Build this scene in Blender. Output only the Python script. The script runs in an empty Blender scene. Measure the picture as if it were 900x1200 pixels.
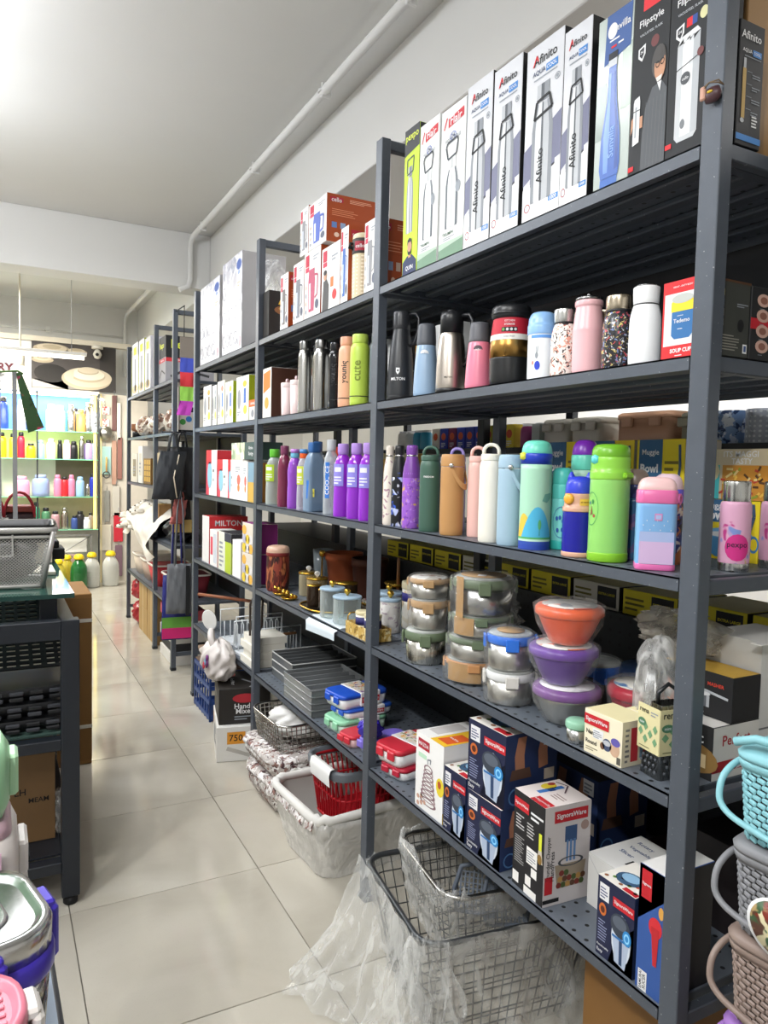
import bpy, math, random
from mathutils import Vector, Matrix
C = bpy.context.scene
COL = C.collection
rnd = random.Random(7)
PI = math.pi
# ---------------------------------------------------------------- camera
cam = bpy.data.cameras.new('camera')
cam.sensor_fit = 'VERTICAL'; cam.sensor_height = 36.0; cam.lens = 859.89 / 1200 * 36
cam.clip_start = 0.05; cam.clip_end = 100
camo = bpy.data.objects.new('camera', cam); COL.objects.link(camo)
camo.matrix_world = Matrix(((0.882933, 0.007686, -0.469435, 0), (-0.468889, 0.065418, -0.880832, 0),
                            (0.023939, 0.997828, 0.061363, 1.39465), (0, 0, 0, 1)))
C.camera = camo
# ---------------------------------------------------------------- world, exposure, light
w = bpy.data.worlds.new('world'); C.world = w; w.use_nodes = True
w.node_tree.nodes['Background'].inputs[0].default_value = (0.9, 0.95, 1.0, 1)
w.node_tree.nodes['Background'].inputs[1].default_value = 0.35
C.view_settings.view_transform = 'Standard'; C.view_settings.look = 'None'
C.view_settings.exposure = 0.14; C.view_settings.gamma = 1.0

def lamp(name, kind, loc, target, power, size=0.2, size_y=None, col=(1, 1, 1), **k):
    L = bpy.data.lights.new(name, kind); L.energy = power; L.color = col
    if kind == 'AREA':
        L.size = size
        if size_y: L.shape = 'RECTANGLE'; L.size_y = size_y
    elif kind in ('SPOT', 'POINT'):
        L.shadow_soft_size = size
    for a, b in k.items(): setattr(L, a, b)
    o = bpy.data.objects.new(name, L); COL.objects.link(o); o.location = loc
    if target is None: pass
    elif kind == 'AREA' and abs(target[0] - loc[0]) + abs(target[1] - loc[1]) < .5: o.rotation_euler = (0 if target[2] < loc[2] else PI, 0, 0)   # flat panel: size along x, size_y along y
    else:
        o.rotation_euler = (Vector(target) - Vector(loc)).to_track_quat('-Z', 'Y').to_euler()
    return o
# ceiling panels of the shop: two over the aisle (left of the racks), one over the far display, one over the next aisle
lamp('ceiling_panel_lamp', 'AREA', (-0.75, 0.3, 2.95), (-0.5, 0.35, 0), 26, 0.5, 1.6, (.97, .985, 1))
lamp('ceiling_panel_lamp', 'AREA', (-0.15, 3.3, 2.95), (-0.05, 3.3, 0), 34, 0.4, 2.6, (.97, .985, 1))
lamp('ceiling_panel_lamp', 'AREA', (-0.3, 7.4, 2.95), (-0.2, 7.5, 0), 95, 0.6, 1.6, (1, .96, .88))
lamp('ceiling_panel_lamp', 'AREA', (2.75, 2.0, 2.85), (2.5, 2.0, 0), 120, 0.4, 4.0, (1, .98, .95))
for yy, tt, pw in ((-0.5, 1.1, 96), (1.2, 2.0, 80), (3.4, 3.9, 60)):
    lamp('track_spot_lamp', 'SPOT', (-1.05, yy, 2.75), (1.35, tt, 0.6), pw, 0.05, None, (1, .985, .95),
         spot_size=math.radians(70), spot_blend=0.8)
# unseen uplight added for the bright patch of ceiling
lamp('ceiling_uplight_lamp', 'AREA', (-0.38, 2.7, 2.90), (-0.36, 2.7, 4), 16, 0.12, 1.6, (.90, .93, 1))
lamp('fill_point_lamp', 'POINT', (-0.9, 1.5, 2.6), None, 32, 0.12, None, (.90, .94, 1))  # unseen point fill added to lift walls, beam and ceiling
lamp('fill_point_lamp', 'POINT', (-0.7, 4.1, 2.65), None, 54, 0.12, None, (.90, .94, 1))  # second added fill point, nearer the cross beam

# ---------------------------------------------------------------- materials (all procedural)
_M = {}
def lin(h):
    if isinstance(h, str):
        h = h.lstrip('#')
        if len(h) == 3: h = ''.join(c * 2 for c in h)
        h = [int(h[i:i + 2], 16) / 255 for i in (0, 2, 4)]
    return tuple((c / 12.92 if c <= .04045 else ((c + .055) / 1.055) ** 2.4) for c in h)
def nodes(name):
    m = bpy.data.materials.new(name); m.use_nodes = True
    nt = m.node_tree; nt.nodes.clear()
    out = nt.nodes.new('ShaderNodeOutputMaterial')
    return m, nt, out
def N(nt, t, **k):
    n = nt.nodes.new(t)
    for a, b in k.items(): setattr(n, a, b)
    return n
def mix(nt, fac, a, b, mode='MIX'):
    n = N(nt, 'ShaderNodeMix', data_type='RGBA', blend_type=mode)
    for i, v in ((0, fac), (6, a), (7, b)):
        if hasattr(v, 'links'): nt.links.new(v, n.inputs[i])
        elif isinstance(v, (int, float)): n.inputs[i].default_value = v
        else: n.inputs[i].default_value = (*v[:3], 1)
    return n.outputs[2]
def math_(nt, op, a, b=None, c=None):
    n = N(nt, 'ShaderNodeMath', operation=op)
    for i, v in enumerate((a, b, c)):
        if v is None: continue
        if hasattr(v, 'links'): nt.links.new(v, n.inputs[i])
        else: n.inputs[i].default_value = v
    return n.outputs[0]
def coord(nt, scale=(1, 1, 1), kind='Object'):
    tc = N(nt, 'ShaderNodeTexCoord'); mp = N(nt, 'ShaderNodeMapping')
    nt.links.new(tc.outputs[kind], mp.inputs[0]); mp.inputs['Scale'].default_value = scale
    return mp.outputs[0]
def ramp(nt, fac, stops):
    r = N(nt, 'ShaderNodeValToRGB'); nt.links.new(fac, r.inputs[0]); e = r.color_ramp.elements
    while len(e) > 1: e.remove(e[-1])
    for i, (p, c) in enumerate(stops):
        el = e[0] if i == 0 else e.new(p)
        el.position = p; el.color = (*c[:3], 1)
    return r.outputs[0]
def pbsdf(nt, out, col, r=.5, m=0., coat=0., trans=0., ior=1.45, alpha=1., emit=None, es=0., rn=None, bump=None, bs=.2, spec=None):
    b = N(nt, 'ShaderNodeBsdfPrincipled')
    if hasattr(col, 'links'): nt.links.new(col, b.inputs['Base Color'])
    else: b.inputs['Base Color'].default_value = (*col, 1)
    if rn is not None: nt.links.new(rn, b.inputs['Roughness'])
    else: b.inputs['Roughness'].default_value = r
    b.inputs['Metallic'].default_value = m; b.inputs['Coat Weight'].default_value = coat
    b.inputs['Transmission Weight'].default_value = trans; b.inputs['IOR'].default_value = ior
    b.inputs['Alpha'].default_value = alpha
    if spec is not None: b.inputs['Specular IOR Level'].default_value = spec
    if emit: b.inputs['Emission Color'].default_value = (*emit, 1); b.inputs['Emission Strength'].default_value = es
    if bump is not None:
        bp = N(nt, 'ShaderNodeBump'); bp.inputs['Strength'].default_value = bs; bp.inputs['Distance'].default_value = .004
        nt.links.new(bump, bp.inputs['Height']); nt.links.new(bp.outputs[0], b.inputs['Normal'])
    nt.links.new(b.outputs[0], out.inputs[0]); return b
def M(c, r=.5, m=0., v=.06, sc=14, coat=0., bs=0.):
    """plain surface with faint uneven colour"""
    k = ('M', c, r, m, v, sc, coat, bs)
    if k in _M: return _M[k]
    mt, nt, out = nodes('surface_' + str(c).strip('#'))
    n = N(nt, 'ShaderNodeTexNoise'); n.inputs['Scale'].default_value = sc; n.inputs['Detail'].default_value = 3
    nt.links.new(coord(nt), n.inputs['Vector'])
    L = lin(c)
    col = mix(nt, n.outputs[0], tuple(max(0, x * (1 - v)) for x in L), tuple(min(1, x * (1 + v)) for x in L))
    pbsdf(nt, out, col, r, m, coat, bump=n.outputs[0] if bs else None, bs=bs)
    _M[k] = mt; return mt
def steel(c='#c9c9c6', r=.24, v=.12, stretch=(60, 60, 2)):
    k = ('S', c, r, v, stretch)
    if k in _M: return _M[k]
    mt, nt, out = nodes('brushed_steel')
    n = N(nt, 'ShaderNodeTexNoise'); n.inputs['Scale'].default_value = 3; nt.links.new(coord(nt, stretch), n.inputs['Vector'])
    L = lin(c); col = mix(nt, n.outputs[0], tuple(x * (1 - v) for x in L), L)
    rn = math_(nt, 'MULTIPLY_ADD', n.outputs[0], .14, r - .05)
    pbsdf(nt, out, col, r, 1.0, rn=rn); _M[k] = mt; return mt
def film(tint='#ffffff', a=.16, r=.12, cloud=0., k2=.34, bs=.6):
    """thin clear or milky plastic sheet: mostly see-through, glossy, crinkled"""
    k = ('F', tint, a, r, cloud, bs, k2)
    if k in _M: return _M[k]
    mt, nt, out = nodes('plastic_film')
    n = N(nt, 'ShaderNodeTexNoise'); n.inputs['Scale'].default_value = 16; n.inputs['Detail'].default_value = 4
    n.inputs['Distortion'].default_value = 1.5
    nt.links.new(coord(nt, (1, 1, .6)), n.inputs['Vector'])
    bp = N(nt, 'ShaderNodeBump'); bp.inputs['Strength'].default_value = bs; bp.inputs['Distance'].default_value = .02
    nt.links.new(n.outputs[0], bp.inputs['Height'])
    tr = N(nt, 'ShaderNodeBsdfTransparent'); tr.inputs[0].default_value = (.97, .97, .97, 1)
    pb = N(nt, 'ShaderNodeBsdfPrincipled'); pb.inputs['Base Color'].default_value = (*lin(tint), 1)
    pb.inputs['Roughness'].default_value = r; pb.inputs['Specular IOR Level'].default_value = .8
    nt.links.new(bp.outputs[0], pb.inputs['Normal'])
    lw = N(nt, 'ShaderNodeLayerWeight'); lw.inputs[0].default_value = .35; nt.links.new(bp.outputs[0], lw.inputs[1])
    fac = math_(nt, 'MULTIPLY_ADD', lw.outputs[1], k2, a)
    rr = ramp(nt, n.outputs[0], [(.45, (0, 0, 0)), (.62, (1, 1, 1))])
    fac = math_(nt, 'MULTIPLY_ADD', rr, cloud, fac)
    fac = math_(nt, 'MINIMUM', fac, 1.0)
    ms = N(nt, 'ShaderNodeMixShader'); nt.links.new(fac, ms.inputs[0]); nt.links.new(tr.outputs[0], ms.inputs[1]); nt.links.new(pb.outputs[0], ms.inputs[2])
    nt.links.new(ms.outputs[0], out.inputs[0]); _M[k] = mt; return mt
def clear(c='#eef4f6', a=.22, r=.06):
    """tinted clear plastic or thin glass wall"""
    k = ('C', c, a, r)
    if k in _M: return _M[k]
    mt, nt, out = nodes('clear_plastic')
    L = lin(c)
    tr = N(nt, 'ShaderNodeBsdfTransparent'); tr.inputs[0].default_value = (*[.35 + .65 * x for x in L], 1)
    n = N(nt, 'ShaderNodeTexNoise'); n.inputs['Scale'].default_value = 9; nt.links.new(coord(nt), n.inputs['Vector'])
    pb = N(nt, 'ShaderNodeBsdfPrincipled'); nt.links.new(mix(nt, n.outputs[0], tuple(x * .92 for x in L), L), pb.inputs['Base Color'])
    pb.inputs['Roughness'].default_value = r; pb.inputs['Specular IOR Level'].default_value = .7
    lw = N(nt, 'ShaderNodeLayerWeight'); lw.inputs[0].default_value = .4
    fac = math_(nt, 'MINIMUM', math_(nt, 'MULTIPLY_ADD', lw.outputs[1], .6, a), 1.0)
    ms = N(nt, 'ShaderNodeMixShader'); nt.links.new(fac, ms.inputs[0]); nt.links.new(tr.outputs[0], ms.inputs[1]); nt.links.new(pb.outputs[0], ms.inputs[2])
    nt.links.new(ms.outputs[0], out.inputs[0]); _M[k] = mt; return mt
def glow(c, s):
    k = ('G', c, s)
    if k in _M: return _M[k]
    mt, nt, out = nodes('lamp_glow'); pbsdf(nt, out, lin(c), .5, emit=lin(c), es=s); _M[k] = mt; return mt
def blot(base, spots, scale=40, thr=.35, r=.35, stretch=(1, 1, 1), dist=.6, extra=None):
    """printed all-over pattern: irregular patches of several colours on a ground colour"""
    k = ('B', base, tuple(spots), scale, thr, r, stretch, dist)
    if k in _M: return _M[k]
    mt, nt, out = nodes('printed_pattern')
    co = coord(nt, stretch); col = lin(base)
    for i, s in enumerate(spots):
        n = N(nt, 'ShaderNodeTexNoise'); n.inputs['Scale'].default_value = 1.0; n.inputs['Detail'].default_value = 2; n.inputs['Distortion'].default_value = dist
        mp = N(nt, 'ShaderNodeMapping'); nt.links.new(co, mp.inputs[0]); mp.inputs['Scale'].default_value = (scale,) * 3; mp.inputs['Location'].default_value = (3.7 * i, 1.3 * i, 5.1 * i)
        nt.links.new(mp.outputs[0], n.inputs['Vector'])
        f = ramp(nt, n.outputs[0], [(1 - thr - .02, (0, 0, 0)), (1 - thr + .02, (1, 1, 1))])
        col = mix(nt, f, col, lin(s))
    pbsdf(nt, out, col, r); _M[k] = mt; return mt
def dots(base, dot, pitch=.04, rad=.1, r=.45, m=0., axes=(0, 1)):
    """sheet metal punched with small round holes on a grid, or a small printed dot"""
    k = ('D', base, dot, pitch, rad, r, m, axes)
    if k in _M: return _M[k]
    mt, nt, out = nodes('perforated_sheet')
    tc = N(nt, 'ShaderNodeTexCoord'); sp = N(nt, 'ShaderNodeSeparateXYZ'); nt.links.new(tc.outputs['Object'], sp.inputs[0])
    us = []
    for a in axes:
        f = math_(nt, 'FRACT', math_(nt, 'DIVIDE', sp.outputs[a], pitch))
        us.append(math_(nt, 'POWER', math_(nt, 'SUBTRACT', f, .5), 2.0))
    dd = math_(nt, 'LESS_THAN', math_(nt, 'ADD', us[0], us[1]), rad * rad)
    n = N(nt, 'ShaderNodeTexNoise'); n.inputs['Scale'].default_value = 9; n.inputs['Detail'].default_value = 5; nt.links.new(tc.outputs['Object'], n.inputs['Vector'])
    L = lin(base); c0 = mix(nt, n.outputs[0], tuple(x * .8 for x in L), tuple(x * 1.25 for x in L))
    pbsdf(nt, out, mix(nt, dd, c0, lin(dot)), r, m); _M[k] = mt; return mt
def grad(stops, axis=1, r=.4, kind='Generated'):
    """printed picture with bands of tone running across the sheet"""
    k = ('R', tuple(stops), axis, r, kind)
    if k in _M: return _M[k]
    mt, nt, out = nodes('printed_tones')
    tc = N(nt, 'ShaderNodeTexCoord'); sp = N(nt, 'ShaderNodeSeparateXYZ'); nt.links.new(tc.outputs[kind], sp.inputs[0])
    pbsdf(nt, out, ramp(nt, sp.outputs[axis], [(p, lin(c)) for p, c in stops]), r); _M[k] = mt; return mt

# ---------------------------------------------------------------- mesh builder
class B:
    def __init__(s): s.v = []; s.f = []; s.mi = []; s.sm = []; s.mats = []
    def ix(s, m):
        if m not in s.mats: s.mats.append(m)
        return s.mats.index(m)
    def add(s, vs, fs, m, smooth=False):
        o = len(s.v); s.v += [tuple(p) for p in vs]; i = s.ix(m)
        for f in fs: s.f.append([o + j for j in f]); s.mi.append(i); s.sm.append(smooth)
    def box(s, x0, x1, y0, y1, z0, z1, m, ch=0., T=None):
        if x0 > x1: x0, x1 = x1, x0
        if y0 > y1: y0, y1 = y1, y0
        if z0 > z1: z0, z1 = z1, z0
        if ch <= 0:
            vs = [(x, y, z) for x in (x0, x1) for y in (y0, y1) for z in (z0, z1)]
            fs = [(0, 1, 3, 2), (4, 6, 7, 5), (0, 4, 5, 1), (2, 3, 7, 6), (0, 2, 6, 4), (1, 5, 7, 3)]
        else:
            c = min(ch, (x1 - x0) / 2.01, (y1 - y0) / 2.01, (z1 - z0) / 2.01)
            vs = []; key = {}
            for i, x in enumerate((x0, x1)):
                for j, y in enumerate((y0, y1)):
                    for k, z in enumerate((z0, z1)):
                        sx, sy, sz = (1 - 2 * i) * c, (1 - 2 * j) * c, (1 - 2 * k) * c
                        for a, p in enumerate(((x, y + sy, z + sz), (x + sx, y, z + sz), (x + sx, y + sy, z))):
                            key[i, j, k, a] = len(vs); vs.append(p)
            K = lambda *q: key[q]
            fs = []
            for i in (0, 1):
                q = [K(i, 0, 0, 0), K(i, 0, 1, 0), K(i, 1, 1, 0), K(i, 1, 0, 0)]; fs.append(q if i == 0 else q[::-1])
                q = [K(0, i, 0, 1), K(1, i, 0, 1), K(1, i, 1, 1), K(0, i, 1, 1)]; fs.append(q if i == 0 else q[::-1])
                q = [K(0, 0, i, 2), K(0, 1, i, 2), K(1, 1, i, 2), K(1, 0, i, 2)]; fs.append(q if i == 0 else q[::-1])
            for j in (0, 1):
                for k in (0, 1):
                    q = [K(0, j, k, 1), K(1, j, k, 1), K(1, j, k, 2), K(0, j, k, 2)]; fs.append(q if (j + k) % 2 else q[::-1])
                    q = [K(j, 0, k, 0), K(j, 1, k, 0), K(j, 1, k, 2), K(j, 0, k, 2)]; fs.append(q if (j + k) % 2 == 0 else q[::-1])
                    q = [K(j, k, 0, 0), K(j, k, 1, 0), K(j, k, 1, 1), K(j, k, 0, 1)]; fs.append(q if (j + k) % 2 else q[::-1])
                    for i in (0, 1):
                        t = [K(i, j, k, 0), K(i, j, k, 1), K(i, j, k, 2)]; fs.append(t if (i + j + k) % 2 == 0 else t[::-1])
        if T is not None: vs = [T @ Vector(p) for p in vs]
        s.add(vs, fs, m)
    def loft(s, rings, m, closed=True, cap0=True, cap1=True, smooth=True, ms=None):
        n = len(rings[0]); o = len(s.v)
        for r in rings: s.v += [tuple(p) for p in r]
        for a in range(len(rings) - 1):
            i = s.ix(ms[a] if ms else m)
            for b in range(n if closed else n - 1):
                c = (b + 1) % n
                s.f.append([o + a * n + b, o + a * n + c, o + (a + 1) * n + c, o + (a + 1) * n + b]); s.mi.append(i); s.sm.append(smooth)
        if closed and cap0: s.f.append([o + b for b in range(n)][::-1]); s.mi.append(s.ix(ms[0] if ms else m)); s.sm.append(False)
        if closed and cap1: s.f.append([o + (len(rings) - 1) * n + b for b in range(n)]); s.mi.append(s.ix(ms[-1] if ms else m)); s.sm.append(False)
    def lathe(s, prof, m, seg=28, c=(0, 0, 0), ms=None, cap0=True, cap1=True, sx=1., sy=1.):
        rings = [[(c[0] + r * sx * math.cos(2 * PI * k / seg), c[1] + r * sy * math.sin(2 * PI * k / seg), c[2] + z) for k in range(seg)] for r, z in prof]
        s.loft(rings, m, True, cap0 and prof[0][0] > 1e-5, cap1 and prof[-1][0] > 1e-5, True, ms)
    def tube(s, pts, r, m, seg=6, closed=False):
        pts = [Vector(p) for p in pts]; n = len(pts); rings = []
        up = None
        for i, p in enumerate(pts):
            a = pts[(i - 1) % n] if (closed or i) else p; b = pts[(i + 1) % n] if (closed or i < n - 1) else p
            t = (b - a).normalized() if (b - a).length > 1e-9 else Vector((0, 0, 1))
            if up is None: up = t.orthogonal().normalized()
            up = (up - t * up.dot(t)); up = up.normalized() if up.length > 1e-6 else t.orthogonal().normalized()
            q = t.cross(up); rr = r[i] if isinstance(r, (list, tuple)) else r
            rings.append([p + up * rr * math.cos(2 * PI * k / seg) + q * rr * math.sin(2 * PI * k / seg) for k in range(seg)])
        if closed: rings.append(rings[0])
        s.loft(rings, m, True, not closed, not closed, seg > 4)
    def prism(s, poly, a0, a1, m, axis='z', smooth=False):
        f = {'z': lambda p, h: (p[0], p[1], h), 'y': lambda p, h: (p[0], h, p[1]), 'x': lambda p, h: (h, p[0], p[1])}[axis]
        s.loft([[f(p, a0) for p in poly], [f(p, a1) for p in poly]], m, smooth=smooth)
    def obj(s, name, parent=None, loc=(0, 0, 0), rot=None):
        me = bpy.data.meshes.new(name); me.from_pydata(s.v, [], s.f)
        for m in s.mats: me.materials.append(m)
        me.polygons.foreach_set('material_index', s.mi); me.polygons.foreach_set('use_smooth', s.sm); me.update()
        o = bpy.data.objects.new(name, me); COL.objects.link(o); o.location = loc
        if rot is not None: o.rotation_euler = rot if hasattr(rot, '__len__') else (0, 0, rot)
        if parent: o.parent = parent
        return o
def rrect(w, d, rad, z, n=4, cx=0, cy=0):
    out = []; rad = min(rad, w / 2 - 1e-4, d / 2 - 1e-4)
    for q, (sx, sy) in enumerate(((1, 1), (-1, 1), (-1, -1), (1, -1))):
        for k in range(n + 1):
            a = q * PI / 2 + k / n * PI / 2
            out.append((cx + sx * (w / 2 - rad) + rad * math.cos(a), cy + sy * (d / 2 - rad) + rad * math.sin(a), z))
    return out
def tag(o, label, cat, group=None, kind=None):
    o['label'] = label; o['category'] = cat
    if group: o['group'] = group
    if kind: o['kind'] = kind
    return o
def empty(name, loc, label, cat, group=None, rot=0):
    o = bpy.data.objects.new(name, None); COL.objects.link(o); o.location = loc; o.rotation_euler = (0, 0, rot)
    o.empty_display_size = .05
    return tag(o, label, cat, group)
def struct(o): o['kind'] = 'structure'; return o
def stuff(o): o['kind'] = 'stuff'; return o
def lab(o, t): o['label'] = t; return o

# ---------------------------------------------------------------- flat print (lettering and pictures on boxes, bottles, signs)
_G = {}
def glyphs(t, bold=0.):
    if (t, bold) in _G: return _G[t, bold]
    cu = bpy.data.curves.new('lettering', 'FONT'); cu.body = t; cu.size = 1; cu.resolution_u = 2; cu.offset = bold
    ob = bpy.data.objects.new('lettering', cu); me = ob.to_mesh()
    vs = [tuple(v.co) for v in me.vertices]; fs = [list(p.vertices) for p in me.polygons]
    ob.to_mesh_clear(); bpy.data.objects.remove(ob); bpy.data.curves.remove(cu)
    xs = [v[0] for v in vs] or [0]; ys = [v[1] for v in vs] or [0]
    _G[t, bold] = (vs, fs, min(xs), max(xs), min(ys), max(ys)); return _G[t, bold]
class Pr(B):
    """print on faces; face(frame) chooses the sheet, coordinates run 0..1 across it"""
    def face(s, o, u, v, n, w, h): s.o = Vector(o); s.u = Vector(u); s.w_ = w; s.h_ = h; s.vv = Vector(v); s.n = Vector(n); s.cyl = None; return s
    def wrap(s, rf, ang, z0, h, arc):
        """print on a round body: rf(z) radius, centred at angle ang, arc wide"""
        s.cyl = (rf, ang, z0, arc); s.w_ = arc * rf(z0 + h / 2); s.h_ = h; return s
    def at(s, a, b, l):
        e = .0003 + .00035 * l
        if s.cyl:
            rf, ang, z0, arc = s.cyl; z = z0 + b * s.h_; th = ang + (a - .5) * arc; r = rf(z) + e
            return (r * math.cos(th), r * math.sin(th), z)
        return tuple(s.o + s.u * (a * s.w_) + s.vv * (b * s.h_) + s.n * e)
    def poly(s, pts, m, l=0):
        if s.cyl:   # cut into narrow upright strips so the print follows the curve
            lo, hi = min(p[0] for p in pts), max(p[0] for p in pts); st = .14 / s.cyl[3]
            k0, k1 = math.floor(lo / st), math.ceil(hi / st)
            if k1 - k0 > 1:
                for k in range(k0, k1):
                    q = pts
                    for sg, lim in ((1, k * st), (-1, (k + 1) * st)):
                        r_ = []
                        for i in range(len(q)):
                            a, c = q[i - 1], q[i]; fa, fc = sg * (a[0] - lim), sg * (c[0] - lim)
                            if fa * fc < 0: t = fa / (fa - fc); r_.append((a[0] + (c[0] - a[0]) * t, a[1] + (c[1] - a[1]) * t))
                            if fc >= 0: r_.append(c)
                        q = r_
                        if len(q) < 3: break
                    if len(q) >= 3: s.add([s.at(a, b, l) for a, b in q], [list(range(len(q)))], m)
                return
        s.add([s.at(a, b, l) for a, b in pts], [list(range(len(pts)))], m)
    def rect(s, a0, b0, a1, b1, m, l=0):
        if s.cyl:
            k = 8
            for i in range(k):
                s.poly([(a0 + (a1 - a0) * i / k, b0), (a0 + (a1 - a0) * (i + 1) / k, b0), (a0 + (a1 - a0) * (i + 1) / k, b1), (a0 + (a1 - a0) * i / k, b1)], m, l)
        else: s.poly([(a0, b0), (a1, b0), (a1, b1), (a0, b1)], m, l)
    def ell(s, cx, cy, rx, ry, m, l=0, k=16): s.poly([(cx + rx * math.cos(2 * PI * i / k), cy + ry * math.sin(2 * PI * i / k)) for i in range(k)], m, l)
    def ring(s, cx, cy, rx, ry, m, l=0, t=.8, k=16):
        P_ = [(math.cos(2 * PI * i / k), math.sin(2 * PI * i / k)) for i in range(k + 1)]
        for i in range(k):
            s.poly([(cx + rx * P_[i][0], cy + ry * P_[i][1]), (cx + rx * P_[i + 1][0], cy + ry * P_[i + 1][1]), (cx + rx * t * P_[i + 1][0], cy + ry * t * P_[i + 1][1]), (cx + rx * t * P_[i][0], cy + ry * t * P_[i][1])], m, l)
    def stroke(s, pts, t, m, l=0):
        """broken line of thickness t (fraction of width)"""
        for (a, b), (c, d) in zip(pts, pts[1:]):
            dx, dy = (c - a) * s.w_, (d - b) * s.h_; q = math.hypot(dx, dy) or 1; nx, ny = -dy / q * t / 2, dx / q * t / 2 * s.w_ / s.h_
            s.poly([(a - nx, b - ny), (c - nx, d - ny), (c + nx, d + ny), (a + nx, b + ny)], m, l)
    def text(s, t, cx, cy, wf, m, l=2, rot=0, hf=None, bold=.012):
        """wf = width as a fraction of the sheet (of its height when rot)"""
        vs, fs, x0, x1, y0, y1 = glyphs(t, bold)
        if not fs: return
        sc = wf * (s.h_ if rot else s.w_) / (x1 - x0); sy = sc if hf is None else hf * (s.w_ if rot else s.h_) / max(.3, (y1 - y0))
        pts = []
        for x, y, z in vs:
            p, q = (x - (x0 + x1) / 2) * sc, (y - (y0 + y1) / 2) * sy
            if rot == 90: p, q = -q, p
            elif rot == -90: p, q = q, -p
            elif rot == 180: p, q = -p, -q
            pts.append(s.at(cx + p / s.w_, cy + q / s.h_, l))
        s.add(pts, fs, m)
    def lines(s, a0, b0, a1, b1, n, m, l=1, fill=.45, seed=1):
        """small print: n rows of short dashes, too fine to read"""
        R = random.Random(seed); st = (b1 - b0) / n
        for i in range(n):
            e = a0 + (a1 - a0) * R.uniform(.55, 1)
            s.rect(a0, b0 + i * st, e, b0 + (i + fill) * st, m, l)
def chaikin(P_, n=2, closed=False):
    for _ in range(n):
        q = [] if closed else [P_[0]]
        for a, c in zip(P_, P_[1:] + ([P_[0]] if closed else [])): q += [tuple(.75 * i + .25 * j for i, j in zip(a, c)), tuple(.25 * i + .75 * j for i, j in zip(a, c))]
        P_ = q if closed else q + [P_[-1]]
    return P_
ORD = ('first', 'second', 'third', 'fourth', 'fifth', 'sixth', 'seventh', 'eighth', 'ninth', 'tenth', 'eleventh', 'twelfth')
def grid_sheet(fn, nu, nv, m, b=None, smooth=True):
    b = b or B(); pts = [fn(i / nu, j / nv) for j in range(nv + 1) for i in range(nu + 1)]
    b.add(pts, [(j * (nu + 1) + i, j * (nu + 1) + i + 1, (j + 1) * (nu + 1) + i + 1, (j + 1) * (nu + 1) + i) for j in range(nv) for i in range(nu)], m, smooth)
    return b
def wob(x, y, z=0.): # smooth pseudo noise in -1..1
    return (math.sin(x * 1.7 + y * 2.3 + z * .7 + 1.1) + math.sin(x * 3.1 - y * 1.9 + z * 2.3 + .4) + math.sin(-x * 2.2 + y * 4.3 - z * 1.4)) / 3
# ================================================================ the room
D = 1.0385                       # aisle face of the racks
def mat_tile():
    mt, nt, out = nodes('polished_porcelain')
    co = coord(nt, (1, 1, 1))
    oi = N(nt, 'ShaderNodeObjectInfo')
    n = N(nt, 'ShaderNodeTexNoise'); n.inputs['Scale'].default_value = 2.2; n.inputs['Detail'].default_value = 6; n.inputs['Distortion'].default_value = .6
    mp = N(nt, 'ShaderNodeMapping'); nt.links.new(co, mp.inputs[0])
    cx = N(nt, 'ShaderNodeCombineXYZ'); nt.links.new(math_(nt, 'MULTIPLY', oi.outputs['Random'], 40), cx.inputs[0]); nt.links.new(cx.outputs[0], mp.inputs['Location'])
    nt.links.new(mp.outputs[0], n.inputs['Vector'])
    col = ramp(nt, n.outputs[0], [(.3, lin('#aca699')), (.5, lin('#b8b2a5')), (.7, lin('#c2bdb1'))])
    g = N(nt, 'ShaderNodeTexNoise'); g.inputs['Scale'].default_value = 260; nt.links.new(co, g.inputs['Vector'])
    col = mix(nt, ramp(nt, g.outputs[0], [(.62, (0, 0, 0)), (.75, (.5, .5, .5))]), col, lin('#a9a296'))
    rn = math_(nt, 'MULTIPLY_ADD', n.outputs[0], .10, .05)
    pbsdf(nt, out, col, .1, rn=rn, spec=.55); return mt
TILE = mat_tile()
plaster = M('#d9d8d5', .75, 0, .025, 3, bs=.05)
plaster_w = M('#e3e2df', .7, 0, .02, 2, bs=.05)
b = B(); b.box(-2.7, 3.7, -2.3, 9.4, -.06, -.006, M('#6b675f', .8)); floor = struct(b.obj('floor'))
tb = B(); tb.box(-.2986, .2986, -.2986, .2986, -.006, 0, TILE, .0012)
tile0 = tb.obj('floor_tile', floor)
first = True
for i in range(-4, 5):
    for j in range(-6, 13):
        t = tile0 if first else tile0.copy()
        if not first: COL.objects.link(t)
        first = False
        t.location = (.198 + .6 * i + .3, 1.761 + .6 * j + .3, 0)
b = B(); b.box(-2.7, 3.7, -2.3, 9.4, 3.2, 3.26, plaster); struct(b.obj('ceiling'))
b = B(); b.box(-2.76, -2.7, -2.3, 9.4, 0, 3.2, plaster_w); struct(b.obj('wall_left'))
b = B(); b.box(3.7, 3.76, -2.3, 9.4, 0, 3.2, plaster_w); struct(b.obj('wall_right'))
b = B(); b.box(-2.7, 3.7, -2.36, -2.3, 0, 3.2, plaster_w); struct(b.obj('wall_front'))
b = B(); b.box(-2.7, 3.7, 9.34, 9.4, 0, 3.2, plaster_w); struct(b.obj('wall_back'))
b = B(); b.box(1.548, 2.35, -2.3, 9.34, 2.775, 3.2, M('#dddcd9', .7, 0, .02, 2, bs=.05), .004); struct(b.obj('beam_right'))
b = B(); b.box(-2.7, 1.548, 5.97, 6.24, 2.775, 3.2, plaster_w, .004); struct(b.obj('beam_cross'))
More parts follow.
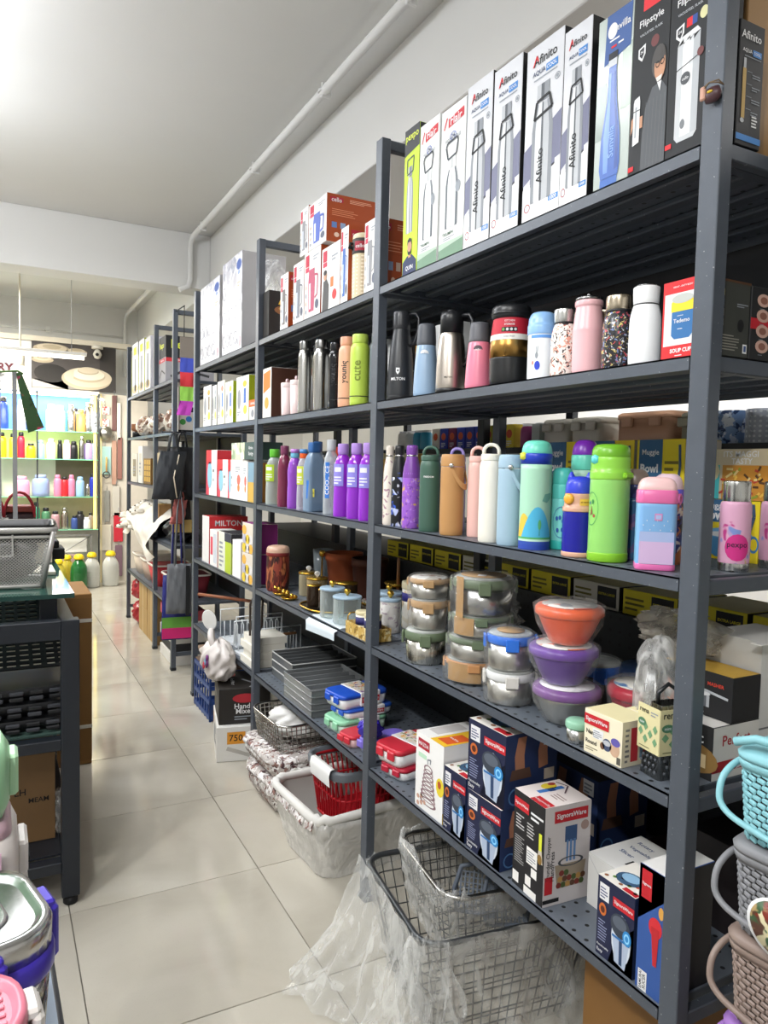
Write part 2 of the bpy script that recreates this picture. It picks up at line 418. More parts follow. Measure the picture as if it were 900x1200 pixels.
# painted pipes clipped to the ceiling corner
def pipe(name, pts, r, clips, label):
    b = B(); b.tube(pts, r, plaster_w, 10); o = tag(b.obj(name), label, 'pipe')
    for c in clips:
        b = B(); b.box(c[0] - .012, c[0] + .035, c[1] - .008, c[1] + .008, c[2] - .028, c[2] + .04, plaster_w, .003)
        b.lathe([(.029, -.006), (.029, .006)], plaster_w, 10, (c[0], c[1], c[2] - .002)); b.obj('pipe_clip', o)
pipe('ceiling_pipe', [(1.385, -2.2, 3.15), (1.385, 5.86, 3.15), (1.385, 5.93, 3.12), (1.385, 5.945, 3.05), (1.385, 5.945, 2.84), (1.37, 5.945, 2.78), (1.30, 5.945, 2.745)], .021,
     [(1.385, y, 3.15) for y in (.6, 2.5, 3.3, 4.35, 5.6)], 'long white painted pipe along the ceiling corner, dropping down the cross beam')
pipe('ceiling_pipe', [(1.40, 6.24, 3.12), (1.40, 9.2, 3.12), (1.40, 9.26, 3.08), (1.40, 9.3, 3.0), (1.40, 9.3, 2.4)], .02,
     [(1.40, y, 3.12) for y in (7.4, 8.8)], 'white pipe beyond the cross beam, running down in the far corner')
pipe('wall_conduit', [(-1.2, 9.315, 2.86), (1.38, 9.315, 2.86)], .012, [(.55, 9.3, 2.86)], 'thin white conduit running across the far wall above the posters')

# ================================================================ shelving racks
def mat_rack(c, r):
    mt, nt, out = nodes('rack_paint'); co = coord(nt)
    n = N(nt, 'ShaderNodeTexNoise'); n.inputs['Scale'].default_value = 30; nt.links.new(co, n.inputs['Vector'])
    s = N(nt, 'ShaderNodeTexNoise'); s.inputs['Scale'].default_value = 170; s.inputs['Detail'].default_value = 1; nt.links.new(co, s.inputs['Vector'])
    L = lin(c); col = mix(nt, n.outputs[0], tuple(x * .88 for x in L), tuple(x * 1.1 for x in L))
    col = mix(nt, ramp(nt, s.outputs[0], [(.735, (0, 0, 0)), (.765, (.8, .8, .8))]), col, lin('#a9aaac'))
    pbsdf(nt, out, col, r, .1); return mt
RK = mat_rack('#50565f', .4)
RKD = M('#2b2e33', .5, .1, .1, 20)
RKT = dots('#626972', '#0d0e10', .036, .13, .42, .1)
PEG = dots('#191b1e', '#020202', .036, .14, .55, 0., (1, 2))
Z = [1.942, 1.595, 1.216, .833, .443]
PY = .039; PX = .03; DEP = .5
def post_mesh(h):
    b = B(); b.box(0, PX, 0, PY, 0.006, h, RK, .0015)
    b.box(-.003, PX + .003, -.003, PY + .003, 0, .02, RKD, .002)
    return b
def shelf_mesh(L):
    b = B()
    b.box(0, DEP - .004, 0, L, -.003, 0, RKT)
    b.box(0, .003, 0, L, -.024, 0, RK); b.box(.003, .016, 0, L, -.024, -.021, RK)
    b.box(DEP - .007, DEP - .004, 0, L, -.024, 0, RK)
    for k in range(5):
        x = .06 + .088 * k
        b.box(x, x + .034, .004, L - .004, -.016, -.003, RK, .003)
    for y in (.0, L - .02): b.box(.004, DEP - .006, y, y + .02, -.02, -.003, RK)
    return b
def rack(label, frames, y0, y1, zs, ztop=2.384, panel=(.40, 1.005), group='black steel shelving bays along the aisle', x=D, name='shelving_rack', railz=()):
    r = empty(name, (x, y0, 0), label, 'shelf', group)
    pm = post_mesh(ztop).v and post_mesh(ztop)
    for yf in frames:
        for dx in (0, DEP - PX):
            pm.obj('post', r, (dx, yf - PY - y0, 0))
        b = B(); b.box(PX, DEP - PX, 0, .025, -.03, 0, RK, .002); b.obj('top_rail', r, (0, yf - PY + .007 - y0, ztop))
        for z in railz or (.12,):
            b = B(); b.box(PX, DEP - PX, 0, .02, -.028, -.002, RK, .002); b.obj('side_rail', r, (0, yf - PY + .009 - y0, z))
    for z in zs:
        shelf_mesh(y1 - y0 - .004).obj('shelf', r, (.002, .002, z))
    if panel:
        b = B(); b.box(DEP - .012, DEP - .009, .003, y1 - y0 - .003, panel[0], panel[1], PEG); b.obj('back_panel', r)
    return r
rack('nearest bay of the black steel rack, coloured kids bottles on its middle shelf', [.865, 2.055], .866, 2.015, Z, railz=Z)
rack('second bay of the black steel rack, violet plastic bottles on its middle shelf', [3.21], 2.056, 3.17, Z)
rack('third bay of the black steel rack, red and white cartons beside a blue crate', [4.364], 3.211, 4.324, Z)
rack('farthest black steel rack with black tote bags hung on its end frame', [4.954, 5.588, 6.80], 4.956, 6.76, Z, panel=(.4, 1.6), group=None)
# charm tied on the nearest post
b = B(); b.lathe([(0, -.012), (.012, -.010), (.0165, 0), (.012, .010), (0, .012)], M('#4a2f33', .45), 14, sx=.55)
ch = tag(b.obj('hanging_charm', None, (D - .010, .838, 2.006)), 'small round brown charm on a cord tied to the nearest rack post', 'charm')
b = B(); b.lathe([(0, -.002), (.005, -.001), (.005, .001), (0, .002)], M('#e8c63a', .4), 10, (-.0095, -.002, .002), sx=.5); b.obj('yellow_eye', ch)
b = B(); b.box(-.010, -.004, .008, .018, -.006, .016, M('#c79a86', .6), .002); b.obj('pink_tag', ch)
b = B()
for s in (0, .004): b.tube([(.006 + s, .02, .01), (-.008, .012, .014 - s), (-.009, 0, .017), (-.006, -.015, .012 + s), (.004, -.017, .010)], .0012, M('#6d5a45', .8), 5)
b.obj('cord', ch)

# rack of the next aisle, back to back with ours
def back_rack():
    r = empty('shelving_rack', (1.575, -.4, 0), 'black rack of the next aisle, standing behind the bottle shelves', 'shelf')
    for y in (-.4, .9, 2.2, 3.5, 4.8):
        for dx in (0, .42): b = B(); b.box(dx, dx + .03, y + .4, y + .44, 0, 2.2, RKD, .002); b.obj('post', r)
    b = B(); b.box(.0, .004, 0, 5.24, 1.62, 2.2, RKD); b.obj('back_panel', r)  # dark sheet added to stand in for deep shade behind the upper shelves
    for z in (1.155, 1.472, 1.9, .99, .5):
        b = B(); b.box(.002, .45, 0, 5.24, -.02, 0, RKD); b.obj('shelf', r, (0, 0, z))
    return r
back_rack()
# ================================================================ boxes
XF = D + .014
def carton(label, y0, y1, z, h, dep=.09, front='#f2f2f0', end=None, top=None, x=XF, group=None, art=None, endart=None, topart=None, rot=0, name='product_box', cat='box', ch=.0012, back=None):
    """printed carton; y0 far edge, y1 near edge of its aisle face, x that face"""
    w = abs(y0 - y1); cx, cy = x + dep / 2, (y0 + y1) / 2
    F = front if not isinstance(front, str) else M(front, .6); E = (end if not isinstance(end, str) else M(end, .6)) or F; T = (top if not isinstance(top, str) else M(top, .6)) or F
    b = B(); X, Y = dep / 2, w / 2
    b.box(-X, X, -Y, Y, 0, h, F, ch)
    # end and top sheets take their own colours
    for k, f in enumerate(b.f):
        n = [sum(b.v[i][a] for i in f) / len(f) for a in range(3)]
        if abs(n[1]) > Y - 1e-4: b.mi[k] = b.ix(E)
        elif n[2] > h - 1e-4: b.mi[k] = b.ix(T)
        elif n[0] > X - 1e-4 and E is not F: b.mi[k] = b.ix(E)
    o = tag(b.obj(name, None, (cx, cy, z + .0006), rot), label, cat, group)
    p = Pr()
    if art: art(p.face((-X, Y, 0), (0, -1, 0), (0, 0, 1), (-1, 0, 0), w, h))
    if endart: endart(p.face((-X, -Y, 0), (1, 0, 0), (0, 0, 1), (0, -1, 0), dep, h))
    if topart: topart(p.face((-X, Y, h), (0, -1, 0), (1, 0, 0), (0, 0, 1), w, dep))
    if p.f: p.obj('printed_artwork', o)
    return o
K = lambda c, r=.6: M(c, r, 0, .02)
W_, BK, RD, GR, BL = K('#e4e4e5'), K('#101114'), K('#d9252c'), K('#8f959c'), K('#3c7fc4')
ST1, ST2, ST3, ST4 = K('#b2b5b9'), K('#85898f'), K('#565a60'), K('#d2d4d6')
def flask_pic(p, cx, y0, y1, w, strap=True, tone=(ST4, ST1, ST2, ST3), cap=ST2, lab_=None, lm=BK):
    """picture of a bottle on a box front"""
    H = y1 - y0
    def half(a, b, m):  # vertical strip of the silhouette between fractions a..b of its width
        X = lambda f, q: cx + (f - .5) * w * q
        p.poly([(X(a, .94), y0), (X(b, .94), y0), (X(b, 1), y0 + H * .02), (X(b, 1), y0 + H * .62), (X(b, .84), y0 + H * .74), (X(b, .62), y0 + H * .82), (X(b, .62), y0 + H * .84), (X(a, .62), y0 + H * .84), (X(a, .62), y0 + H * .82), (X(a, .84), y0 + H * .74), (X(a, 1), y0 + H * .62), (X(a, 1), y0 + H * .02)], m, 1)
    for a, b_, m in ((0, .16, tone[2]), (.16, .44, tone[0]), (.44, .54, tone[3]), (.54, .82, tone[1]), (.82, 1, tone[2])): half(a, b_, m)
    X = lambda f: cx + (f - .5) * w
    for a, b_, m in ((.2, .4, tone[1]), (.4, .55, tone[3]), (.55, .8, cap)): p.rect(X(a), y0 + H * .85, X(b_), y1, m, 2)
    if strap:
        p.stroke([(X(.1), y0 + H * .715), (X(.2), y0 + H * .86), (X(.8), y0 + H * .885), (X(.95), y0 + H * .76), (X(.1), y0 + H * .715)], .055, BK, 3)
    if lab_: p.text(lab_, cx - w * .08, y0 + H * .3, H * .30, lm, 3, rot=90)
def art_afinito(p):
    p.poly([(0, .0), (1, 0), (1, .3), (.86, .3), (.86, .28), (0, .2)], W_, 0)
    p.poly([(0, .22), (.2, .25), (.2, .2), (.86, .27), (.86, .3), (1, .31), (1, .56), (0, .42)], K('#6f7189'), 0)
    p.text('Afinito', .52, .905, .62, BK, 2); p.stroke([(.2, .88), (.29, .935), (.33, .9)], .03, RD, 3)
    p.text('AQUA', .36, .835, .34, K('#2b3f63'), 2); p.rect(.55, .815, .86, .855, BL, 1); p.text('COOL', .7, .836, .26, W_, 2)
    p.rect(.22, .795, .85, .803, GR, 1); p.ring(.86, .75, .07, .02, GR, 1, .75); p.ell(.86, .75, .035, .01, GR, 1)
    flask_pic(p, .5, .1, .76, .56, lab_='Afinito')
    p.ring(.14, .085, .085, .026, K('#3b5c9a'), 1, .72); p.ring(.14, .085, .085, .026, K('#d5763a'), 2, .85, 8)
    p.rect(.72, .075, .98, .105, BL, 1); p.text('1000', .85, .09, .18, W_, 2)
def art_flair(p):
    p.rect(0, 0, 1, .11, K('#6f8f77'), 0); p.poly([(0, .07), (1, .1), (1, .115), (0, .115)], K('#a9bdac'), 1)
    p.poly([(.3, .865), (.92, .885), (.92, .945), (.3, .925)], K('#c22430'), 1); p.text('Flair', .61, .905, .46, W_, 2); p.stroke([(.12, .87), (.24, .94)], .05, K('#c22430'), 1)
    p.ring(.5, .80, .13, .028, K('#7a86b8'), 1, .75); p.text('24', .5, .80, .14, K('#33406f'), 2); p.text('HOT    COLD', .5, .785, .62, GR, 1)
    c = K('#cfd2d2')
    flask_pic(p, .5, .2, .66, .50, strap=False, tone=(W_, c, K('#5f656b'), K('#b9bcbc')), cap=c)
    X0, X1 = .32, .68
    p.stroke([(X0, .66), (X0 - .08, .74), (X0 - .02, .765), (X1, .775), (X1 + .04, .755), (X1 - .02, .67), (X0, .655)], .05, K('#3f444a'), 3)
    p.ell(.75, .45, .1, .04, GR, 2); p.stroke([(.66, .58), (.75, .47)], .02, GR, 2)
    p.text('TRIUMPH', .38, .165, .46, K('#4d6a58'), 1); p.lines(.2, .125, .7, .15, 2, GR)
def art_pexpo(p):
    p.rect(0, 0, 1, 1, K('#b9d62f'), 0); p.poly([(0, .82), (0, 1), (1, 1), (1, .85), (.2, .83)], K('#2e3033'), 1)
    p.text('pexpo', .5, .93, .86, K('#d8e54a'), 2)
    flask_pic(p, .42, .29, .74, .44, strap=False)
    p.stroke([(.22, .70), (.22, .79), (.66, .80), (.62, .70), (.22, .69)], .05, K('#3f444a'), 3)
    # man in a dark blue jersey
    sk, hr, jy = K('#b98a6c'), K('#1b1714'), K('#1d2a52')
    p.poly([(.02, 0), (.98, 0), (.96, .09), (.68, .135), (.34, .135), (.04, .1)], jy, 2)
    p.poly([(.42, .12), (.6, .12), (.6, .15), (.42, .15)], sk, 3); p.ell(.51, .19, .15, .05, sk, 4); p.poly([(.35, .2), (.37, .24), (.5, .255), (.65, .24), (.67, .2), (.6, .225), (.42, .225)], hr, 5)
    p.poly([(.37, .18), (.4, .145), (.51, .135), (.62, .145), (.65, .18), (.58, .16), (.44, .16)], hr, 5); p.text('QUIN', .5, .05, .5, W_, 3)
def art_blue(p):
    p.rect(0, 0, 1, 1, K('#aeb8b2', .15), 0); p.rect(0, .3, .3, .62, K('#7d8d84', .15), 1); p.rect(.72, .42, 1, .78, K('#8fa090', .15), 1)
    p.poly([(.2, .72), (.95, .76), (.97, 1), (.25, 1)], K('#3f5d97'), 2); p.ell(.42, .9, .14, .045, W_, 3); p.text('Sunvilla', .62, .905, .62, W_, 4); p.lines(.35, .84, .8, .86, 1, W_, 4); p.rect(.4, .80, .55, .812, RD, 4); p.rect(.6, .805, .75, .815, W_, 4)
    p.rect(.2, 0, .7, .06, K('#4a6fb5'), 2)
    bl, bd, bh = K('#3a62b0', .25), K('#284a92', .25), K('#6f95d8', .25)
    p.poly([(.22, .06), (.72, .06), (.76, .12), (.74, .3), (.62, .5), (.58, .66), (.58, .7), (.36, .7), (.36, .66), (.33, .5), (.2, .3), (.17, .12)], bl, 4)
    p.poly([(.3, .09), (.42, .09), (.44, .3), (.44, .66), (.38, .66), (.37, .5), (.27, .3)], bh, 5); p.poly([(.62, .09), (.72, .1), (.7, .3), (.58, .5), (.55, .66), (.53, .66), (.55, .5), (.63, .3)], bd, 5)
    p.rect(.35, .695, .59, .735, K('#c8ccd0'), 5); p.rect(.34, .735, .6, .775, K('#26292e'), 5); p.text('Sunvilla', .5, .26, .18, K('#8fb0e6'), 6, rot=90)
def art_cello(man):
    def f(p):
        p.rect(0, 0, 1, 1, K('#1d1f22'), 0); p.rect(.26, .84, .8, .985, K('#dd2b35'), 1); p.text('cello', .53, .915, .46, W_, 2, bold=.03)
        p.text('Flipstyle', .5, .775, .66, W_, 2); p.text('VACUSTEEL FLASK', .5, .72, .62, K('#b9bcc0'), 2)
        p.poly([(.16, .655), (.36, .67), (.36, .62), (.27, .585), (.16, .61)], W_, 1); p.poly([(.2, .648), (.32, .657), (.32, .622), (.27, .6), (.2, .617)], K('#303236'), 2); p.text('24', .265, .632, .08, W_, 3)
        if man:
            p.ell(.62, .655, .11, .03, K('#6d3a3a'), 1)
            gy, hr, sk = K('#55585c'), K('#4a4745'), K('#c49274')
            p.poly([(.34, .0), (1, .0), (1, .38), (.86, .43), (.6, .42), (.42, .33), (.36, .2)], gy, 2)
            for k in range(6): p.stroke([(.4 + .1 * k, .02), (.45 + .1 * k, .36)], .008, K('#6a6d71'), 3)
            p.ell(.76, .535, .2, .085, hr, 3); p.ell(.79, .51, .15, .075, sk, 4); p.ell(.76, .565, .17, .04, hr, 5)
            p.ring(.735, .52, .055, .017, BK, 6, .7); p.ring(.86, .525, .055, .017, BK, 6, .7); p.poly([(.7, .455), (.88, .46), (.84, .435), (.74, .432)], K('#d9d4cf'), 6)
            p.poly([(.74, .43), (.86, .43), (.82, .38)], W_, 5)
            p.poly([(.1, .16), (.28, .17), (.28, .38), (.26, .41), (.12, .4), (.1, .38)], K('#e5e7e9'), 4); p.rect(.15, .2, .2, .36, K('#a6abb0'), 5); p.rect(.1, .335, .28, .34, BK, 5)
            p.poly([(.04, .22), (.1, .26), (.1, .31), (.05, .3)], sk, 5); p.poly([(.28, .24), (.36, .24), (.36, .3), (.28, .3)], sk, 3)
            p.poly([(0, .03), (.15, .03), (.15, .055), (0, .055)], RD, 3)
        else:
            p.rect(.42, .635, .56, .68, RD, 1); p.rect(.56, .635, .68, .68, K('#2f4c94'), 1); p.ell(.84, .665, .1, .03, K('#d7d3a0'), 1)
            for a, b_, m in ((.22, .36, K('#c5c8cb')), (.36, .52, K('#f1f2f3')), (.52, .62, K('#d9dbdd')), (.62, .78, K('#b4b8bc'))): p.poly([(a, .1), (b_, .1), (b_, .59), (a, .56)], m, 2)
            p.poly([(.22, .56), (.78, .59), (.7, .615), (.3, .6)], K('#dfe1e3'), 2); p.poly([(.22, .1), (.78, .1), (.7, .075), (.3, .075)], K('#c3c6c9'), 2)
            p.stroke([(.22, .44), (.78, .47)], .02, BK, 3); p.ell(.45, .385, .12, .032, K('#4d5054'), 3); p.text('cello', .45, .385, .16, W_, 4); p.ell(.8, .48, .08, .022, K('#6d3a3a'), 4); p.ell(.42, .16, .06, .025, K('#777b80'), 3); p.poly([(0, .06), (.16, .06), (.16, .085), (0, .085)], RD, 3)
    return f
zz = Z[0]
G1 = 'tall bottle boxes in a row on the nearest top shelf'
carton('lime green bottle box with black top at the far end of the top shelf', 1.898, 1.816, zz, .412, .085, '#b9d62f', '#2e3033', '#2e3033', art=art_pexpo, group=G1)
carton('narrow white bottle box beside the lime green box, red name at its top', 1.813, 1.712, zz, .393, .085, '#dcdddb', '#dfe1df', art=art_flair, group=G1)
carton('wider white bottle box with green foot and a leaf hanging on its pictured bottle', 1.702, 1.587, zz, .386, .085, '#dcdddb', '#d5d8da', art=art_flair, group=G1)
for k, (a, c, hh, t) in enumerate([(1.583, 1.477, .398, 'white boxed steel bottle, first of four lilac-banded boxes after the green-footed ones'), (1.471, 1.366, .387, 'white boxed steel bottle, second of the four lilac-banded boxes on the top shelf'),
                                   (1.350, 1.229, .376, 'white boxed steel bottle, third and widest of the four lilac-banded boxes'), (1.227, 1.147, .356, 'white boxed steel bottle, fourth of the lilac-banded boxes, beside the clear blue bottle pack')]):
    carton(t, a, c, zz, hh, .09, '#cfd0d4', '#101114', '#b9babc', art=art_afinito, group=G1)
carton('clear-fronted pack with a royal blue bottle on the nearest top shelf', 1.127, 1.038, zz, .326, .085, '#9fa8a2', '#8d9690', art=art_blue, group=G1)
carton('dark flask box with red square and a grey-haired man in a grey jacket', 1.036, .953, zz, .345, .08, '#1d1f22', '#191b1d', art=art_cello(True), group=G1)
carton('dark flask box with red square and large silver flask, next to the nearest post', .951, .868, zz, .335, .08, '#1d1f22', '#191b1d', art=art_cello(False), group=G1)
# open brown carton behind the lime box
b = B(); br = M('#6e4a2c', .8)
b.box(-.13, .13, -.11, .11, 0, .33, br, .002)
b.box(-.13, .13, -.115, -.11, .33, .42, br, 0, Matrix.Translation((0, 0, 0)))
o = tag(b.obj('open_carton', None, (1.30, 1.80, zz + .0006)), 'open brown carton behind the lime green box on the top shelf', 'carton')
b = B(); b.poly = None
b.prism([(-.12, .33), (.12, .33), (.11, .47), (-.03, .5), (-.1, .45)], .108, .111, br, 'y'); b.obj('carton_flap', o)
b = B(); b.box(-.128, -.125, -.10, .10, .33, .43, br, .001); b.obj('carton_flap', o)
# boxes beyond the nearest post, seen end on
def art_afi_black(p):
    p.text('Afinito', .44, .885, .8, W_, 2); p.text('AQUA', .3, .76, .38, W_, 2); p.rect(.53, .735, .88, .785, BL, 1); p.text('COOL', .7, .76, .28, W_, 2); p.rect(.2, .715, .88, .722, GR, 1)
    p.rect(.16, .22, .3, .62, K('#b9974f'), 1); p.rect(.18, .62, .28, .7, ST1, 1); p.ell(.21, .2, .08, .02, ST1, 1)
    for k in range(4): p.lines(.55, .56 - .1 * k, .9, .6 - .1 * k, 2, GR, 1, .4, k); p.rect(.34, .6 - .1 * k, .55, .604 - .1 * k, GR, 1)
    p.lines(.6, .17, .92, .27, 4, W_, 1, .5, 4); p.rect(0, .04, 1, .09, BL, 1)
carton('black bottle box with white lettering behind the nearest post, top shelf', .866, .836, Z[0], .20, .062, '#15161a', '#15161a', x=1.086, endart=art_afi_black)
carton('plain brown carton behind the black bottle box at the rack end', 1.2, .88, Z[0], .34, .26, '#8a683f', '#a07b4c', x=1.16)
def art_dark(p):
    p.rect(0, .97, 1, 1, K('#50331f'), 1); p.lines(.55, .66, .95, .72, 2, GR, 1); p.ell(.7, .42, .11, .085, BK, 1)
    for k, c in enumerate(('#d8c54a', '#6a7890', '#b9a9a0', '#9a9a90')): p.rect(.02, .78 - .13 * k, .12, .87 - .13 * k, K(c), 1)
    p.lines(.04, .08, .8, .3, 6, K('#8d8b82'), 1, .4, 3); p.rect(.8, .06, .94, .18, W_, 1); p.rect(.83, .08, .91, .16, K('#3f5684'), 2)
carton('dark grey carton with a round finger hole, on the second shelf behind the nearest post', .867, .838, Z[1], .127, .076, '#3a3c38', '#3a3c38', '#4a3020', x=1.073, endart=art_dark)
def art_dark2(p):
    for k in range(4): p.ell(.2, .82 - .21 * k, .11, .09, K('#c9a596'), 1); p.ell(.2, .82 - .21 * k, .06, .05, K('#8d5f50'), 2); p.lines(.14, .7 - .21 * k, .26, .715 - .21 * k, 1, GR, 1)
    p.rect(0, .42, .4, .57, K('#b8202c'), 0); p.ell(.55, .5, .14, .1, K('#e0a832'), 1); p.poly([(.44, .05), (.66, .05), (.68, .3), (.42, .3)], K('#41617f'), 1)
carton('black carton with a column of round food pictures, second shelf at the rack end', .90, .838, Z[1], .125, .16, '#232426', '#232426', '#4a3020', x=1.1525, endart=art_dark2)
def art_soup(p):
    p.rect(0, 0, 1, 1, K('#d6262b'), 0); p.rect(.06, .17, .97, .84, W_, 1); p.poly([(.04, .16), (.06, .0), (1, 0), (1, .16)], K('#d6262b'), 2)
    p.text('SOUP CUP', .62, .10, .66, W_, 3, bold=.04); p.text('HEAVY - DUTY BODY', .62, .92, .6, W_, 3); p.lines(.45, .03, .8, .055, 1, W_, 3)
    p.poly([(.3, .3), (.4, .25), (.86, .25), (.95, .3), (.95, .62), (.3, .62)], K('#2f6ca6'), 2); p.poly([(.28, .6), (.97, .6), (.97, .72), (.9, .76), (.36, .76), (.28, .72)], K('#f0d32e'), 3); p.ell(.625, .76, .33, .06, K('#b9bcb8'), 4)
    p.text('Tedemo', .62, .48, .5, W_, 4); p.lines(.5, .37, .75, .39, 1, W_, 4); p.lines(.48, .54, .78, .555, 1, W_, 4)
carton('red and white soup cup box on the second shelf beside the nearest post', .939, .871, Z[1], .134, .08, '#d6262b', '#c3c6c8', art=art_soup)

# ---- bottom shelf of the nearest bay: kitchen gadget boxes
def red_band(p, t, x0, y0, x1, y1, l=3): p.rect(x0, y0, x1, y1, K('#c0202b'), l); p.text(t, (x0 + x1) / 2, (y0 + y1) / 2, (x1 - x0) * .88, W_, l + 1, bold=.02)
def chopper_pic(p, cx, cy, w, h):
    p.ell(cx, cy, w * .5, h * .5, K('#cfd8e2'), 1); p.poly([(cx - w * .42, cy), (cx - w * .3, cy - h * .5), (cx + w * .25, cy - h * .55), (cx + w * .42, cy)], K('#aebbd0'), 2)
    p.poly([(cx - w * .05, cy - h * .5), (cx + w * .1, cy - h * .5), (cx + w * .08, cy), (cx - w * .08, cy)], K('#31476a'), 3)
    p.ell(cx - w * .05, cy + h * .26, w * .5, h * .24, K('#39404c'), 3); p.ell(cx - w * .08, cy + h * .32, w * .36, h * .13, K('#59616e'), 4)
    p.ell(cx + w * .32, cy + h * .12, w * .22, h * .15, K('#2f86c9'), 5); p.ring(cx + w * .32, cy + h * .12, w * .14, h * .1, K('#8fd0f4'), 6, .6); p.rect(cx - w * .44, cy - h * .02, cx + w * .46, cy + h * .03, K('#2f6fae'), 4)
def art_chop(p):
    p.rect(0, 0, 1, 1, K('#1b2140'), 0); p.poly([(.35, 0), (1, 0), (1, .62), (.5, .3)], K('#141627'), 0)
    red_band(p, 'SignoraWare', .44, .74, 1, .86); p.rect(.06, .72, .32, .93, W_, 1); p.lines(.08, .75, .3, .9, 4, K('#51597c'), 2)
    p.ell(.16, .6, .1, .08, K('#c96a2e'), 1); p.ell(.16, .6, .06, .045, K('#5a2a18'), 2); p.lines(.05, .2, .3, .48, 8, K('#8f97b8'), 1, .35, 5); p.text('Functionality', .2, .13, .32, W_, 2); p.text('Easy', .12, .06, .16, W_, 2)
    chopper_pic(p, .68, .38, .52, .62)
def art_chop_end(p):
    p.rect(0, 0, 1, 1, K('#20315a'), 0)
    for k, (x, y) in enumerate(((.25, .7), (.7, .72))): p.poly([(x - .02, .95), (x + .14, .95), (x + .1, y), (x + .12, y - .22), (x - .06, y - .25), (x - .08, y)], K('#a9755a'), 1)
    p.poly([(.08, .38), (.5, .38), (.46, .52), (.12, .52)], K('#5a4034'), 2); p.ring(.2, .15, .13, .12, K('#4d76a6'), 1); p.rect(.72, .78, .92, .96, W_, 2); p.lines(.74, .8, .9, .94, 3, GR, 3); p.rect(.75, .3, .95, .45, K('#c8b9a8'), 1)
def art_chop_top(p):
    p.rect(0, 0, 1, 1, K('#e9e4dc'), 0); p.ell(.45, .4, .3, .24, K('#3c5a78'), 1); p.ell(.45, .45, .22, .15, K('#8fb7d6'), 2); p.rect(.4, .75, .9, .9, K('#3b3f4a'), 1); p.rect(.62, .02, .98, .14, K('#c0202b'), 1)
    for k in range(7): p.ell(.1 + .13 * k, .12 + .1 * (k % 3), .05, .04, K(('#8d5a3a', '#5d8a3a', '#b8503a')[k % 3]), 1)
def art_mazda(p):
    p.rect(0, 0, 1, 1, K('#efeeec'), 0); p.rect(.08, .8, .5, .93, K('#b02436'), 1); p.text('MAZDA', .29, .865, .36, W_, 2); p.rect(.1, .68, .4, .74, K('#bfe3c6'), 1)
    for k in range(9): p.ring(.48, .14 + .055 * k, .3 - .018 * k, .055, K('#a58f92') if k % 2 else K('#8a6d74'), 1 + k % 3, .75)
    p.stroke([(.46, .64), (.44, .7), (.56, .72), (.54, .66)], .03, GR, 2); p.ell(.9, .45, .14, .12, K('#e6cf3a'), 1); p.ell(.88, .48, .06, .05, K('#b5562e'), 2)
    for k in range(5): p.ell(.12 + .12 * (k % 3), .05 + .03 * k, .05, .03, K('#c9a08c'), 2)
def art_mazda_end(p):
    p.rect(0, 0, 1, 1, K('#eeeceb'), 0); p.rect(.18, .35, .9, .78, K('#b02436'), 1); p.text('MAZDA', .54, .56, .6, W_, 2); p.rect(0, 0, 1, .14, K('#e0b93a'), 1)
def art_mazda_top(p):
    p.rect(0, 0, 1, 1, K('#ecebe8'), 0); p.rect(.5, .0, 1, .95, K('#e8b92e'), 1); p.poly([(.58, .1), (.92, .1), (.96, .55), (.62, .55)], K('#d45a25'), 2); p.text('MAZDA', .77, .32, .26, W_, 3); p.rect(.05, .2, .4, .8, K('#c9c4c2'), 1)
def art_press(p):
    p.rect(0, 0, 1, 1, K('#1e1d1f'), 0); red_band(p, 'SignoraWare', .02, .82, .5, .93); p.lines(.56, .8, .98, .9, 2, W_, 1)
    p.lines(.08, .62, .36, .78, 5, K('#c4c4c4'), 1, .4, 2); p.lines(.45, .6, .78, .76, 5, K('#c4c4c4'), 1, .4, 4); p.lines(.06, .26, .4, .55, 12, K('#9a9a9a'), 1, .4, 6)
    p.poly([(.8, .44), (.97, .42), (.92, .6), (.85, .6)], K('#c9c0b0'), 1); p.rect(.84, .55, .93, .72, K('#dbe03a'), 2); p.ell(.88, .46, .07, .05, K('#8a6a2f'), 2)
    p.rect(.46, .33, .8, .5, K('#eceae6'), 1); p.lines(.48, .35, .78, .48, 5, GR, 2); p.rect(.62, .22, .8, .31, K('#eceae6'), 1); p.rect(.44, .1, .62, .2, K('#eceae6'), 1); p.rect(.02, .04, .22, .15, K('#eceae6'), 1); p.rect(.4, .0, .8, .08, K('#eceae6'), 1)
def art_press_end(p):
    p.rect(0, 0, 1, 1, K('#d2cbca'), 0); red_band(p, 'SignoraWare', .2, .83, .93, .95, 1)
    p.rect(.44, .62, .7, .78, K('#31507c'), 1); p.rect(.48, .42, .52, .64, K('#5d84b6'), 1); p.rect(.55, .42, .6, .64, K('#5d84b6'), 1); p.rect(.63, .42, .68, .64, K('#5d84b6'), 1); p.ring(.58, .42, .28, .05, K('#4a4d52'), 2, .8)
    p.poly([(.3, .16), (.86, .16), (.92, .4), (.24, .4)], K('#9a8c78'), 1)
    for k in range(14): p.ell(.33 + .1 * (k % 6) + .03 * (k // 6), .19 + .06 * (k // 6), .055, .03, K(('#7d2f26', '#46592c', '#b58a4a', '#5d3a26')[k % 4]), 2)
    p.text('Thunder Chopper', .1, .48, .46, K('#2a2a2c'), 1, rot=90); p.text('HandPress', .18, .4, .3, K('#2a2a2c'), 1, rot=90); p.ell(.87, .76, .09, .05, K('#a98f86'), 1); p.rect(.03, .12, .2, .3, K('#c0202b'), 1); p.rect(.0, .03, .35, .07, BK, 1)
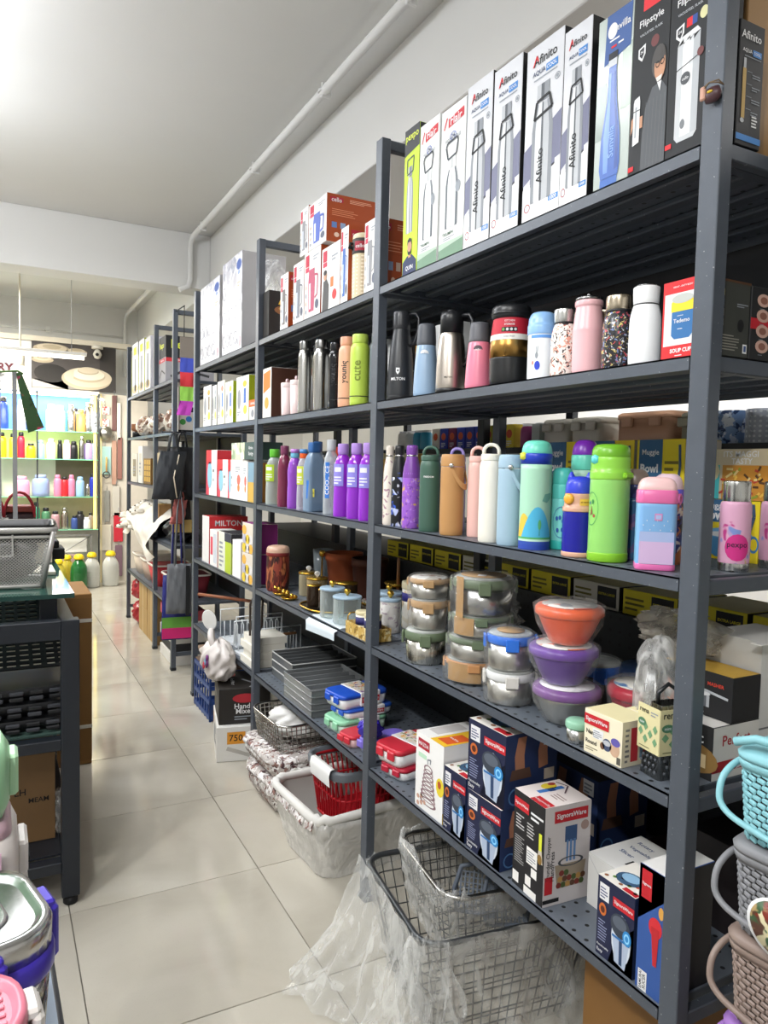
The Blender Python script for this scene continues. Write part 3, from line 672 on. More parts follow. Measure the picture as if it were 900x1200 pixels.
def art_press_top(p):
    p.rect(0, 0, 1, 1, K('#e7dcd8'), 0); p.rect(.5, .0, .98, .22, K('#c0202b'), 1); p.text('SignoraWare', .74, .11, .42, W_, 2, rot=180); p.rect(.28, .28, .4, .85, K('#3f74b8'), 1); p.rect(.3, .5, .42, .64, K('#24457a'), 2); p.ell(.2, .62, .13, .16, K('#e0c63a'), 1); p.ell(.14, .72, .06, .08, K('#a13a2e'), 2); p.stroke([(.1, .85), (.35, .95), (.6, .7)], .03, K('#5a4048'), 2); p.lines(.55, .4, .9, .6, 3, K('#a08c88'), 1)
def art_rotary(p): p.rect(0, 0, 1, 1, K('#d7d6d2'), 0); p.stroke([(0, .95), (.5, .35), (1, .8)], .006, GR, 1)
def art_rotary_top(p): p.rect(0, 0, 1, 1, K('#e8e7e4'), 0); p.text('Rotary', .3, .8, .3, K('#2f4a7d'), 1); p.text('Vegetable', .36, .62, .4, K('#2f4a7d'), 1); p.text('Slicer', .3, .44, .26, K('#2f4a7d'), 1); p.rect(.5, .2, .98, .36, BK, 1)
def art_sam(p):
    p.rect(0, 0, 1, 1, K('#33569a'), 0); p.poly([(0, .55), (1, .8), (1, 1), (0, 1)], K('#2b2226'), 0); red_band(p, 'Signora', .1, .74, .5, .97, 1)
    p.rect(.1, .0, .45, .16, W_, 1); p.text('SAMURAI', .2, .08, .14, K('#222'), 2, rot=90); p.text('SLICER', .34, .08, .12, K('#222'), 2, rot=90)
    p.ell(.7, .56, .26, .08, K('#cf2b33'), 2); p.poly([(.55, .56), (.86, .56), (.8, .26), (.66, .26)], K('#b9242c'), 3); p.ell(.9, .7, .1, .05, K('#d8a04a'), 2)
z5 = Z[4]; GB = 'kitchen gadget boxes on the nearest bottom shelf'
carton('white coil-strainer box with yellow band on top, far end of the nearest bottom shelf', 1.742, 1.60, z5, .212, .17, '#efeeec', '#eeeceb', '#ecebe8', art=art_mazda, endart=art_mazda_end, topart=art_mazda_top, group=GB, x=D + .012)
navy = '#1b2140'
carton('small navy chopper box on the shelf just in front of the white strainer box', 1.592, 1.492, z5, .168, .135, navy, '#20315a', '#e9e4dc', art=art_chop, endart=art_chop_end, topart=art_chop_top, group=GB, x=D + .010)
carton('navy chopper box lying under another, lower of the stacked pair', 1.484, 1.345, z5, .15, .145, navy, '#20315a', '#e9e4dc', art=art_chop, endart=art_chop_end, topart=art_chop_top, group=GB, x=D + .010)
carton('navy chopper box stacked on top, upper of the stacked pair', 1.488, 1.343, z5 + .1512, .178, .16, navy, '#20315a', '#e9e4dc', art=art_chop, endart=art_chop_end, topart=art_chop_top, group=GB, x=D + .012, rot=.03)
carton('tall black and pale pink hand-press chopper box alone on the bottom shelf', 1.30, 1.186, z5, .222, .125, '#1e1d1f', '#d2cbca', '#e7dcd8', art=art_press, endart=art_press_end, topart=art_press_top, group=GB, x=D + .012, rot=-.06)
carton('dim navy box standing in shade behind the white strainer box', 1.67, 1.52, z5, .21, .15, navy, '#171c33', '#4b4640', art=art_chop, endart=art_chop_end, group=GB, x=1.30)  # top and end colours darkened to carry the shelf's shade
carton('dim navy box standing in shade behind the stacked chopper boxes', 1.46, 1.28, z5, .2, .17, navy, '#171c33', '#3d3a3c', art=art_chop_end, endart=art_chop_end, group=GB, x=1.29)  # shade put into the top and end colours here as well
carton('plain white vegetable-slicer carton lying behind the near chopper box', 1.165, 1.02, z5, .115, .16, '#d7d6d2', '#d7d6d2', '#e8e7e4', art=art_rotary, topart=art_rotary_top, group=GB, x=D + .115)
carton('dark red printed flat box behind the white slicer carton', 1.17, .92, z5, .10, .13, '#3a1014', '#3a1014', '#2a1216', topart=lambda p: (p.rect(.2, .3, .8, .6, K('#7d1820'), 1), p.ell(.5, .45, .15, .2, K('#b3262e'), 2)), group=GB, x=1.34)
carton('navy chopper box with white top near the front post, bottom shelf', 1.032, .938, z5, .158, .10, navy, '#20315a', '#e9e4dc', art=art_chop, endart=art_chop_end, topart=art_chop_top, group=GB, x=D + .012)
carton('tall blue slicer box with red tools pictured, beside the front post', .928, .870, z5, .235, .13, '#33569a', '#1d1d20', '#e3e1de', art=art_sam, group=GB, x=D + .010)
# container shelf
def art_nan(p):
    p.rect(0, 0, 1, 1, K('#e8dfc4'), 0); red_band(p, 'SignoraWare', .0, .66, .66, .9); p.text('Nan', .16, .5, .2, K('#222'), 2, bold=.02); p.text('Round', .2, .28, .3, K('#222'), 2, bold=.02); p.rect(.24, .4, .52, .62, W_, 2); p.lines(.26, .42, .5, .6, 4, GR, 3)
    p.ell(.62, .36, .12, .14, K('#46506e'), 1); p.ell(.62, .4, .1, .06, K('#b7bac0'), 2); p.ell(.82, .34, .13, .17, K('#c8a58a'), 1); p.ell(.84, .5, .12, .09, K('#5f57a5'), 2); p.ell(.5, .3, .06, .08, K('#6d4b3a'), 1); p.rect(.88, .04, .98, .2, K('#5a564e'), 1); p.lines(.05, .08, .4, .18, 2, K('#8a8268'), 1)
def art_nan_end(p):
    p.rect(0, 0, 1, 1, K('#d8cfb6'), 0); p.rect(.3, .1, .55, .85, K('#b9303a'), 1); p.rect(.62, .15, .85, .5, K('#7a93ac'), 1); p.lines(.1, .1, .26, .9, 7, K('#777'), 1)
carton('cream box of round steel tiffins at the front of the container shelf', 1.085, .985, Z[3], .088, .075, '#e8dfc4', '#d8cfb6', '#e6dcae', art=art_nan, endart=art_nan_end, x=D + .010, rot=.0)
carton('cream tiffin box right behind the first one, its striped end showing', 1.055, .955, Z[3], .086, .06, '#e8dfc4', '#d8cfb6', '#e6dcae', art=art_nan, endart=art_nan_end, x=D + .092)
# ================================================================ bottles
def prof_r(prof):
    def f(z):
        for (r0, z0), (r1, z1) in zip(prof, prof[1:]):
            if z0 <= z <= z1 and z1 > z0: return r0 + (r1 - r0) * (z - z0) / (z1 - z0)
        return prof[-1][0]
    return f
def smooth_prof(p, n=3):
    """Chaikin-rounded profile"""
    for _ in range(n):
        q = [p[0]]
        for (r0, z0), (r1, z1) in zip(p, p[1:]): q += [(r0 * .75 + r1 * .25, z0 * .75 + z1 * .25), (r0 * .25 + r1 * .75, z0 * .25 + z1 * .75)]
        p = q + [p[-1]]
    return p
def bottle(label, x, y, z, r, h, body, bm, parts=(), group=None, name='water_bottle', cat='bottle', seg=28, soft=2, sq=False, rot=0):
    """body and parts: [(radius fraction, height fraction)]; parts = (name, profile, material)"""
    R = lambda pr: [(a * r, b_ * h) for a, b_ in pr]
    def shell(prof, m, s):
        b = B(); pr = smooth_prof(R(prof), s) if s else R(prof)
        if sq: b.loft([rrect(2 * q, 2 * q * .82, q * .35, zz_, 3) for q, zz_ in pr if q > 1e-5], m)
        else: b.lathe(pr, m, seg)
        return b
    o = tag(shell(body, bm, soft).obj(name, None, (x, y, z + .0006), rot), label, cat, group)
    for nm, pr, m in parts: shell(pr, m, 1 if len(pr) > 4 else 0).obj(nm, o)
    o['r'] = r; o['h'] = h
    return o
CA = math.radians(-132)   # side of a bottle that faces the aisle and the near end of the rack
def arch(o, x0, z0, wd, ht, t, m, ang=CA + PI / 2, name='carry_handle', flat=1.8, off=0.):
    """upright loop over a lid, wd wide, in the vertical plane at angle ang"""
    ca, sa = math.cos(ang), math.sin(ang); pts = []
    for k in range(13):
        a = PI * k / 12; u = -math.cos(a); v = math.sin(a) ** .55
        pts.append((ca * wd / 2 * u + x0 * ca, sa * wd / 2 * u + x0 * sa, z0 + ht * v))
    b = B(); b.tube(pts, t, m, 8); return b.obj(name, o)
def jug_handle(o, r, z0, z1, outw, ang, m, t=.007, name='side_handle'):
    ca, sa = math.cos(ang), math.sin(ang); b = B()
    P_ = [(r * .7, z1), (r + outw * .7, z1 + .002), (r + outw, z1 - .015), (r + outw * .95, (z0 + z1) / 2), (r + outw * .55, z0 + .01), (r * .85, z0)]
    b.tube([(q * ca, q * sa, zz_) for q, zz_ in P_], t, m, 8); return b.obj(name, o)
def btext(o, t, prof, z0, h, arc, mat, wf=.9, rot=0, ang=CA):
    p = Pr(); p.wrap(prof_r(prof), ang, z0, h, arc); p.text(t, .5, .5, wf, mat, 1, rot=rot, bold=.02); return p.obj('printed_name', o)
def bprint(o, prof, z0, h, arc, fn, ang=CA, name='printed_artwork'):
    p = Pr(); p.wrap(prof_r(prof), ang, z0, h, arc); fn(p); return p.obj(name, o)
ch = K('#1b1c1f', .35); MT = lambda c, r=.32: M(c, r, 0, .03, 20)
z2 = Z[1]; G2 = 'flasks on the second shelf of the nearest bay'
body = [(.86, 0), (1, .015), (1.02, .12), (1, .35), (.9, .55), (.74, .72), (.66, .78), (.66, .80)]
o = bottle('tall matt black flask with jug handle, first on the second shelf', 1.091, 1.962, z2, .038, .266, body, MT('#24262a', .38), [('lid', [(.67, .80), (.7, .81), (.7, .98), (.64, 1), (0, 1)], MT('#2b2c30')), ('base_ring', [(.98, 0), (1.03, .01), (1.03, .05), (.98, .06)], K('#131417'))], G2, 'vacuum_flask', 'flask')
jug_handle(o, .03, .16, .255, .03, math.radians(-60), ch, .005)
btext(o, 'MILTON', [(.0382, 0), (.0382, .2)], .055, .015, 1.9, W_, .6); bprint(o, [(.0382, 0), (.0382, .2)], .075, .02, .5, lambda p: (p.poly([(.2, 1), (.8, 1), (.8, .4), (.5, 0), (.2, .4)], W_, 0), p.ell(.5, .6, .14, .14, ch, 1)))
fb = [(.86, 0), (1, .02), (1, .1), (.92, .4), (.8, .68), (.74, .71)]
def oval(o, r, z, c, c2, t='cello'): bprint(o, [(r, z - .02), (r, z + .02)], z - .011, .022, 1.0, lambda p: (p.ell(.5, .5, .42, .48, c, 0, 20), p.text(t, .5, .5, .5, c2, 2)))
for lb, yy, rr, hh, c, lid in (('powder blue tapered flask with grey lid beside the black flask', 1.812, .035, .206, '#8fa9c4', '#4d5158'), ('salmon pink tapered flask with grey lid, next to the gold jar', 1.551, .034, .168, '#e07f97', '#55565c')):
    o = bottle(lb, D + .016 + rr, yy, z2, rr, hh, fb, MT(c, .3), [('lid', [(.76, .70), (.8, .715), (.78, .8), (.72, .96), (.64, 1), (0, 1)], MT(lid, .45))], G2, 'vacuum_flask', 'flask')
    oval(o, rr * .83, hh * .58, W_ if lid == '#4d5158' else K('#5a4a55'), K('#7f99b6') if lid == '#4d5158' else W_)
o = bottle('brushed steel jug with black lid and curved black handle on the second shelf', 1.092, 1.686, z2, .040, .216, [(.9, 0), (1, .06), (1, .2), (.95, .5), (.84, .7), (.76, .74)], steel('#b9b0a6', .3), [('lid', [(.78, .74), (.78, .95), (.72, 1), (0, 1)], ch), ('base_ring', [(.95, 0), (1.02, .01), (1.02, .05), (.98, .06)], ch), ('pour_spout', [(.3, .98), (.34, 1.03), (0, 1.04)], ch)], G2, 'steel_jug', 'jug')
jug_handle(o, .034, .07, .205, .028, math.radians(-62), ch, .006); btext(o, 'MILTON', [(.0402, 0), (.0402, .2)], .035, .012, .9, K('#6a655d'), .6)
def gold_wrap(p):
    p.rect(0, .62, 1, .82, K('#b61f34'), 0); p.text('KITCHEN', .5, .78, .16, K('#e9c7c9'), 1); p.text('STORAGE', .5, .735, .16, W_, 2); p.rect(.38, .645, .62, .70, BK, 1); p.rect(0, .55, 1, .62, K('#e9e5db'), 1); p.text('keeps fresh', .5, .585, .16, GR, 2)
    for k, c in enumerate(('#6aa04a', '#d0d0d0', '#d0d0d0', '#d0d0d0')): p.ell(.41 + .06 * k, .672, .02, .018, K(c), 2)
gp = [(.84, 0), (.95, .02), (1, .08), (1, .28), (.99, .3), (1, .33), (.98, .5), (.9, .72), (.84, .82)]
o = bottle('large gold and black storage jar with red paper band on the second shelf', 1.103, 1.442, z2, .050, .192, [(.84, 0), (.95, .02), (1, .08), (1, .34)], MT('#1a1b1c', .3), [('gold_body', gp[5:], steel('#b58a4b', .28)), ('lid', [(.86, .82), (.94, .84), (.95, .93), (.9, .98), (.6, 1), (0, 1)], ch), ('lid_ring', [(.92, .86), (.97, .87), (.97, .9), (.92, .91)], ch)], G2, 'storage_jar', 'jar')
bprint(o, [(a * .05 + .0004, b_ * .192) for a, b_ in gp], 0, .192, 3.4, gold_wrap)
o = bottle('light blue kids sipper mug with tall dome lid and wide handle', 1.083, 1.302, z2, .031, .15, [(.95, 0), (1, .02), (1, .68)], MT('#eef3f6', .3), [('lid', [(1.02, .66), (1.05, .68), (1.05, .8), (1, .81), (.98, .9), (.8, .98), (.5, 1), (0, 1)], MT('#8cb6e6', .3))], G2, 'sipper_mug', 'mug')
jug_handle(o, .028, .03, .105, .018, math.radians(-70), MT('#5f97dc', .3), .008)
bprint(o, [(.031, 0), (.031, .1)], .0, .1, 1.6, lambda p: (p.ell(.34, .3, .13, .1, K('#2b45c4'), 0), p.ell(.3, .52, .07, .07, GR, 0), p.stroke([(.28, .58), (.27, .72)], .03, GR, 1), p.stroke([(.34, .58), (.35, .72)], .03, GR, 1), p.ell(.12, .36, .04, .05, K('#c06a4a'), 0), p.rect(.0, .9, 1, .97, K('#5f97dc'), 0)))
MB_ = [(.9, 0), (1, .02), (1, .5), (.94, .66), (.74, .78), (.7, .8)]
FL1 = blot('#f0eae2', ['#b4705c', '#3a3336', '#d9a08c'], 120, .40, .3); FL2 = blot('#1c1d22', ['#cfd3da', '#6d7fae', '#c24a52', '#d8c37a'], 140, .36, .3)
o = bottle('white flask with rust flower pattern and steel cap on the second shelf', 1.080, 1.226, z2, .028, .143, MB_, FL1, [('steel_cap', [(.76, .79), (.8, .81), (.84, .97), (.8, 1), (0, 1)], steel()), ('cap_ring', [(.72, .77), (.8, .78), (.8, .8), (.72, .81)], ch)], G2)
o = bottle('pastel pink milk-churn flask with steel lid, second shelf', 1.085, 1.160, z2, .031, .158, [(.92, 0), (1, .02), (1, .52), (1.02, .55), (1.01, .58), (.9, .75), (.84, .84), (.84, .86), (.92, .875), (.92, .93), (.86, .94)], MT('#e9b8bd', .3), [('steel_lid', [(.88, .94), (.92, .95), (.9, .985), (.3, 1), (0, 1)], steel('#8d8d8d')), ('lid_knob', [(.12, 1), (.16, 1.02), (.1, 1.05), (0, 1.05)], steel('#777'))], G2)
for xx, yy, lb in ((1.086, 1.077, 'black flask printed with white birds and flowers, steel cap, front of its pair'), (1.16, 1.19, 'black patterned flask half hidden behind the pastel pink flask')):
    bottle(lb, xx, yy, z2, .031, .144, MB_, FL2, [('steel_cap', [(.76, .79), (.82, .81), (.84, .97), (.8, 1), (0, 1)], steel('#b9ad98')), ('cap_ring', [(.72, .76), (.82, .77), (.82, .8), (.72, .81)], ch)], G2)
o = bottle('plain white round-shouldered bottle beside the red soup cup box', 1.082, 1.006, z2, .029, .147, [(.92, 0), (1, .02), (1, .5), (.95, .64), (.78, .76)], MT('#f3f4f5', .3), [('lid', [(.74, .765), (.8, .78), (.84, .97), (.8, .99), (0, .99)], MT('#f3f4f5', .3)), ('neck_band', [(.74, .75), (.79, .755), (.79, .77), (.74, .775)], ch), ('lid_rim', [(.5, .985), (.7, .99), (.7, 1.01), (.5, 1.015), (0, 1.01)], steel('#8d8d8d'))], G2)
carton('white carton behind the pink tapered flask on the second shelf', 1.98, 1.84, z2, .235, .10, '#e9eaea', '#b9bbbb', x=1.20)
carton('yellow carton at the very end behind the black flask', 2.012, 1.985, z2, .18, .11, '#d99a1f', '#d99a1f', x=1.17, art=lambda p: p.rect(.1, .1, .9, .7, K('#e6b84a'), 1))

# ---------------- middle shelf: bottles
z3 = Z[2]; G3 = 'bottles on the middle shelf of the nearest bay'
colab = [(.9, 0), (1, .015), (1, .62), (.9, .72), (.6, .86), (.56, .88)]
for lb, yy, rr, m, cap in (('slim cream bottle with rose pattern, first on the middle shelf', 1.984, .019, blot('#e6ddd2', ['#a98593'], 55, .4), K('#d9cfc4')), ('black bottle with blue and white flower clusters on the middle shelf', 1.930, .023, blot('#17181d', ['#2f56c4', '#b9c4ea', '#e9ecf6'], 32, .38), ch), ('violet glitter cola-shaped bottle on the middle shelf', 1.862, .027, blot('#9a5fc9', ['#7a45ab', '#d9b45c', '#b98ae0'], 75, .36), MT('#7a449f'))):
    o = bottle(lb, D + .016 + rr, yy, z3, rr, .243, colab, m, [('cap', [(.6, .875), (.64, .89), (.64, .98), (.56, 1), (0, 1)], cap), ('neck_ring', [(.56, .86), (.62, .865), (.62, .885), (.56, .89)], steel())], G3)
    if 'cream' not in lb:
        b = B(); b.lathe([(1.003 * rr, .148), (.92 * rr, .174), (.64 * rr, .207), (.6 * rr, .213)], cap, 24, cap0=False, cap1=False); b.obj('plain_shoulder', o)
hb = [(.92, 0), (1, .02), (1, .76), (.95, .8), (.86, .83)]
def loop_bottle(lb, x, yy, rr, hh, c, t='', c2=None):
    m = MT(c, .45); o = bottle(lb, x, yy, z3, rr, hh, hb, m, [('screw_lid', [(.88, .83), (.92, .84), (.92, .885), (.86, .9), (0, .9)], MT(c2 or c, .45))], G3)
    arch(o, 0, hh * .88, rr * 1.35, hh * .115, .0045, MT(c2 or c, .45))
    if t: btext(o, t, [(rr, 0), (rr, hh)], hh * .62, .012, 1.2, W_, .8)
    return o
loop_bottle('dark green bottle with loop lid, fourth on the middle shelf', 1.083, 1.76, .030, .238, '#3f5f52', 'FREEDOM')
loop_bottle('pale pink bottle with loop lid behind the tan strap bottle', 1.125, 1.592, .025, .236, '#e8b9b0')
loop_bottle('ivory white bottle with loop lid, middle shelf', 1.079, 1.471, .028, .24, '#eae6da')
loop_bottle('lavender bottle with loop lid tucked behind the tan bottle', 1.165, 1.75, .026, .236, '#9f8fd0')
def strap_bottle(lb, x, yy, rr, hh, c):
    m = MT(c, .45); o = bottle(lb, x, yy, z3, rr, hh, [(.92, 0), (1, .02), (1, .84), (.99, .845)], m, [('lid', [(1.0, .85), (1.02, .86), (1.0, .93), (.95, .99), (.85, 1), (0, 1)], m)], G3)
    b = B(); r_ = rr * 1.07
    pts = [((rr * (1.06 + .30 * math.sin(a / 2.2 * PI) ** 2)) * math.cos(CA + a), (rr * (1.06 + .30 * math.sin(a / 2.2 * PI) ** 2)) * math.sin(CA + a), hh * (.86 - .26 * math.sin(a / 2.2 * PI))) for a in [k * .2 for k in range(12)]]
    for p, q in zip(pts, pts[1:]):
        b.add([(p[0], p[1], p[2] - .008), (q[0], q[1], q[2] - .008), (q[0], q[1], q[2] + .008), (p[0], p[1], p[2] + .008), (p[0] * .95, p[1] * .95, p[2] - .008), (q[0] * .95, q[1] * .95, q[2] - .008), (q[0] * .95, q[1] * .95, q[2] + .008), (p[0] * .95, p[1] * .95, p[2] + .008)], [(0, 1, 2, 3), (7, 6, 5, 4), (3, 2, 6, 7), (0, 4, 5, 1)], m)
    b.obj('carry_strap', o)
    b = B(); b.lathe([(.006, 0), (.006, .004), (.004, .005), (0, .005)], steel(), 12)
    s = b.obj('strap_rivet', o, (r_ * math.cos(CA + .05), r_ * math.sin(CA + .05), hh * .86)); s.rotation_euler = (0, PI / 2, CA + .05)
strap_bottle('tan brown bottle with a diagonal carry strap, middle shelf', 1.086, 1.652, .032, .216, '#b98a56')
strap_bottle('powder blue bottle with a carry strap beside the ivory bottle', 1.081, 1.394, .030, .214, '#9db9cc')
# kids bottles
def hill(p):
    p.rect(0, .06, 1, .1, K('#2f4fa8'), 0); p.rect(0, .1, 1, .125, K('#bfe3d2'), 0); p.rect(0, .125, 1, .15, K('#59b56a'), 0); p.rect(0, 0, 1, .06, K('#2746a6'), 0)
    p.poly([(.04, .15)] + [(.04 + .5 * k / 10, .15 + .28 * math.sin(PI * (k / 10) ** .8)) for k in range(11)], K('#dfc04a'), 1); p.poly([(.2 + .75 * k / 12, .15 + .36 * math.sin(PI * k / 12)) for k in range(13)], K('#4fb6dc'), 2)
    p.stroke([(.62, .17), (.62, .34)], .012, K('#3c8f5a'), 3); p.ell(.62, .3, .035, .06, K('#58b06e'), 4); p.poly([(.66, .58), (.72, .66), (.9, .68), (.9, .62), (.78, .56)], K('#6fae9d'), 3)
o = bottle('tall mint kids bottle with navy and aqua flip lid and hill print', 1.089, 1.312, z3, .035, .246, [(.95, 0), (1, .02), (1, .78)], MT('#a9d8bd'), [('lid_collar', [(1.0, .78), (1.0, .87), (.96, .88)], MT('#2540b8')), ('flip_lid', [(.94, .875), (.98, .885), (.95, .93), (.8, .98), (.5, 1), (0, 1)], MT('#6fd2bb'))], G3)
bprint(o, [(.0352, 0), (.0352, .2)], 0, .19, 2.9, hill); b = B(); b.lathe([(0, -.01), (.009, -.006), (.009, .006), (0, .01)], MT('#d9dd4a'), 12, (.033 * math.cos(CA - 1.0), .033 * math.sin(CA - 1.0), .21)); b.obj('lid_button', o)
o = bottle('small turquoise kids bottle between the mint bottle and the owl bottle', 1.15, 1.292, z3, .026, .186, [(.95, 0), (1, .02), (1, .6), (.97, .62)], MT('#7fdcd6'), [('lid_collar', [(.97, .62), (.99, .63), (.99, .78), (.95, .8)], MT('#62cfc6')), ('flip_lid', [(.93, .8), (.96, .82), (.9, .95), (.6, 1), (0, 1)], MT('#54c4bb')), ('base_band', [(1.0, 0), (1.02, .01), (1.02, .1), (1.0, .11)], MT('#37b9b0'))], G3)
bprint(o, [(.0272, 0), (.0272, .1)], .02, .085, 1.8, lambda p: (p.ring(.5, .5, .4, .42, K('#3a6fae'), 0, .96, 24), [p.ell(.5 + .2 * math.cos(k * 1.9), .5 + .24 * math.sin(k * 2.6), .06, .06, K('#2f5fae'), 1) for k in range(7)]))
o = bottle('navy blue kids bottle with beige owl-eared lid and orange button', 1.087, 1.167, z3, .034, .172, [(.95, .02), (1, .06), (1, .52), (.98, .555)], MT('#1d1f96', .2), [('base_band', [(.96, 0), (1.01, .01), (1.01, .055), (.97, .065)], MT('#d9a890')), ('lid_collar', [(1.02, .55), (1.02, .6), (.92, .62), (.9, .76), (.88, .77)], MT('#cf9f88')), ('flip_lid', [(.88, .77), (.89, .8), (.82, .92), (.55, .97), (0, .98)], MT('#3342c9'))], G3)
for s in (-1, 1):
    b = B(); b.lathe([(.009, 0), (.007, .01), (.003, .018), (0, .02)], MT('#3342c9'), 10, (.018 * math.cos(CA + s * PI / 2), .018 * math.sin(CA + s * PI / 2), .158)); b.obj('lid_ear', o)
b = B(); b.lathe([(.0115, 0), (.0115, .006), (.009, .009), (0, .009)], MT('#f2a93c'), 16); q = b.obj('lid_button', o, (.029 * math.cos(CA - .75), .029 * math.sin(CA - .75), .121)); q.rotation_euler = (0, PI / 2, CA - .75)
bprint(o, [(.0318, 0), (.0318, .2)], .108, .014, .7, lambda p: (p.rect(0, 0, 1, 1, K('#e8b84a'), 0), p.text('BE HAPPY', .5, .5, .8, K('#7a4a2a'), 1)), CA + .35)
lm = MT('#8fcf6a', .3)
o = bottle('large lime green kids bottle with screw-on flip top, middle shelf', 1.092, 1.088, z3, .039, .234, [(.97, .03), (1, .05), (1, .70), (.97, .72)], lm, [('base_band', [(.98, 0), (1.02, .01), (1.02, .07), (1, .08)], MT('#86c62f', .3)), ('lid_collar', [(1.01, .70), (1.03, .71), (1.03, .765), (.98, .775), (.98, .88), (.95, .89)], MT('#8fd24a', .3)), ('flip_lid', [(.95, .89), (.97, .9), (.93, .965), (.7, 1), (0, 1)], MT('#6faf2c', .3))], G3)
b = B(); b.box(-.004, .006, -.014, .014, -.006, .006, MT('#86c62f', .3), .003); q = b.obj('lid_latch', o, (.040 * math.cos(CA + .9), .040 * math.sin(CA + .9), .172), CA + .9)
b = B(); b.lathe([(0, -.011), (.010, -.006), (.010, .006), (0, .011)], MT('#5fd0d0'), 12, (.034 * math.cos(CA - 1.0), .034 * math.sin(CA - 1.0), .203)); b.obj('lid_button', o)
bprint(o, [(.0392, 0), (.0392, .2)], .07, .07, 1.0, lambda p: (p.ring(.5, .5, .46, .48, K('#4a9a5a'), 0, .95, 24), p.poly([(.4, .3), (.6, .36), (.5, .6)], K('#8a5a3a'), 1), p.ell(.6, .7, .08, .07, K('#3f8f4a'), 1), p.ell(.36, .66, .06, .05, K('#3f7f9a'), 1), p.ell(.7, .3, .08, .05, K('#9a4a3a'), 1)), CA - 1.05)
def kid(p):
    p.rect(0, 0, 1, .38, K('#d3b6dc'), 0); p.rect(0, .38, 1, .55, K('#a9b9e2'), 0); p.rect(.42, .74, .64, .86, K('#d58bc0'), 1); p.rect(.45, .765, .61, .835, K('#a9b9e2'), 2)
    for k in range(9): p.ell(.1 + .1 * k, .66 + .09 * math.sin(k * 2.1), .012, .012, W_, 1)
o = bottle('small sky blue kids bottle with pink lid at the front of the middle shelf', 1.089, .966, z3, .035, .172, [(.96, .03), (1, .05), (1, .71), (.97, .72)], MT('#7fb0e0'), [('base_band', [(.98, 0), (1.01, .01), (1.01, .06), (.98, .07)], MT('#df6fae')), ('lid_collar', [(1.0, .715), (1.02, .725), (1.0, .85), (.96, .86)], MT('#e26fa6')), ('flip_lid', [(.94, .855), (.96, .87), (.88, .95), (.6, .995), (0, 1)], MT('#eec5c4'))], G3, sq=True, rot=.7)
for q in o.children: pass
bprint(o, [(.0385, 0), (.0385, .2)], .01, .108, 1.15, kid, PI * 1.5 - .7 - .1) if False else None
p = Pr(); p.face((-.030, -.0292, .012), (1, 0, 0), (0, 0, 1), (0, -1, 0), .060, .108); 
o.rotation_euler = (0, 0, -.75); kid(p); p.obj('printed_artwork', o)
b = B(); b.lathe([(.010, 0), (.010, .007), (.006, .008), (.006, .005), (0, .005)], MT('#df6fae'), 16); q = b.obj('lid_button', o, (.034, -.01, .132)); q.rotation_euler = (0, PI / 2, -.4)
# second row, partly hidden
bottle('mint kids bottle with purple cap standing behind the lime bottle', 1.225, 1.302, z3, .031, .252, [(.95, 0), (1, .02), (1, .72)], MT('#a9d0bd'), [('lid_collar', [(1.0, .72), (1.02, .73), (1.02, .85), (.98, .86)], MT('#66cdb6')), ('flip_lid', [(.96, .86), (.98, .88), (.85, .96), (.5, 1), (0, 1)], MT('#7a2fb0'))], G3)
bottle('dusky violet kids bottle with grey-brown lid behind the sky blue one', 1.175, 1.10, z3, .03, .186, [(.95, 0), (1, .02), (1, .68)], blot('#5a5284', ['#7f5f8a', '#2f5f8a'], 30, .5), [('lid_collar', [(1.0, .68), (1.02, .69), (1.0, .82), (.96, .83)], MT('#3a3c78')), ('flip_lid', [(.94, .83), (.95, .85), (.85, .95), (.5, 1), (0, 1)], MT('#8d7b72'))], G3)
bottle('multicoloured kids bottle with lilac lid behind the nearest post', 1.18, 1.02, z3, .03, .178, [(.95, 0), (1, .02), (1, .68)], blot('#2a3a8a', ['#e2d9d0', '#c9784a', '#1d1f3a'], 34, .45), [('lid_collar', [(1.0, .68), (1.02, .69), (1.0, .82), (.96, .83)], MT('#6a5fd0')), ('flip_lid', [(.94, .83), (.95, .85), (.85, .95), (.5, 1), (0, 1)], MT('#e8c9d4'))], G3)
TRO = blot('#dfa9c6', ['#c43f8a', '#7f93cf', '#9a7fae', '#c9b84a'], 22, .36, .35)
for lb, x, yy in (('pink tropical-leaf bottle with steel base seen just past the nearest post', 1.225, .90), ('pink tropical-leaf bottle with steel base, farther from the nearest post', 1.345, .90)):
    o = bottle(lb, x, yy, z3, .0275, .168, [(.98, .09), (1, .1), (1, .72), (.94, .76), (.86, .77)], TRO, [('steel_base', [(.95, 0), (.98, .01), (.98, .09), (.97, .1)], steel()), ('steel_cap', [(.86, .77), (.88, .78), (.88, .98), (.84, 1), (0, 1)], steel())], G3)
    if 'just past' in lb: bprint(o, [(.0277, 0), (.0277, .2)], .02, .05, 1.6, lambda p: (p.ell(.5, .5, .5, .5, K('#d22f86'), 0), p.text('pexpo', .5, .55, .8, K('#3a1a3a'), 1)))
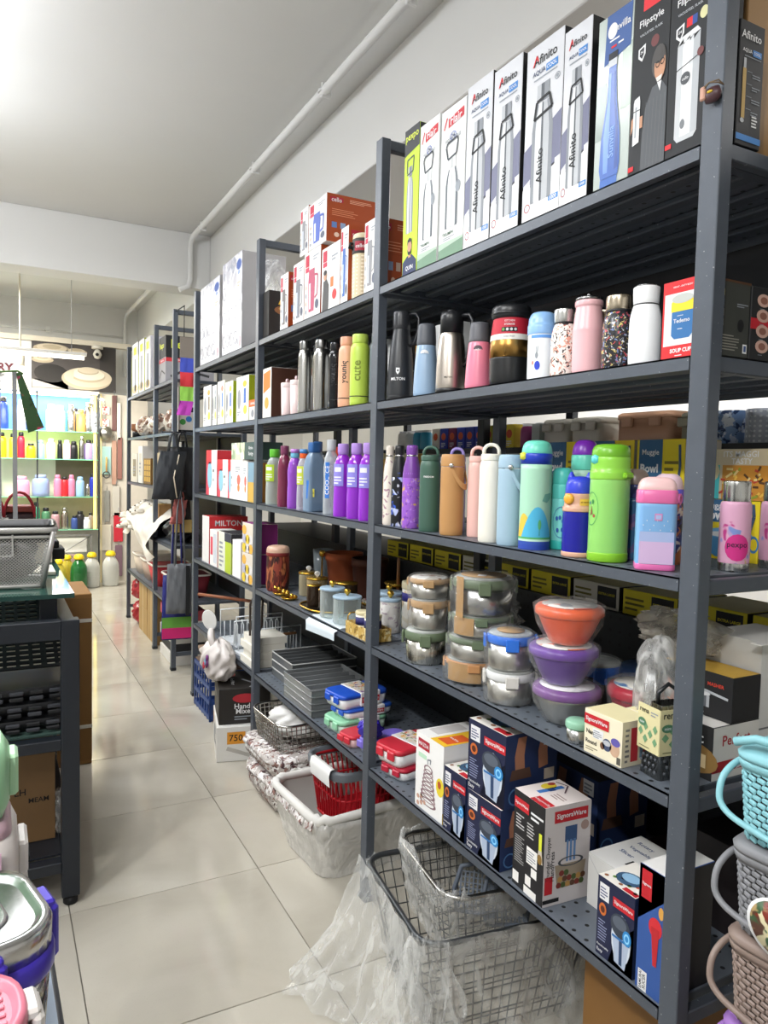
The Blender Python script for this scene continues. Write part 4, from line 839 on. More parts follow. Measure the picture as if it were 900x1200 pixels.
# bowl and pasta cartons at the back of the middle shelf
def art_bowl(p):
    p.rect(0, 0, 1, 1, K('#e8cf1e'), 0); p.poly([(.05, .62), (.55, .62), (.55, 1), (.05, 1)], K('#2f5f86'), 1); p.text('Muggie', .3, .88, .36, W_, 2); p.text('Bowl', .28, .74, .38, W_, 2, bold=.04); p.lines(.6, .72, .9, .84, 2, K('#7a6a1a'), 1)
    p.poly([(.14, .42), (.22, .1), (.32, .04), (.7, .04), (.8, .1), (.88, .42)], K('#4f93c4'), 1); p.ell(.51, .44, .4, .09, K('#6fa9d4'), 2); p.ell(.51, .42, .33, .05, W_, 3); p.rect(.42, .38, .58, .42, BK, 4); p.ring(.93, .3, .08, .14, K('#3f7fb4'), 1, .7); p.stroke([(.86, .5), (.92, .75), (.9, .95)], .05, K('#3a4f6a'), 3)
for k, (a, c, lb) in enumerate(((1.262, 1.125, 'yellow mug-bowl box behind the pink-lidded kids bottle, blue bowl pictured'), (1.41, 1.272, 'yellow mug-bowl box behind the lime kids bottle'), (1.60, 1.43, 'yellow mug-bowl box at the back behind the mint kids bottle'))):
    carton(lb, a, c, z3, .256, .12, '#e8cf1e', '#c9c3b5', x=1.35, art=art_bowl, group='yellow mug-bowl boxes at the back')
def art_pasta(p):
    p.rect(0, 0, 1, 1, K('#cdbfa0'), 0); p.text('ITS MAGGI', .6, .9, .5, W_, 2); p.text('TASTY', .62, .76, .3, W_, 2); p.rect(0, 0, .3, .68, K('#3fb0b4'), 1); p.ell(.0, .55, .3, .3, K('#d6c9a0'), 2); p.rect(.34, 0, 1, .68, K('#c98a2e'), 1)
    R = random.Random(4)
    for k in range(46): a, c = R.uniform(.36, .92), R.uniform(.03, .6); p.stroke([(a, c), (a + R.uniform(-.12, .08), c + R.uniform(-.1, .1))], .03, K(('#e6b84a', '#8f9a2e', '#b8402a', '#e8d08a', '#5a3a1a')[k % 5]), 2 + k % 3)
carton('lower yellow mug-bowl box under the pasta box, right of the nearest post', 1.09, .945, z3, .126, .09, '#e8cf1e', '#b5a52a', x=1.36, art=art_bowl)
carton('box with heaped pasta pictured, stacked on a yellow box beyond the post', 1.09, .93, z3 + .1275, .105, .09, '#cdbfa0', '#b0a488', x=1.36, art=art_pasta)
carton('second pasta box at the rear end of the middle shelf', .925, .87, z3, .232, .07, '#cdbfa0', '#3a8a8f', x=1.42, art=art_pasta)
# goods on the next aisle's rack
ze = 1.472
MP = MT('#d9a98a', .4); MC = MT('#d5d0c2', .4)
def clip_box(lb, x, y, z, w, d, h, m, g=None, lm=None):
    b = B(); b.loft([rrect(w * .94, d * .94, .02, 0), rrect(w, d, .02, h * .15), rrect(w, d, .02, h * .8)], m); o = tag(b.obj('storage_box', None, (x, y, z + .0006)), lb, 'box', g)
    b = B(); b.loft([rrect(w * 1.03, d * 1.03, .02, h * .8), rrect(w * 1.03, d * 1.03, .02, h * .94), rrect(w * .96, d * .96, .02, h)], lm or m); b.obj('lid', o)
    for s in (-1, 1): b = B(); b.box(-w / 2 - .012, -w / 2 - .002, s * d * .25 - .02, s * d * .25 + .02, h * .55, h * .85, lm or m, .003); b.obj('clip', o)
    return o
clip_box('peach lidded storage box on the next rack, seen over the yellow boxes', 1.70, 1.50, ze, .16, .20, .095, MP)
clip_box('cream lidded storage box on the next rack, beside the peach one', 1.70, 1.73, ze, .16, .13, .09, MC)
clip_box('cream lidded storage box on the next rack, second from the peach one', 1.70, 1.87, ze, .16, .12, .09, MC)
clip_box('small grey-green lidded box with white labels on the next rack', 1.69, 1.33, ze, .14, .09, .085, MT('#a9a693', .4))
CUP = blot('#7f9fce', ['#e6edf6', '#26406f', '#c9d6ea'], 45, .42); CUPD = dots('#b9bfcc', '#e9edf2', .012, .25, .35, 0., (1, 2))
for k, (y, m, lb) in enumerate(((1.075, CUP, 'blue floral mug hung with film on the next rack, beyond the end'), (1.16, CUPD, 'grey polka-dot mug on the next rack, right of the nearest post'), (1.245, CUP, 'blue floral mug on the next rack, half behind the nearest post'))):
    o = bottle(lb, 1.66, y, ze, .038, .085, [(.95, 0), (1, .03), (1, .97), (.97, 1), (.93, .97), (.9, .1), (0, .08)], m, [], 'patterned mugs on the next rack', 'ceramic_mug', 'mug', soft=0)
    jug_handle(o, .034, .02, .07, .02, PI, m, .004)
for k in range(9):
    y = 2.12 + .062 * k; c = ('#e6cf3a', '#f0efe8', '#e2d23f', '#2c3fa8', '#33429c', '#2c3fa8', '#7a2a52', '#2c3fa8', '#e8e4d8')[k]
    carton(('yellow', 'white', 'yellow', 'blue', 'indigo', 'blue', 'maroon', 'blue', 'white')[k] + f' little carton on the next rack, {ORD[k]} of the row from the near end', y + .028, y - .028, ze, .085, .06, c, c, x=1.63, group='small cartons on the next rack', art=lambda p: (p.ell(.5, .6, .3, .18, K('#d95f3a'), 1), p.lines(.2, .1, .8, .35, 3, W_, 1)))
for k, (y, c, nm) in enumerate(((1.98, '#3a9a86', 'teal'), (2.05, '#b8508e', 'magenta'), (2.74, '#35a0c4', 'sky blue'), (2.80, '#3fa9cc', 'turquoise'), (2.87, '#e9ece6', 'white'), (2.94, '#f0f0ea', 'ivory'))):
    bottle(f'{nm} tub with small lid on the next rack behind the bottles', 1.66, y, ze, .028, .085, [(.9, 0), (1, .05), (1, .8), (.7, .9)], MT(c), [('lid', [(.72, .88), (.74, .9), (.74, 1), (0, 1)], W_)], 'small tubs on the next rack', 'plastic_tub', 'tub')
carton('film-wrapped white pack beside the cream boxes on the next rack', 1.985, 1.945, ze, .08, .06, '#c9cfc9', '#aab2ac', x=1.62)
for k in range(10):
    y = 1.02 + .205 * k; c = ('#e0cf2a', '#d6c628')[k % 2]
    if k in (3, 6): c = '#c9c5b8'
    carton(f'flat yellow carton low on the next rack, {ORD[k]} from the near end' if k not in (3, 6) else f'flat grey carton low on the next rack, {ORD[k]} from the near end', y + .095, y - .095, .99, .072, .2, c, '#2c2a1d', '#d9cf7a', x=1.60, group='flat cartons on the low shelf of the next rack', art=lambda p: (p.rect(.55, .1, .95, .9, BK, 1), p.text('EXTRA LARGE', .75, .6, .34, K('#e0cf2a'), 2), p.lines(.05, .2, .45, .8, 3, K('#6a6218'), 1)))
# ================================================================ container shelf of the nearest bay
z4 = Z[3]; WRAP = film('#cfcfcd', .015, .08, .10, .22)
def wrapshell(o, r, h, m=None, z0=-.001, amp=.003, seed=0, top=True, foot=1.):
    """crinkled plastic wrapped around a round thing"""
    b = B(); n = 40; rings = []
    pr = [(r * .8 * foot, z0 + .001), ((r + .003) * foot, z0 + h * .08), ((r + .004) * (.35 + .65 * foot ** .3), z0 + h * .5), (r + .004, z0 + h * .95), (r * .8, z0 + h + .006), (r * .3, z0 + h + .007)]
    for j, (q, zz_) in enumerate(pr):
        rings.append([((q + amp * abs(wob(k * .9 + seed, j * 3.1, seed))) * math.cos(2 * PI * k / n), (q + amp * abs(wob(k * .9 + seed, j * 3.1, seed))) * math.sin(2 * PI * k / n), zz_) for k in range(n)])
    b.loft(rings, m or WRAP, cap0=False, cap1=top); return b.obj('plastic_wrap', o)
def tin(lb, x, y, z, r, h, lid=None, clip='#6d7f5c', body=None, wrap=True, lidm=None, g=None, band=None, flare=1.0, nclip=4, rim=None):
    b = B(); b.lathe([(r * .90 * flare, 0), (r * .94 * flare, .004), (r, h * .72)], body or steel('#d2d0ca', .3), 36); o = tag(b.obj('steel_container', None, (x, y, z + .0006)), lb, 'container', g)
    lm_ = lidm or clear('#e8ece8', .3)
    b = B(); b.lathe([(r * 1.03, h * .70), (r * 1.06, h * .73), (r * 1.06, h * .86), (r * 1.0, h * .94)], MT(rim or clip, .4), 36, cap1=False); b.obj('lid_rim', o)
    b = B(); b.lathe([(r * 1.0, h * .935), (r * .9, h * .985), (r * .3, h), (0, h)], lm_, 36); b.obj('lid', o)
    for k in range(nclip):
        a = CA + .15 + k * 2 * PI / nclip; ca, sa = math.cos(a), math.sin(a); q = r * 1.06
        b = B(); T = Matrix.Translation((ca * q, sa * q, 0)) @ Matrix.Rotation(a, 4, 'Z'); b.box(0, .007, -.016, .016, h * .56, h * .9, MT(clip, .4), .002, T); b.obj('side_clip', o)
    if band:
        b = B(); b.lathe([(r * 1.066, h * .2), (r * 1.07, h * .2), (r * 1.075, h * .9), (r * .9, h * 1.005)], band, 36, cap0=False, cap1=False); b.obj('paper_sleeve', o)
    if wrap: wrapshell(o, r * 1.08, h, seed=x * 31 + y * 17)
    return o
KR = M('#b08b5c', .7, 0, .12, 30); OL = '#64735a'
# stack A
tin('steel tin with olive clips at the bottom of the far stack of the container shelf', 1.108, 1.80, z4, .060, .098, clip=OL, wrap=False, body=steel('#c4c1b8', .24))
tin('steel tin with tan clips on the olive-clipped tin', 1.115, 1.80, z4 + .099, .052, .088, clip='#b59268')
tin('shallow tan-clipped tin with paper lid, top of the far stack', 1.117, 1.805, z4 + .188, .055, .06, clip='#b59268', lidm=blot('#c9c2b8', ['#8a5f4a', '#e6e4e0'], 18, .5))
# stack B
KB = [('kraft-banded tin at the bottom of the second stack', .070, .062, True), ('clear-lidded tin second from the bottom of the second stack', .072, .062, False), ('half-wrapped tin third from the bottom of the second stack', .074, .058, True)]
zz = z4
for k, (lb, r, hh, bd) in enumerate(KB):
    o = tin(lb, 1.132 + .004 * k, 1.595 - .008 * k, zz, r, hh, clip=OL if k else '#c08a5a')
    if bd:
        b = B(); n = 14
        b.loft([[((r * 1.09) * math.cos(CA - .9 + (1.3 if k == 0 else .8) * i / n), (r * 1.09) * math.sin(CA - .9 + (1.3 if k == 0 else .8) * i / n), q) for i in range(n + 1)] for q in (hh * .12, hh * .9)], KR, closed=False); b.obj('kraft_band', o)
    zz += hh + .001
o = tin('large tall tin with glass lid and olive clips, top of the second stack', 1.142, 1.573, zz, .077, .098, clip=OL, body=steel('#bdbdbb', .22))
b = B(); n = 8; b.loft([[(.085 * math.cos(CA - .85 + .32 * i / n), .085 * math.sin(CA - .85 + .32 * i / n), q) for i in range(n + 1)] for q in (-.01, .099)], KR, closed=False); b.obj('kraft_band', o)
b = B(); b.lathe([(.06, 0), (.0605, .0012), (0, .0012)], KR, 24, (0, 0, .098)); b.lathe([(.015, .0015), (.015, .0024), (0, .0024)], W_, 4, (-.02, -.02, .0985)); b.obj('paper_insert', o)
# stack C
tin('low steel tin with red and white rim under the blue-clipped tin', 1.108, 1.405, z4, .056, .082, clip='#d9d6d0', rim='#dfe0e0', band=None)
tin('glass-lidded tin with bright blue clips on a low steel tin', 1.108, 1.408, z4 + .083, .055, .088, clip='#2f72d8', lidm=clear('#dfe8ee', .25))
b = B(); b.lathe([(.033, 0), (.034, .002), (0, .002)], KR, 20); tag(b.obj('paper_disc', None, (1.108, 1.408, z4 + .1725)), 'brown paper disc lying on the lid of the blue-clipped tin', 'label')
# stack D, bowls
def bowl(lb, x, y, z, r, h, c, lidc, body=None, disc=None, g='lidded bowls stacked in film'):
    m = body or MT(c, .3)
    b = B(); b.lathe([(r * .50, 0), (r * .56, .004), (r * .72, h * .3), (r * .88, h * .62), (r * .95, h * .74)], m, 36); o = tag(b.obj('lidded_bowl', None, (x, y, z + .0006)), lb, 'bowl', g)
    b = B(); b.lathe([(r * .96, h * .7), (r, h * .73), (r, h * .86), (r * .93, h * .93), (r * .6, h * .95), (0, h * .95)], MT(lidc, .3), 36); b.obj('lid', o)
    b = B(); b.lathe([(r * .8, h * .951), (r * .8, h * .965), (0, h * .965)], disc or blot('#c9c6c2', ['#d8705a', '#8f8f94', '#e9e6e0'], 20, .42), 28); b.obj('paper_label', o)
    wrapshell(o, r * 1.0, h, seed=y * 40, amp=.004, foot=.62); return o
bowl('steel bowl with purple lid at the bottom of the bowl stack', 1.135, 1.235, z4, .076, .088, '#b9b6ae', '#7a4f8f', steel('#d0cec8', .3), blot('#d9d6dc', ['#b9a9c4', '#efecef'], 16, .5))
bowl('deep purple bowl in film, middle of the bowl stack', 1.130, 1.245, z4 + .088, .077, .09, '#5f3f8f', '#6f4a9f')
bowl('coral orange bowl in film, top of the bowl stack', 1.138, 1.240, z4 + .178, .076, .09, '#e2603f', '#ea6a45')
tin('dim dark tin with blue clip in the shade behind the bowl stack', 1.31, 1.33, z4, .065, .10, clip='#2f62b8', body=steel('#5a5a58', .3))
o = bowl('crimson red bowl with blue and green paper on its lid', 1.245, 1.125, z4, .07, .105, '#a0172f', '#b01a34', None, blot('#6f93b4', ['#c9d69a', '#3f6fa4', '#e4e2d8'], 14, .5), None)
b = B(); b.lathe([(.075, 0), (.085, .01), (.085, .09), (.08, .1), (0, .1)], MT('#2a3f63', .3), 32); tag(b.obj('lidded_bowl', None, (1.39, 1.21, z4 + .0006)), 'wide dark blue lidded bowl behind the crimson bowl', 'bowl')
b = B(); b.lathe([(.020, 0), (.022, .003), (.022, .03)], steel(), 24); o = tag(b.obj('small_tub', None, (1.070, 1.128, z4 + .0006)), 'tiny steel tub with pale green lid at the front of the container shelf', 'container')
b = B(); b.lathe([(.0235, .029), (.025, .032), (.025, .042), (.021, .046), (0, .046)], MT('#8fc0a4'), 24); b.obj('lid', o)
# canister behind the second post and loose film behind
o = bottle('cream canister with indigo band just behind the second post', 1.30, 2.20, z4, .042, .165, [(.95, 0), (1, .02), (1, .84)], blot('#e4dcc8', ['#c9b48f', '#f0ece2'], 20, .5), [('lid', [(1.03, .84), (1.06, .86), (1.06, .95), (1, 1), (0, 1)], MT('#d2c9a8')), ('printed_band', [(1.01, .58), (1.012, .58), (1.012, .76), (1.01, .76)], K('#2e2a7a'))], None, 'canister', 'canister', soft=0)
def crumple(lb, x, y, z, sx, sy, sz, m, seed=0, name='plastic_bag', cat='bag', n=44, rough=.3, g=None, flat=.15):
    """loose crumpled bag: closed lumpy body with creases"""
    b = B(); rings = []
    for j in range(27):
        t = j / 26; ph = PI * t
        rr = math.sin(ph) ** .7; zc = -math.cos(ph)
        ring = []
        for k in range(n):
            a = 2 * PI * k / n; w_ = 1 + rough * wob(math.cos(a) * 2.3 + seed, math.sin(a) * 2.3 + zc * 2.1, seed * 1.7) + rough * .5 * wob(a * 5 + seed, t * 9, seed)
            w_ += .045 * abs(wob(a * 7 + seed, t * 17, seed)) + .03 * wob(a * 13, t * 31 + seed, 2); ring.append((sx * rr * w_ * math.cos(a), sy * rr * w_ * math.sin(a), max(0, sz * (zc + 1) / 2 * (1 + rough * .4 * wob(a * 2, t * 4 + seed, 1)))))
        rings.append(ring)
    b.loft(rings, m); return tag(b.obj(name, None, (x, y, z + .0008)), lb, cat, g)
crumple('crumpled clear film heaped behind the far tins of the container shelf', 1.40, 1.90, z4, .09, .10, .16, film('#e9e7e2', .12, .15, .15), 3)
# grater with card, wrapped grater
def grater(lb, x, y, z, w, d, h, card):
    b = B(); b.loft([rrect(w, d, .006, 0), rrect(w * .72, d * .6, .006, h)], steel('#a9a9a6', .25), cap1=False); o = tag(b.obj('box_grater', None, (x, y, z + .0006), -.15), lb, 'grater')
    # raised cutting teeth on the aisle side and near side
    b = B()
    for face in (0, 1):
        for j in range(6):
            for k in range(4):
                q = h * (.08 + .085 * j); t = 1 - .4 * q / h; u = (-.33 + .22 * k + (.08 if j % 2 else 0))
                if face: p = (u * w * (1 - .28 * q / h), -d / 2 * t - .001, q); bx = (p[0] - .0025, p[0] + .0025, p[1] - .002, p[1] + .002, q - .001, q + .004)
                else: p = (-w / 2 * (1 - .28 * q / h) - .001, u * d * t, q); bx = (p[0] - .002, p[0] + .002, p[1] - .0025, p[1] + .0025, q - .001, q + .004)
                b.box(*bx, ST3, .001)
    b.obj('grating_teeth', o)
    b = B(); b.tube([(-w * .3, 0, h - .004), (-w * .3, 0, h + .02), (0, 0, h + .035), (w * .3, 0, h + .02), (w * .3, 0, h - .004)], .004, ch, 8); b.obj('top_handle', o)
    if card:
        b = B(); b.box(-w / 2 - .004, -w / 2 - .003, -d / 2 - .002, d / 2 + .002, h * .35, h * .98, K('#d8cfa0')); b.box(-w / 2 - .004, w / 2, -d / 2 - .004, -d / 2 - .003, h * .35, h * .98, K('#d8cfa0')); cd = b.obj('paper_card', o)
        p = Pr()
        for fr, ww in (((( -w / 2 - .004), d / 2 + .002, h * .35), d + .004), (((-w / 2 - .004), -d / 2 - .004, h * .35), w)):
            p.face(fr, (0, -1, 0) if ww == d + .004 else (1, 0, 0), (0, 0, 1), (-1, 0, 0) if ww == d + .004 else (0, -1, 0), ww, h * .63)
            p.text('rena', .3, .86, .42, BK, 1); p.lines(.6, .8, .95, .92, 2, GR, 1); p.ell(.22, .6, .18, .09, K('#4f7f5f'), 2); p.text('mint', .22, .6, .2, W_, 3); p.lines(.1, .06, .9, .1, 1, K('#6a6a4a'), 1)
            for j in range(3):
                for k in range(4):
                    cx, cy = .16 + .22 * k, .25 + .14 * j
                    if (j + k) % 2: p.poly([(cx - .11, cy), (cx, cy - .1), (cx + .11, cy), (cx, cy + .1)], K('#6f9a72'), 1)
        p.obj('printed_artwork', cd)
    return o
g1 = grater('steel box grater with green diamond card beside the nearest post', 1.108, .935, z4, .075, .055, .135, True)
o = crumple('film-wrapped grater standing behind the carded grater', 1.19, 1.03, z4, .05, .045, .225, film('#dcdcda', .25, .12, .35), 9, rough=.16)
b = B(); b.loft([rrect(.06, .04, .005, .002), rrect(.045, .03, .005, .17)], steel('#8f8f8d')); b.tube([(-.02, 0, .17), (-.02, 0, .2), (.02, 0, .2), (.02, 0, .17)], .004, ch, 6); b.obj('grater_body', o)
# kitchen tool boxes at the rack end
def art_perf(p): p.rect(0, 0, 1, .14, K('#e5e2dd'), 0); p.rect(0, .14, 1, .34, K('#b0232d'), 1); p.poly([(.5, .14), (.66, .34), (.8, .2)], W_, 2); p.text('Perfect', .5, .72, .6, K('#b0232d'), 1)
def art_perf_side(p): p.rect(0, 0, 1, 1, K('#232325'), 0); p.text('Perfect', .55, .75, .6, W_, 1); p.ell(.7, .35, .4, .28, K('#8a6a3a'), 1); p.rect(.55, .2, .9, .45, K('#e0c89a'), 2)
carton('white and red kitchen tool box under the black masher box', 1.00, .870, z4, .100, .13, '#232325', '#e4e1dc', '#d2cfca', x=1.155, art=art_perf_side, endart=art_perf)
def art_potato(p):
    p.rect(0, 0, 1, 1, K('#17171a'), 0); p.text('Potato', .42, .8, .3, W_, 2); p.text('MASHER', .78, .74, .22, K('#d8432f'), 2); p.rect(.45, .2, .7, .5, ST1, 1); p.rect(.5, .2, .55, .5, ST4, 2); p.rect(.62, .2, .66, .5, ST3, 2); p.ell(.575, .5, .14, .06, ST4, 3); p.stroke([(.4, .62), (.95, .5)], .03, ST1, 3)
    p.ell(.08, .35, .1, .25, K('#c9622a'), 1); p.ell(.15, .2, .1, .12, K('#b5521f'), 1); p.lines(.45, .06, .75, .12, 1, GR, 1)
carton('black potato masher box lying across the white and red box', 1.03, .868, z4 + .1012, .086, .08, '#17171a', '#17171a', '#c8a040', x=1.20, art=art_potato)
def art_perf2(p): p.rect(0, 0, 1, 1, K('#dcdbd8'), 0); p.text('Perfect', .36, .14, .5, K('#b0232d'), 1); p.rect(.2, .35, 1, .85, K('#b9bab8'), 1); p.rect(.7, .42, .8, .8, K('#6a6c6e'), 2); p.rect(0, .31, 1, .325, K('#77787a'), 1)
o = carton('big white kitchen tool box with open flap at the rack end', 1.00, .872, z4, .245, .16, '#cfcecb', '#dcdbd8', '#eceae7', x=1.285, endart=art_perf2)
b = B(); b.box(-.115, .08, -.085, -.063, .0, .002, K('#eceae7'), 0, Matrix.Translation((0, 0, .247)) @ Matrix.Rotation(.0, 4, 'X')); b.obj('open_flap', o)
crumple('crumpled clear bag bulging over the masher box', 1.27, 1.05, z4 + .188, .055, .09, .085, film('#e2dccf', .2, .12, .3), 5, rough=.35)
carton('dark maroon carton in the shade under the container shelf end', 1.05, .87, Z[4], .19, .14, '#1b1517', '#201a1c', x=1.33, endart=lambda p: [p.rect(.1 + .3 * (k % 3), .1 + .22 * (k // 3), .3 + .3 * (k % 3), .25 + .22 * (k // 3), K(('#7a2430', '#8a8a86', '#3a2a2c')[k % 3]), 1) for k in range(12)])

# ================================================================ under the nearest bay: wire baskets in film
def rpath(w, d, rad, n=6): return [(p[0], p[1]) for p in rrect(w, d, rad, 0, n)]
def wire_basket(lb, x, y, z, w, d, h, taper, rot, m, pitch=.03, t=.0016, rim=.006, name='wire_basket', solid_rim=None):
    o = empty(name, (x, y, z), lb, 'basket', rot=rot)
    top, bot = rpath(w, d, .06), rpath(w * taper, d * taper, .05)
    b = B(); b.tube([(p[0], p[1], h) for p in top], rim, solid_rim or m, 8, True); b.obj('rim', o)
    b = B()
    N_ = int(2 * (w + d) / pitch)
    def along(path, f):
        L = [0]; P_ = path + [path[0]]
        for p, q in zip(P_, P_[1:]): L.append(L[-1] + math.dist(p, q))
        s = f * L[-1]
        for i in range(len(path)):
            if L[i + 1] >= s: k = (s - L[i]) / max(1e-9, L[i + 1] - L[i]); return (P_[i][0] + (P_[i + 1][0] - P_[i][0]) * k, P_[i][1] + (P_[i + 1][1] - P_[i][1]) * k)
        return P_[-1]
    for i in range(N_):
        p, q = along(top, i / N_), along(bot, i / N_); b.tube([(p[0], p[1], h), (q[0], q[1], .003)], t, m, 4)
    for k in range(1, 6):
        f = k / 6; sc = taper + (1 - taper) * f; b.tube([(p[0], p[1], h * f) for p in rpath(w * sc, d * sc, .05)], t, m, 4, True)
    for i in range(9):
        yy = -d * taper / 2 + d * taper * (i + .5) / 9; b.tube([(-w * taper / 2, yy, .003), (w * taper / 2, yy, .003)], t, m, 4)
    stuff(b.obj('wire_mesh', o)); return o
WIR = M('#4a4d50', .35, .7, .1); CHR = steel('#b9b7b2', .2)
big = wire_basket('large grey wire basket on the floor under the nearest bay, rim draped in film', 1.145, 1.56, 0, .50, .42, .285, .78, -.13, WIR, .032, .0017, .008)
inn = wire_basket('shallow wire tray in clear film, nested in the large wire basket', 1.185, 1.575, .175, .40, .34, .17, .86, -.13, WIR, .024, .0013, .007, 'wire_tray', CHR)
def shell_film(o, w, d, h, taper, m, amp=.01, seed=0, z0=0., over=.02, name='plastic_wrap'):
    b = B(); n = 72; rings = []
    def along(w_, d_, f): 
        P_ = rpath(w_, d_, .06, 5); i = f * len(P_); a, c = P_[int(i) % len(P_)], P_[(int(i) + 1) % len(P_)]; k = i - int(i); return (a[0] + (c[0] - a[0]) * k, a[1] + (c[1] - a[1]) * k)
    for j in range(11):
        t = j / 10; sc = taper + (1 - taper) * t
        ring = []
        for k in range(n):
            q = along(w * sc + .012, d * sc + .012, k / n); e = amp * abs(wob(k * .55 + seed, j * 1.3, seed)) + amp * .4 * wob(k * 1.9, j * 2.2 + seed, 2); L_ = math.hypot(*q)
            ring.append((q[0] * (1 + e / L_), q[1] * (1 + e / L_), z0 + h * t + (over * (.5 + wob(k * .7, seed)) if j == 10 else 0)))
        rings.append(ring)
    for g in (.965, .93):
        rings.append([(p[0] * g, p[1] * g, p[2] - .012 * abs(wob(i * .8, g * 30, seed)) - (0 if g > .95 else .05)) for i, p in enumerate(rings[10])])
    b.loft(rings, m, cap0=False, cap1=False); return b.obj(name, o)
CLR = film('#d6d8d6', .02, .08, .08, .24); CLR2 = film('#e9eae7', .10, .09, .20, .40)
shell_film(inn, .40, .34, .17, .86, CLR2, .012, 2, 0, .03)
shell_film(big, .50, .42, .285, .78, CLR, .012, 5, 0, .01)
# film skirt spilling over the front rim to the floor
def skirt(s, t):
    # s along the rim from far front corner round to the near side, t from rim to floor
    a = s * 2.0
    if a < 1: rx, ry, nx, ny = -.25, .20 - .40 * a, -1., .12
    else: rx, ry, nx, ny = -.25 + .40 * (a - 1), -.21, -.15, -1.
    if .8 < a < 1.2: k = (a - .8) / .4; nx, ny = -1 + .85 * k, .12 - 1.12 * k; L_ = math.hypot(nx, ny); nx /= L_; ny /= L_
    out = .02 + (.10 + .12 * math.exp(-((a - .25) / .3) ** 2) - .05 * (a > 1.1)) * t ** 1.4
    fold = .018 * wob(s * 21, t * 2.2, 1) * (.25 + t) + .010 * wob(s * 47, t * 5, 3) * t
    zz_ = .30 * (1 - t) ** 1.15 + .012 * t * abs(wob(s * 17, t * 6, 5)) + .003
    return (rx + nx * (out + fold), ry + ny * (out + fold) + .03 * t * wob(s * 9, 2), zz_)
g = grid_sheet(skirt, 90, 26, CLR2); g.obj('film_skirt', big)
def skirt2(s, t):
    rx, ry = -.25 + .05 * s, -.16 - .05 * s; ang = math.radians(215 + 70 * s); out = .03 + (.14 + .05 * wob(s * 8, 1)) * t
    return (rx + math.cos(ang) * out + .02 * wob(s * 14, t * 5), ry + math.sin(ang) * out + .015 * wob(s * 23, t * 3), .30 * (1 - t) ** 1.6 + .02 * abs(wob(s * 19, t * 7)) * (.2 + t) + .004)
g = grid_sheet(skirt2, 40, 24, CLR2); g.obj('film_skirt', big)
# two grey grater pads inside the tray
for k, (dx, dy, rz) in enumerate(((-.03, -.01, .5), (.012, -.085, .7))):
    b = B(); P_ = [(0, -.05), (.05, -.05), (.06, .0), (.045, .055), (.0, .07), (-.045, .055), (-.06, 0), (-.05, -.05)]
    b.tube([(q[0], 0, q[1] + .055) for q in P_], .0065, M('#4d5561', .5), 8, True)
    o = tag(b.obj('sink_strainer', None, (1.12 + dx, 1.50 + dy, .245), (math.radians(-24), 0, math.radians(-42) + .25 * k)), 'grey plastic strainer pad in the film-wrapped tray, ' + ('farther one' if k == 0 else 'nearer one with slots'), 'strainer', 'grey strainer pads in the tray')
    b = B(); 
    for i in range(9): u = -.044 + .011 * i; b.box(u - .002, u + .002, -.002, .002, .012, .108 - abs(u) * .3, M('#59626e', .5))
    for i in range(7): b.box(-.05, .05, -.0015, .0015, .02 + .013 * i, .023 + .013 * i, M('#59626e', .5))
    b.obj('grid_bars', o)
crumple('loose clear film lying under the nearest bay, beside the brown cartons', 1.31, 1.272, 0, .09, .05, .17, CLR, 12, rough=.3)
for k, (y0, y1, x, hh, lb) in enumerate(((1.20, 1.03, 1.19, .39, 'brown carton standing on the floor under the nearest bay, farther one'), (1.02, .90, 1.17, .37, 'brown carton standing on the floor under the nearest bay, nearer one'))):
    carton(lb, y0, y1, 0, hh, .2, '#8a6335', '#7d5a30', x=x, group='brown cartons under the nearest bay', name='brown_carton', cat='carton')

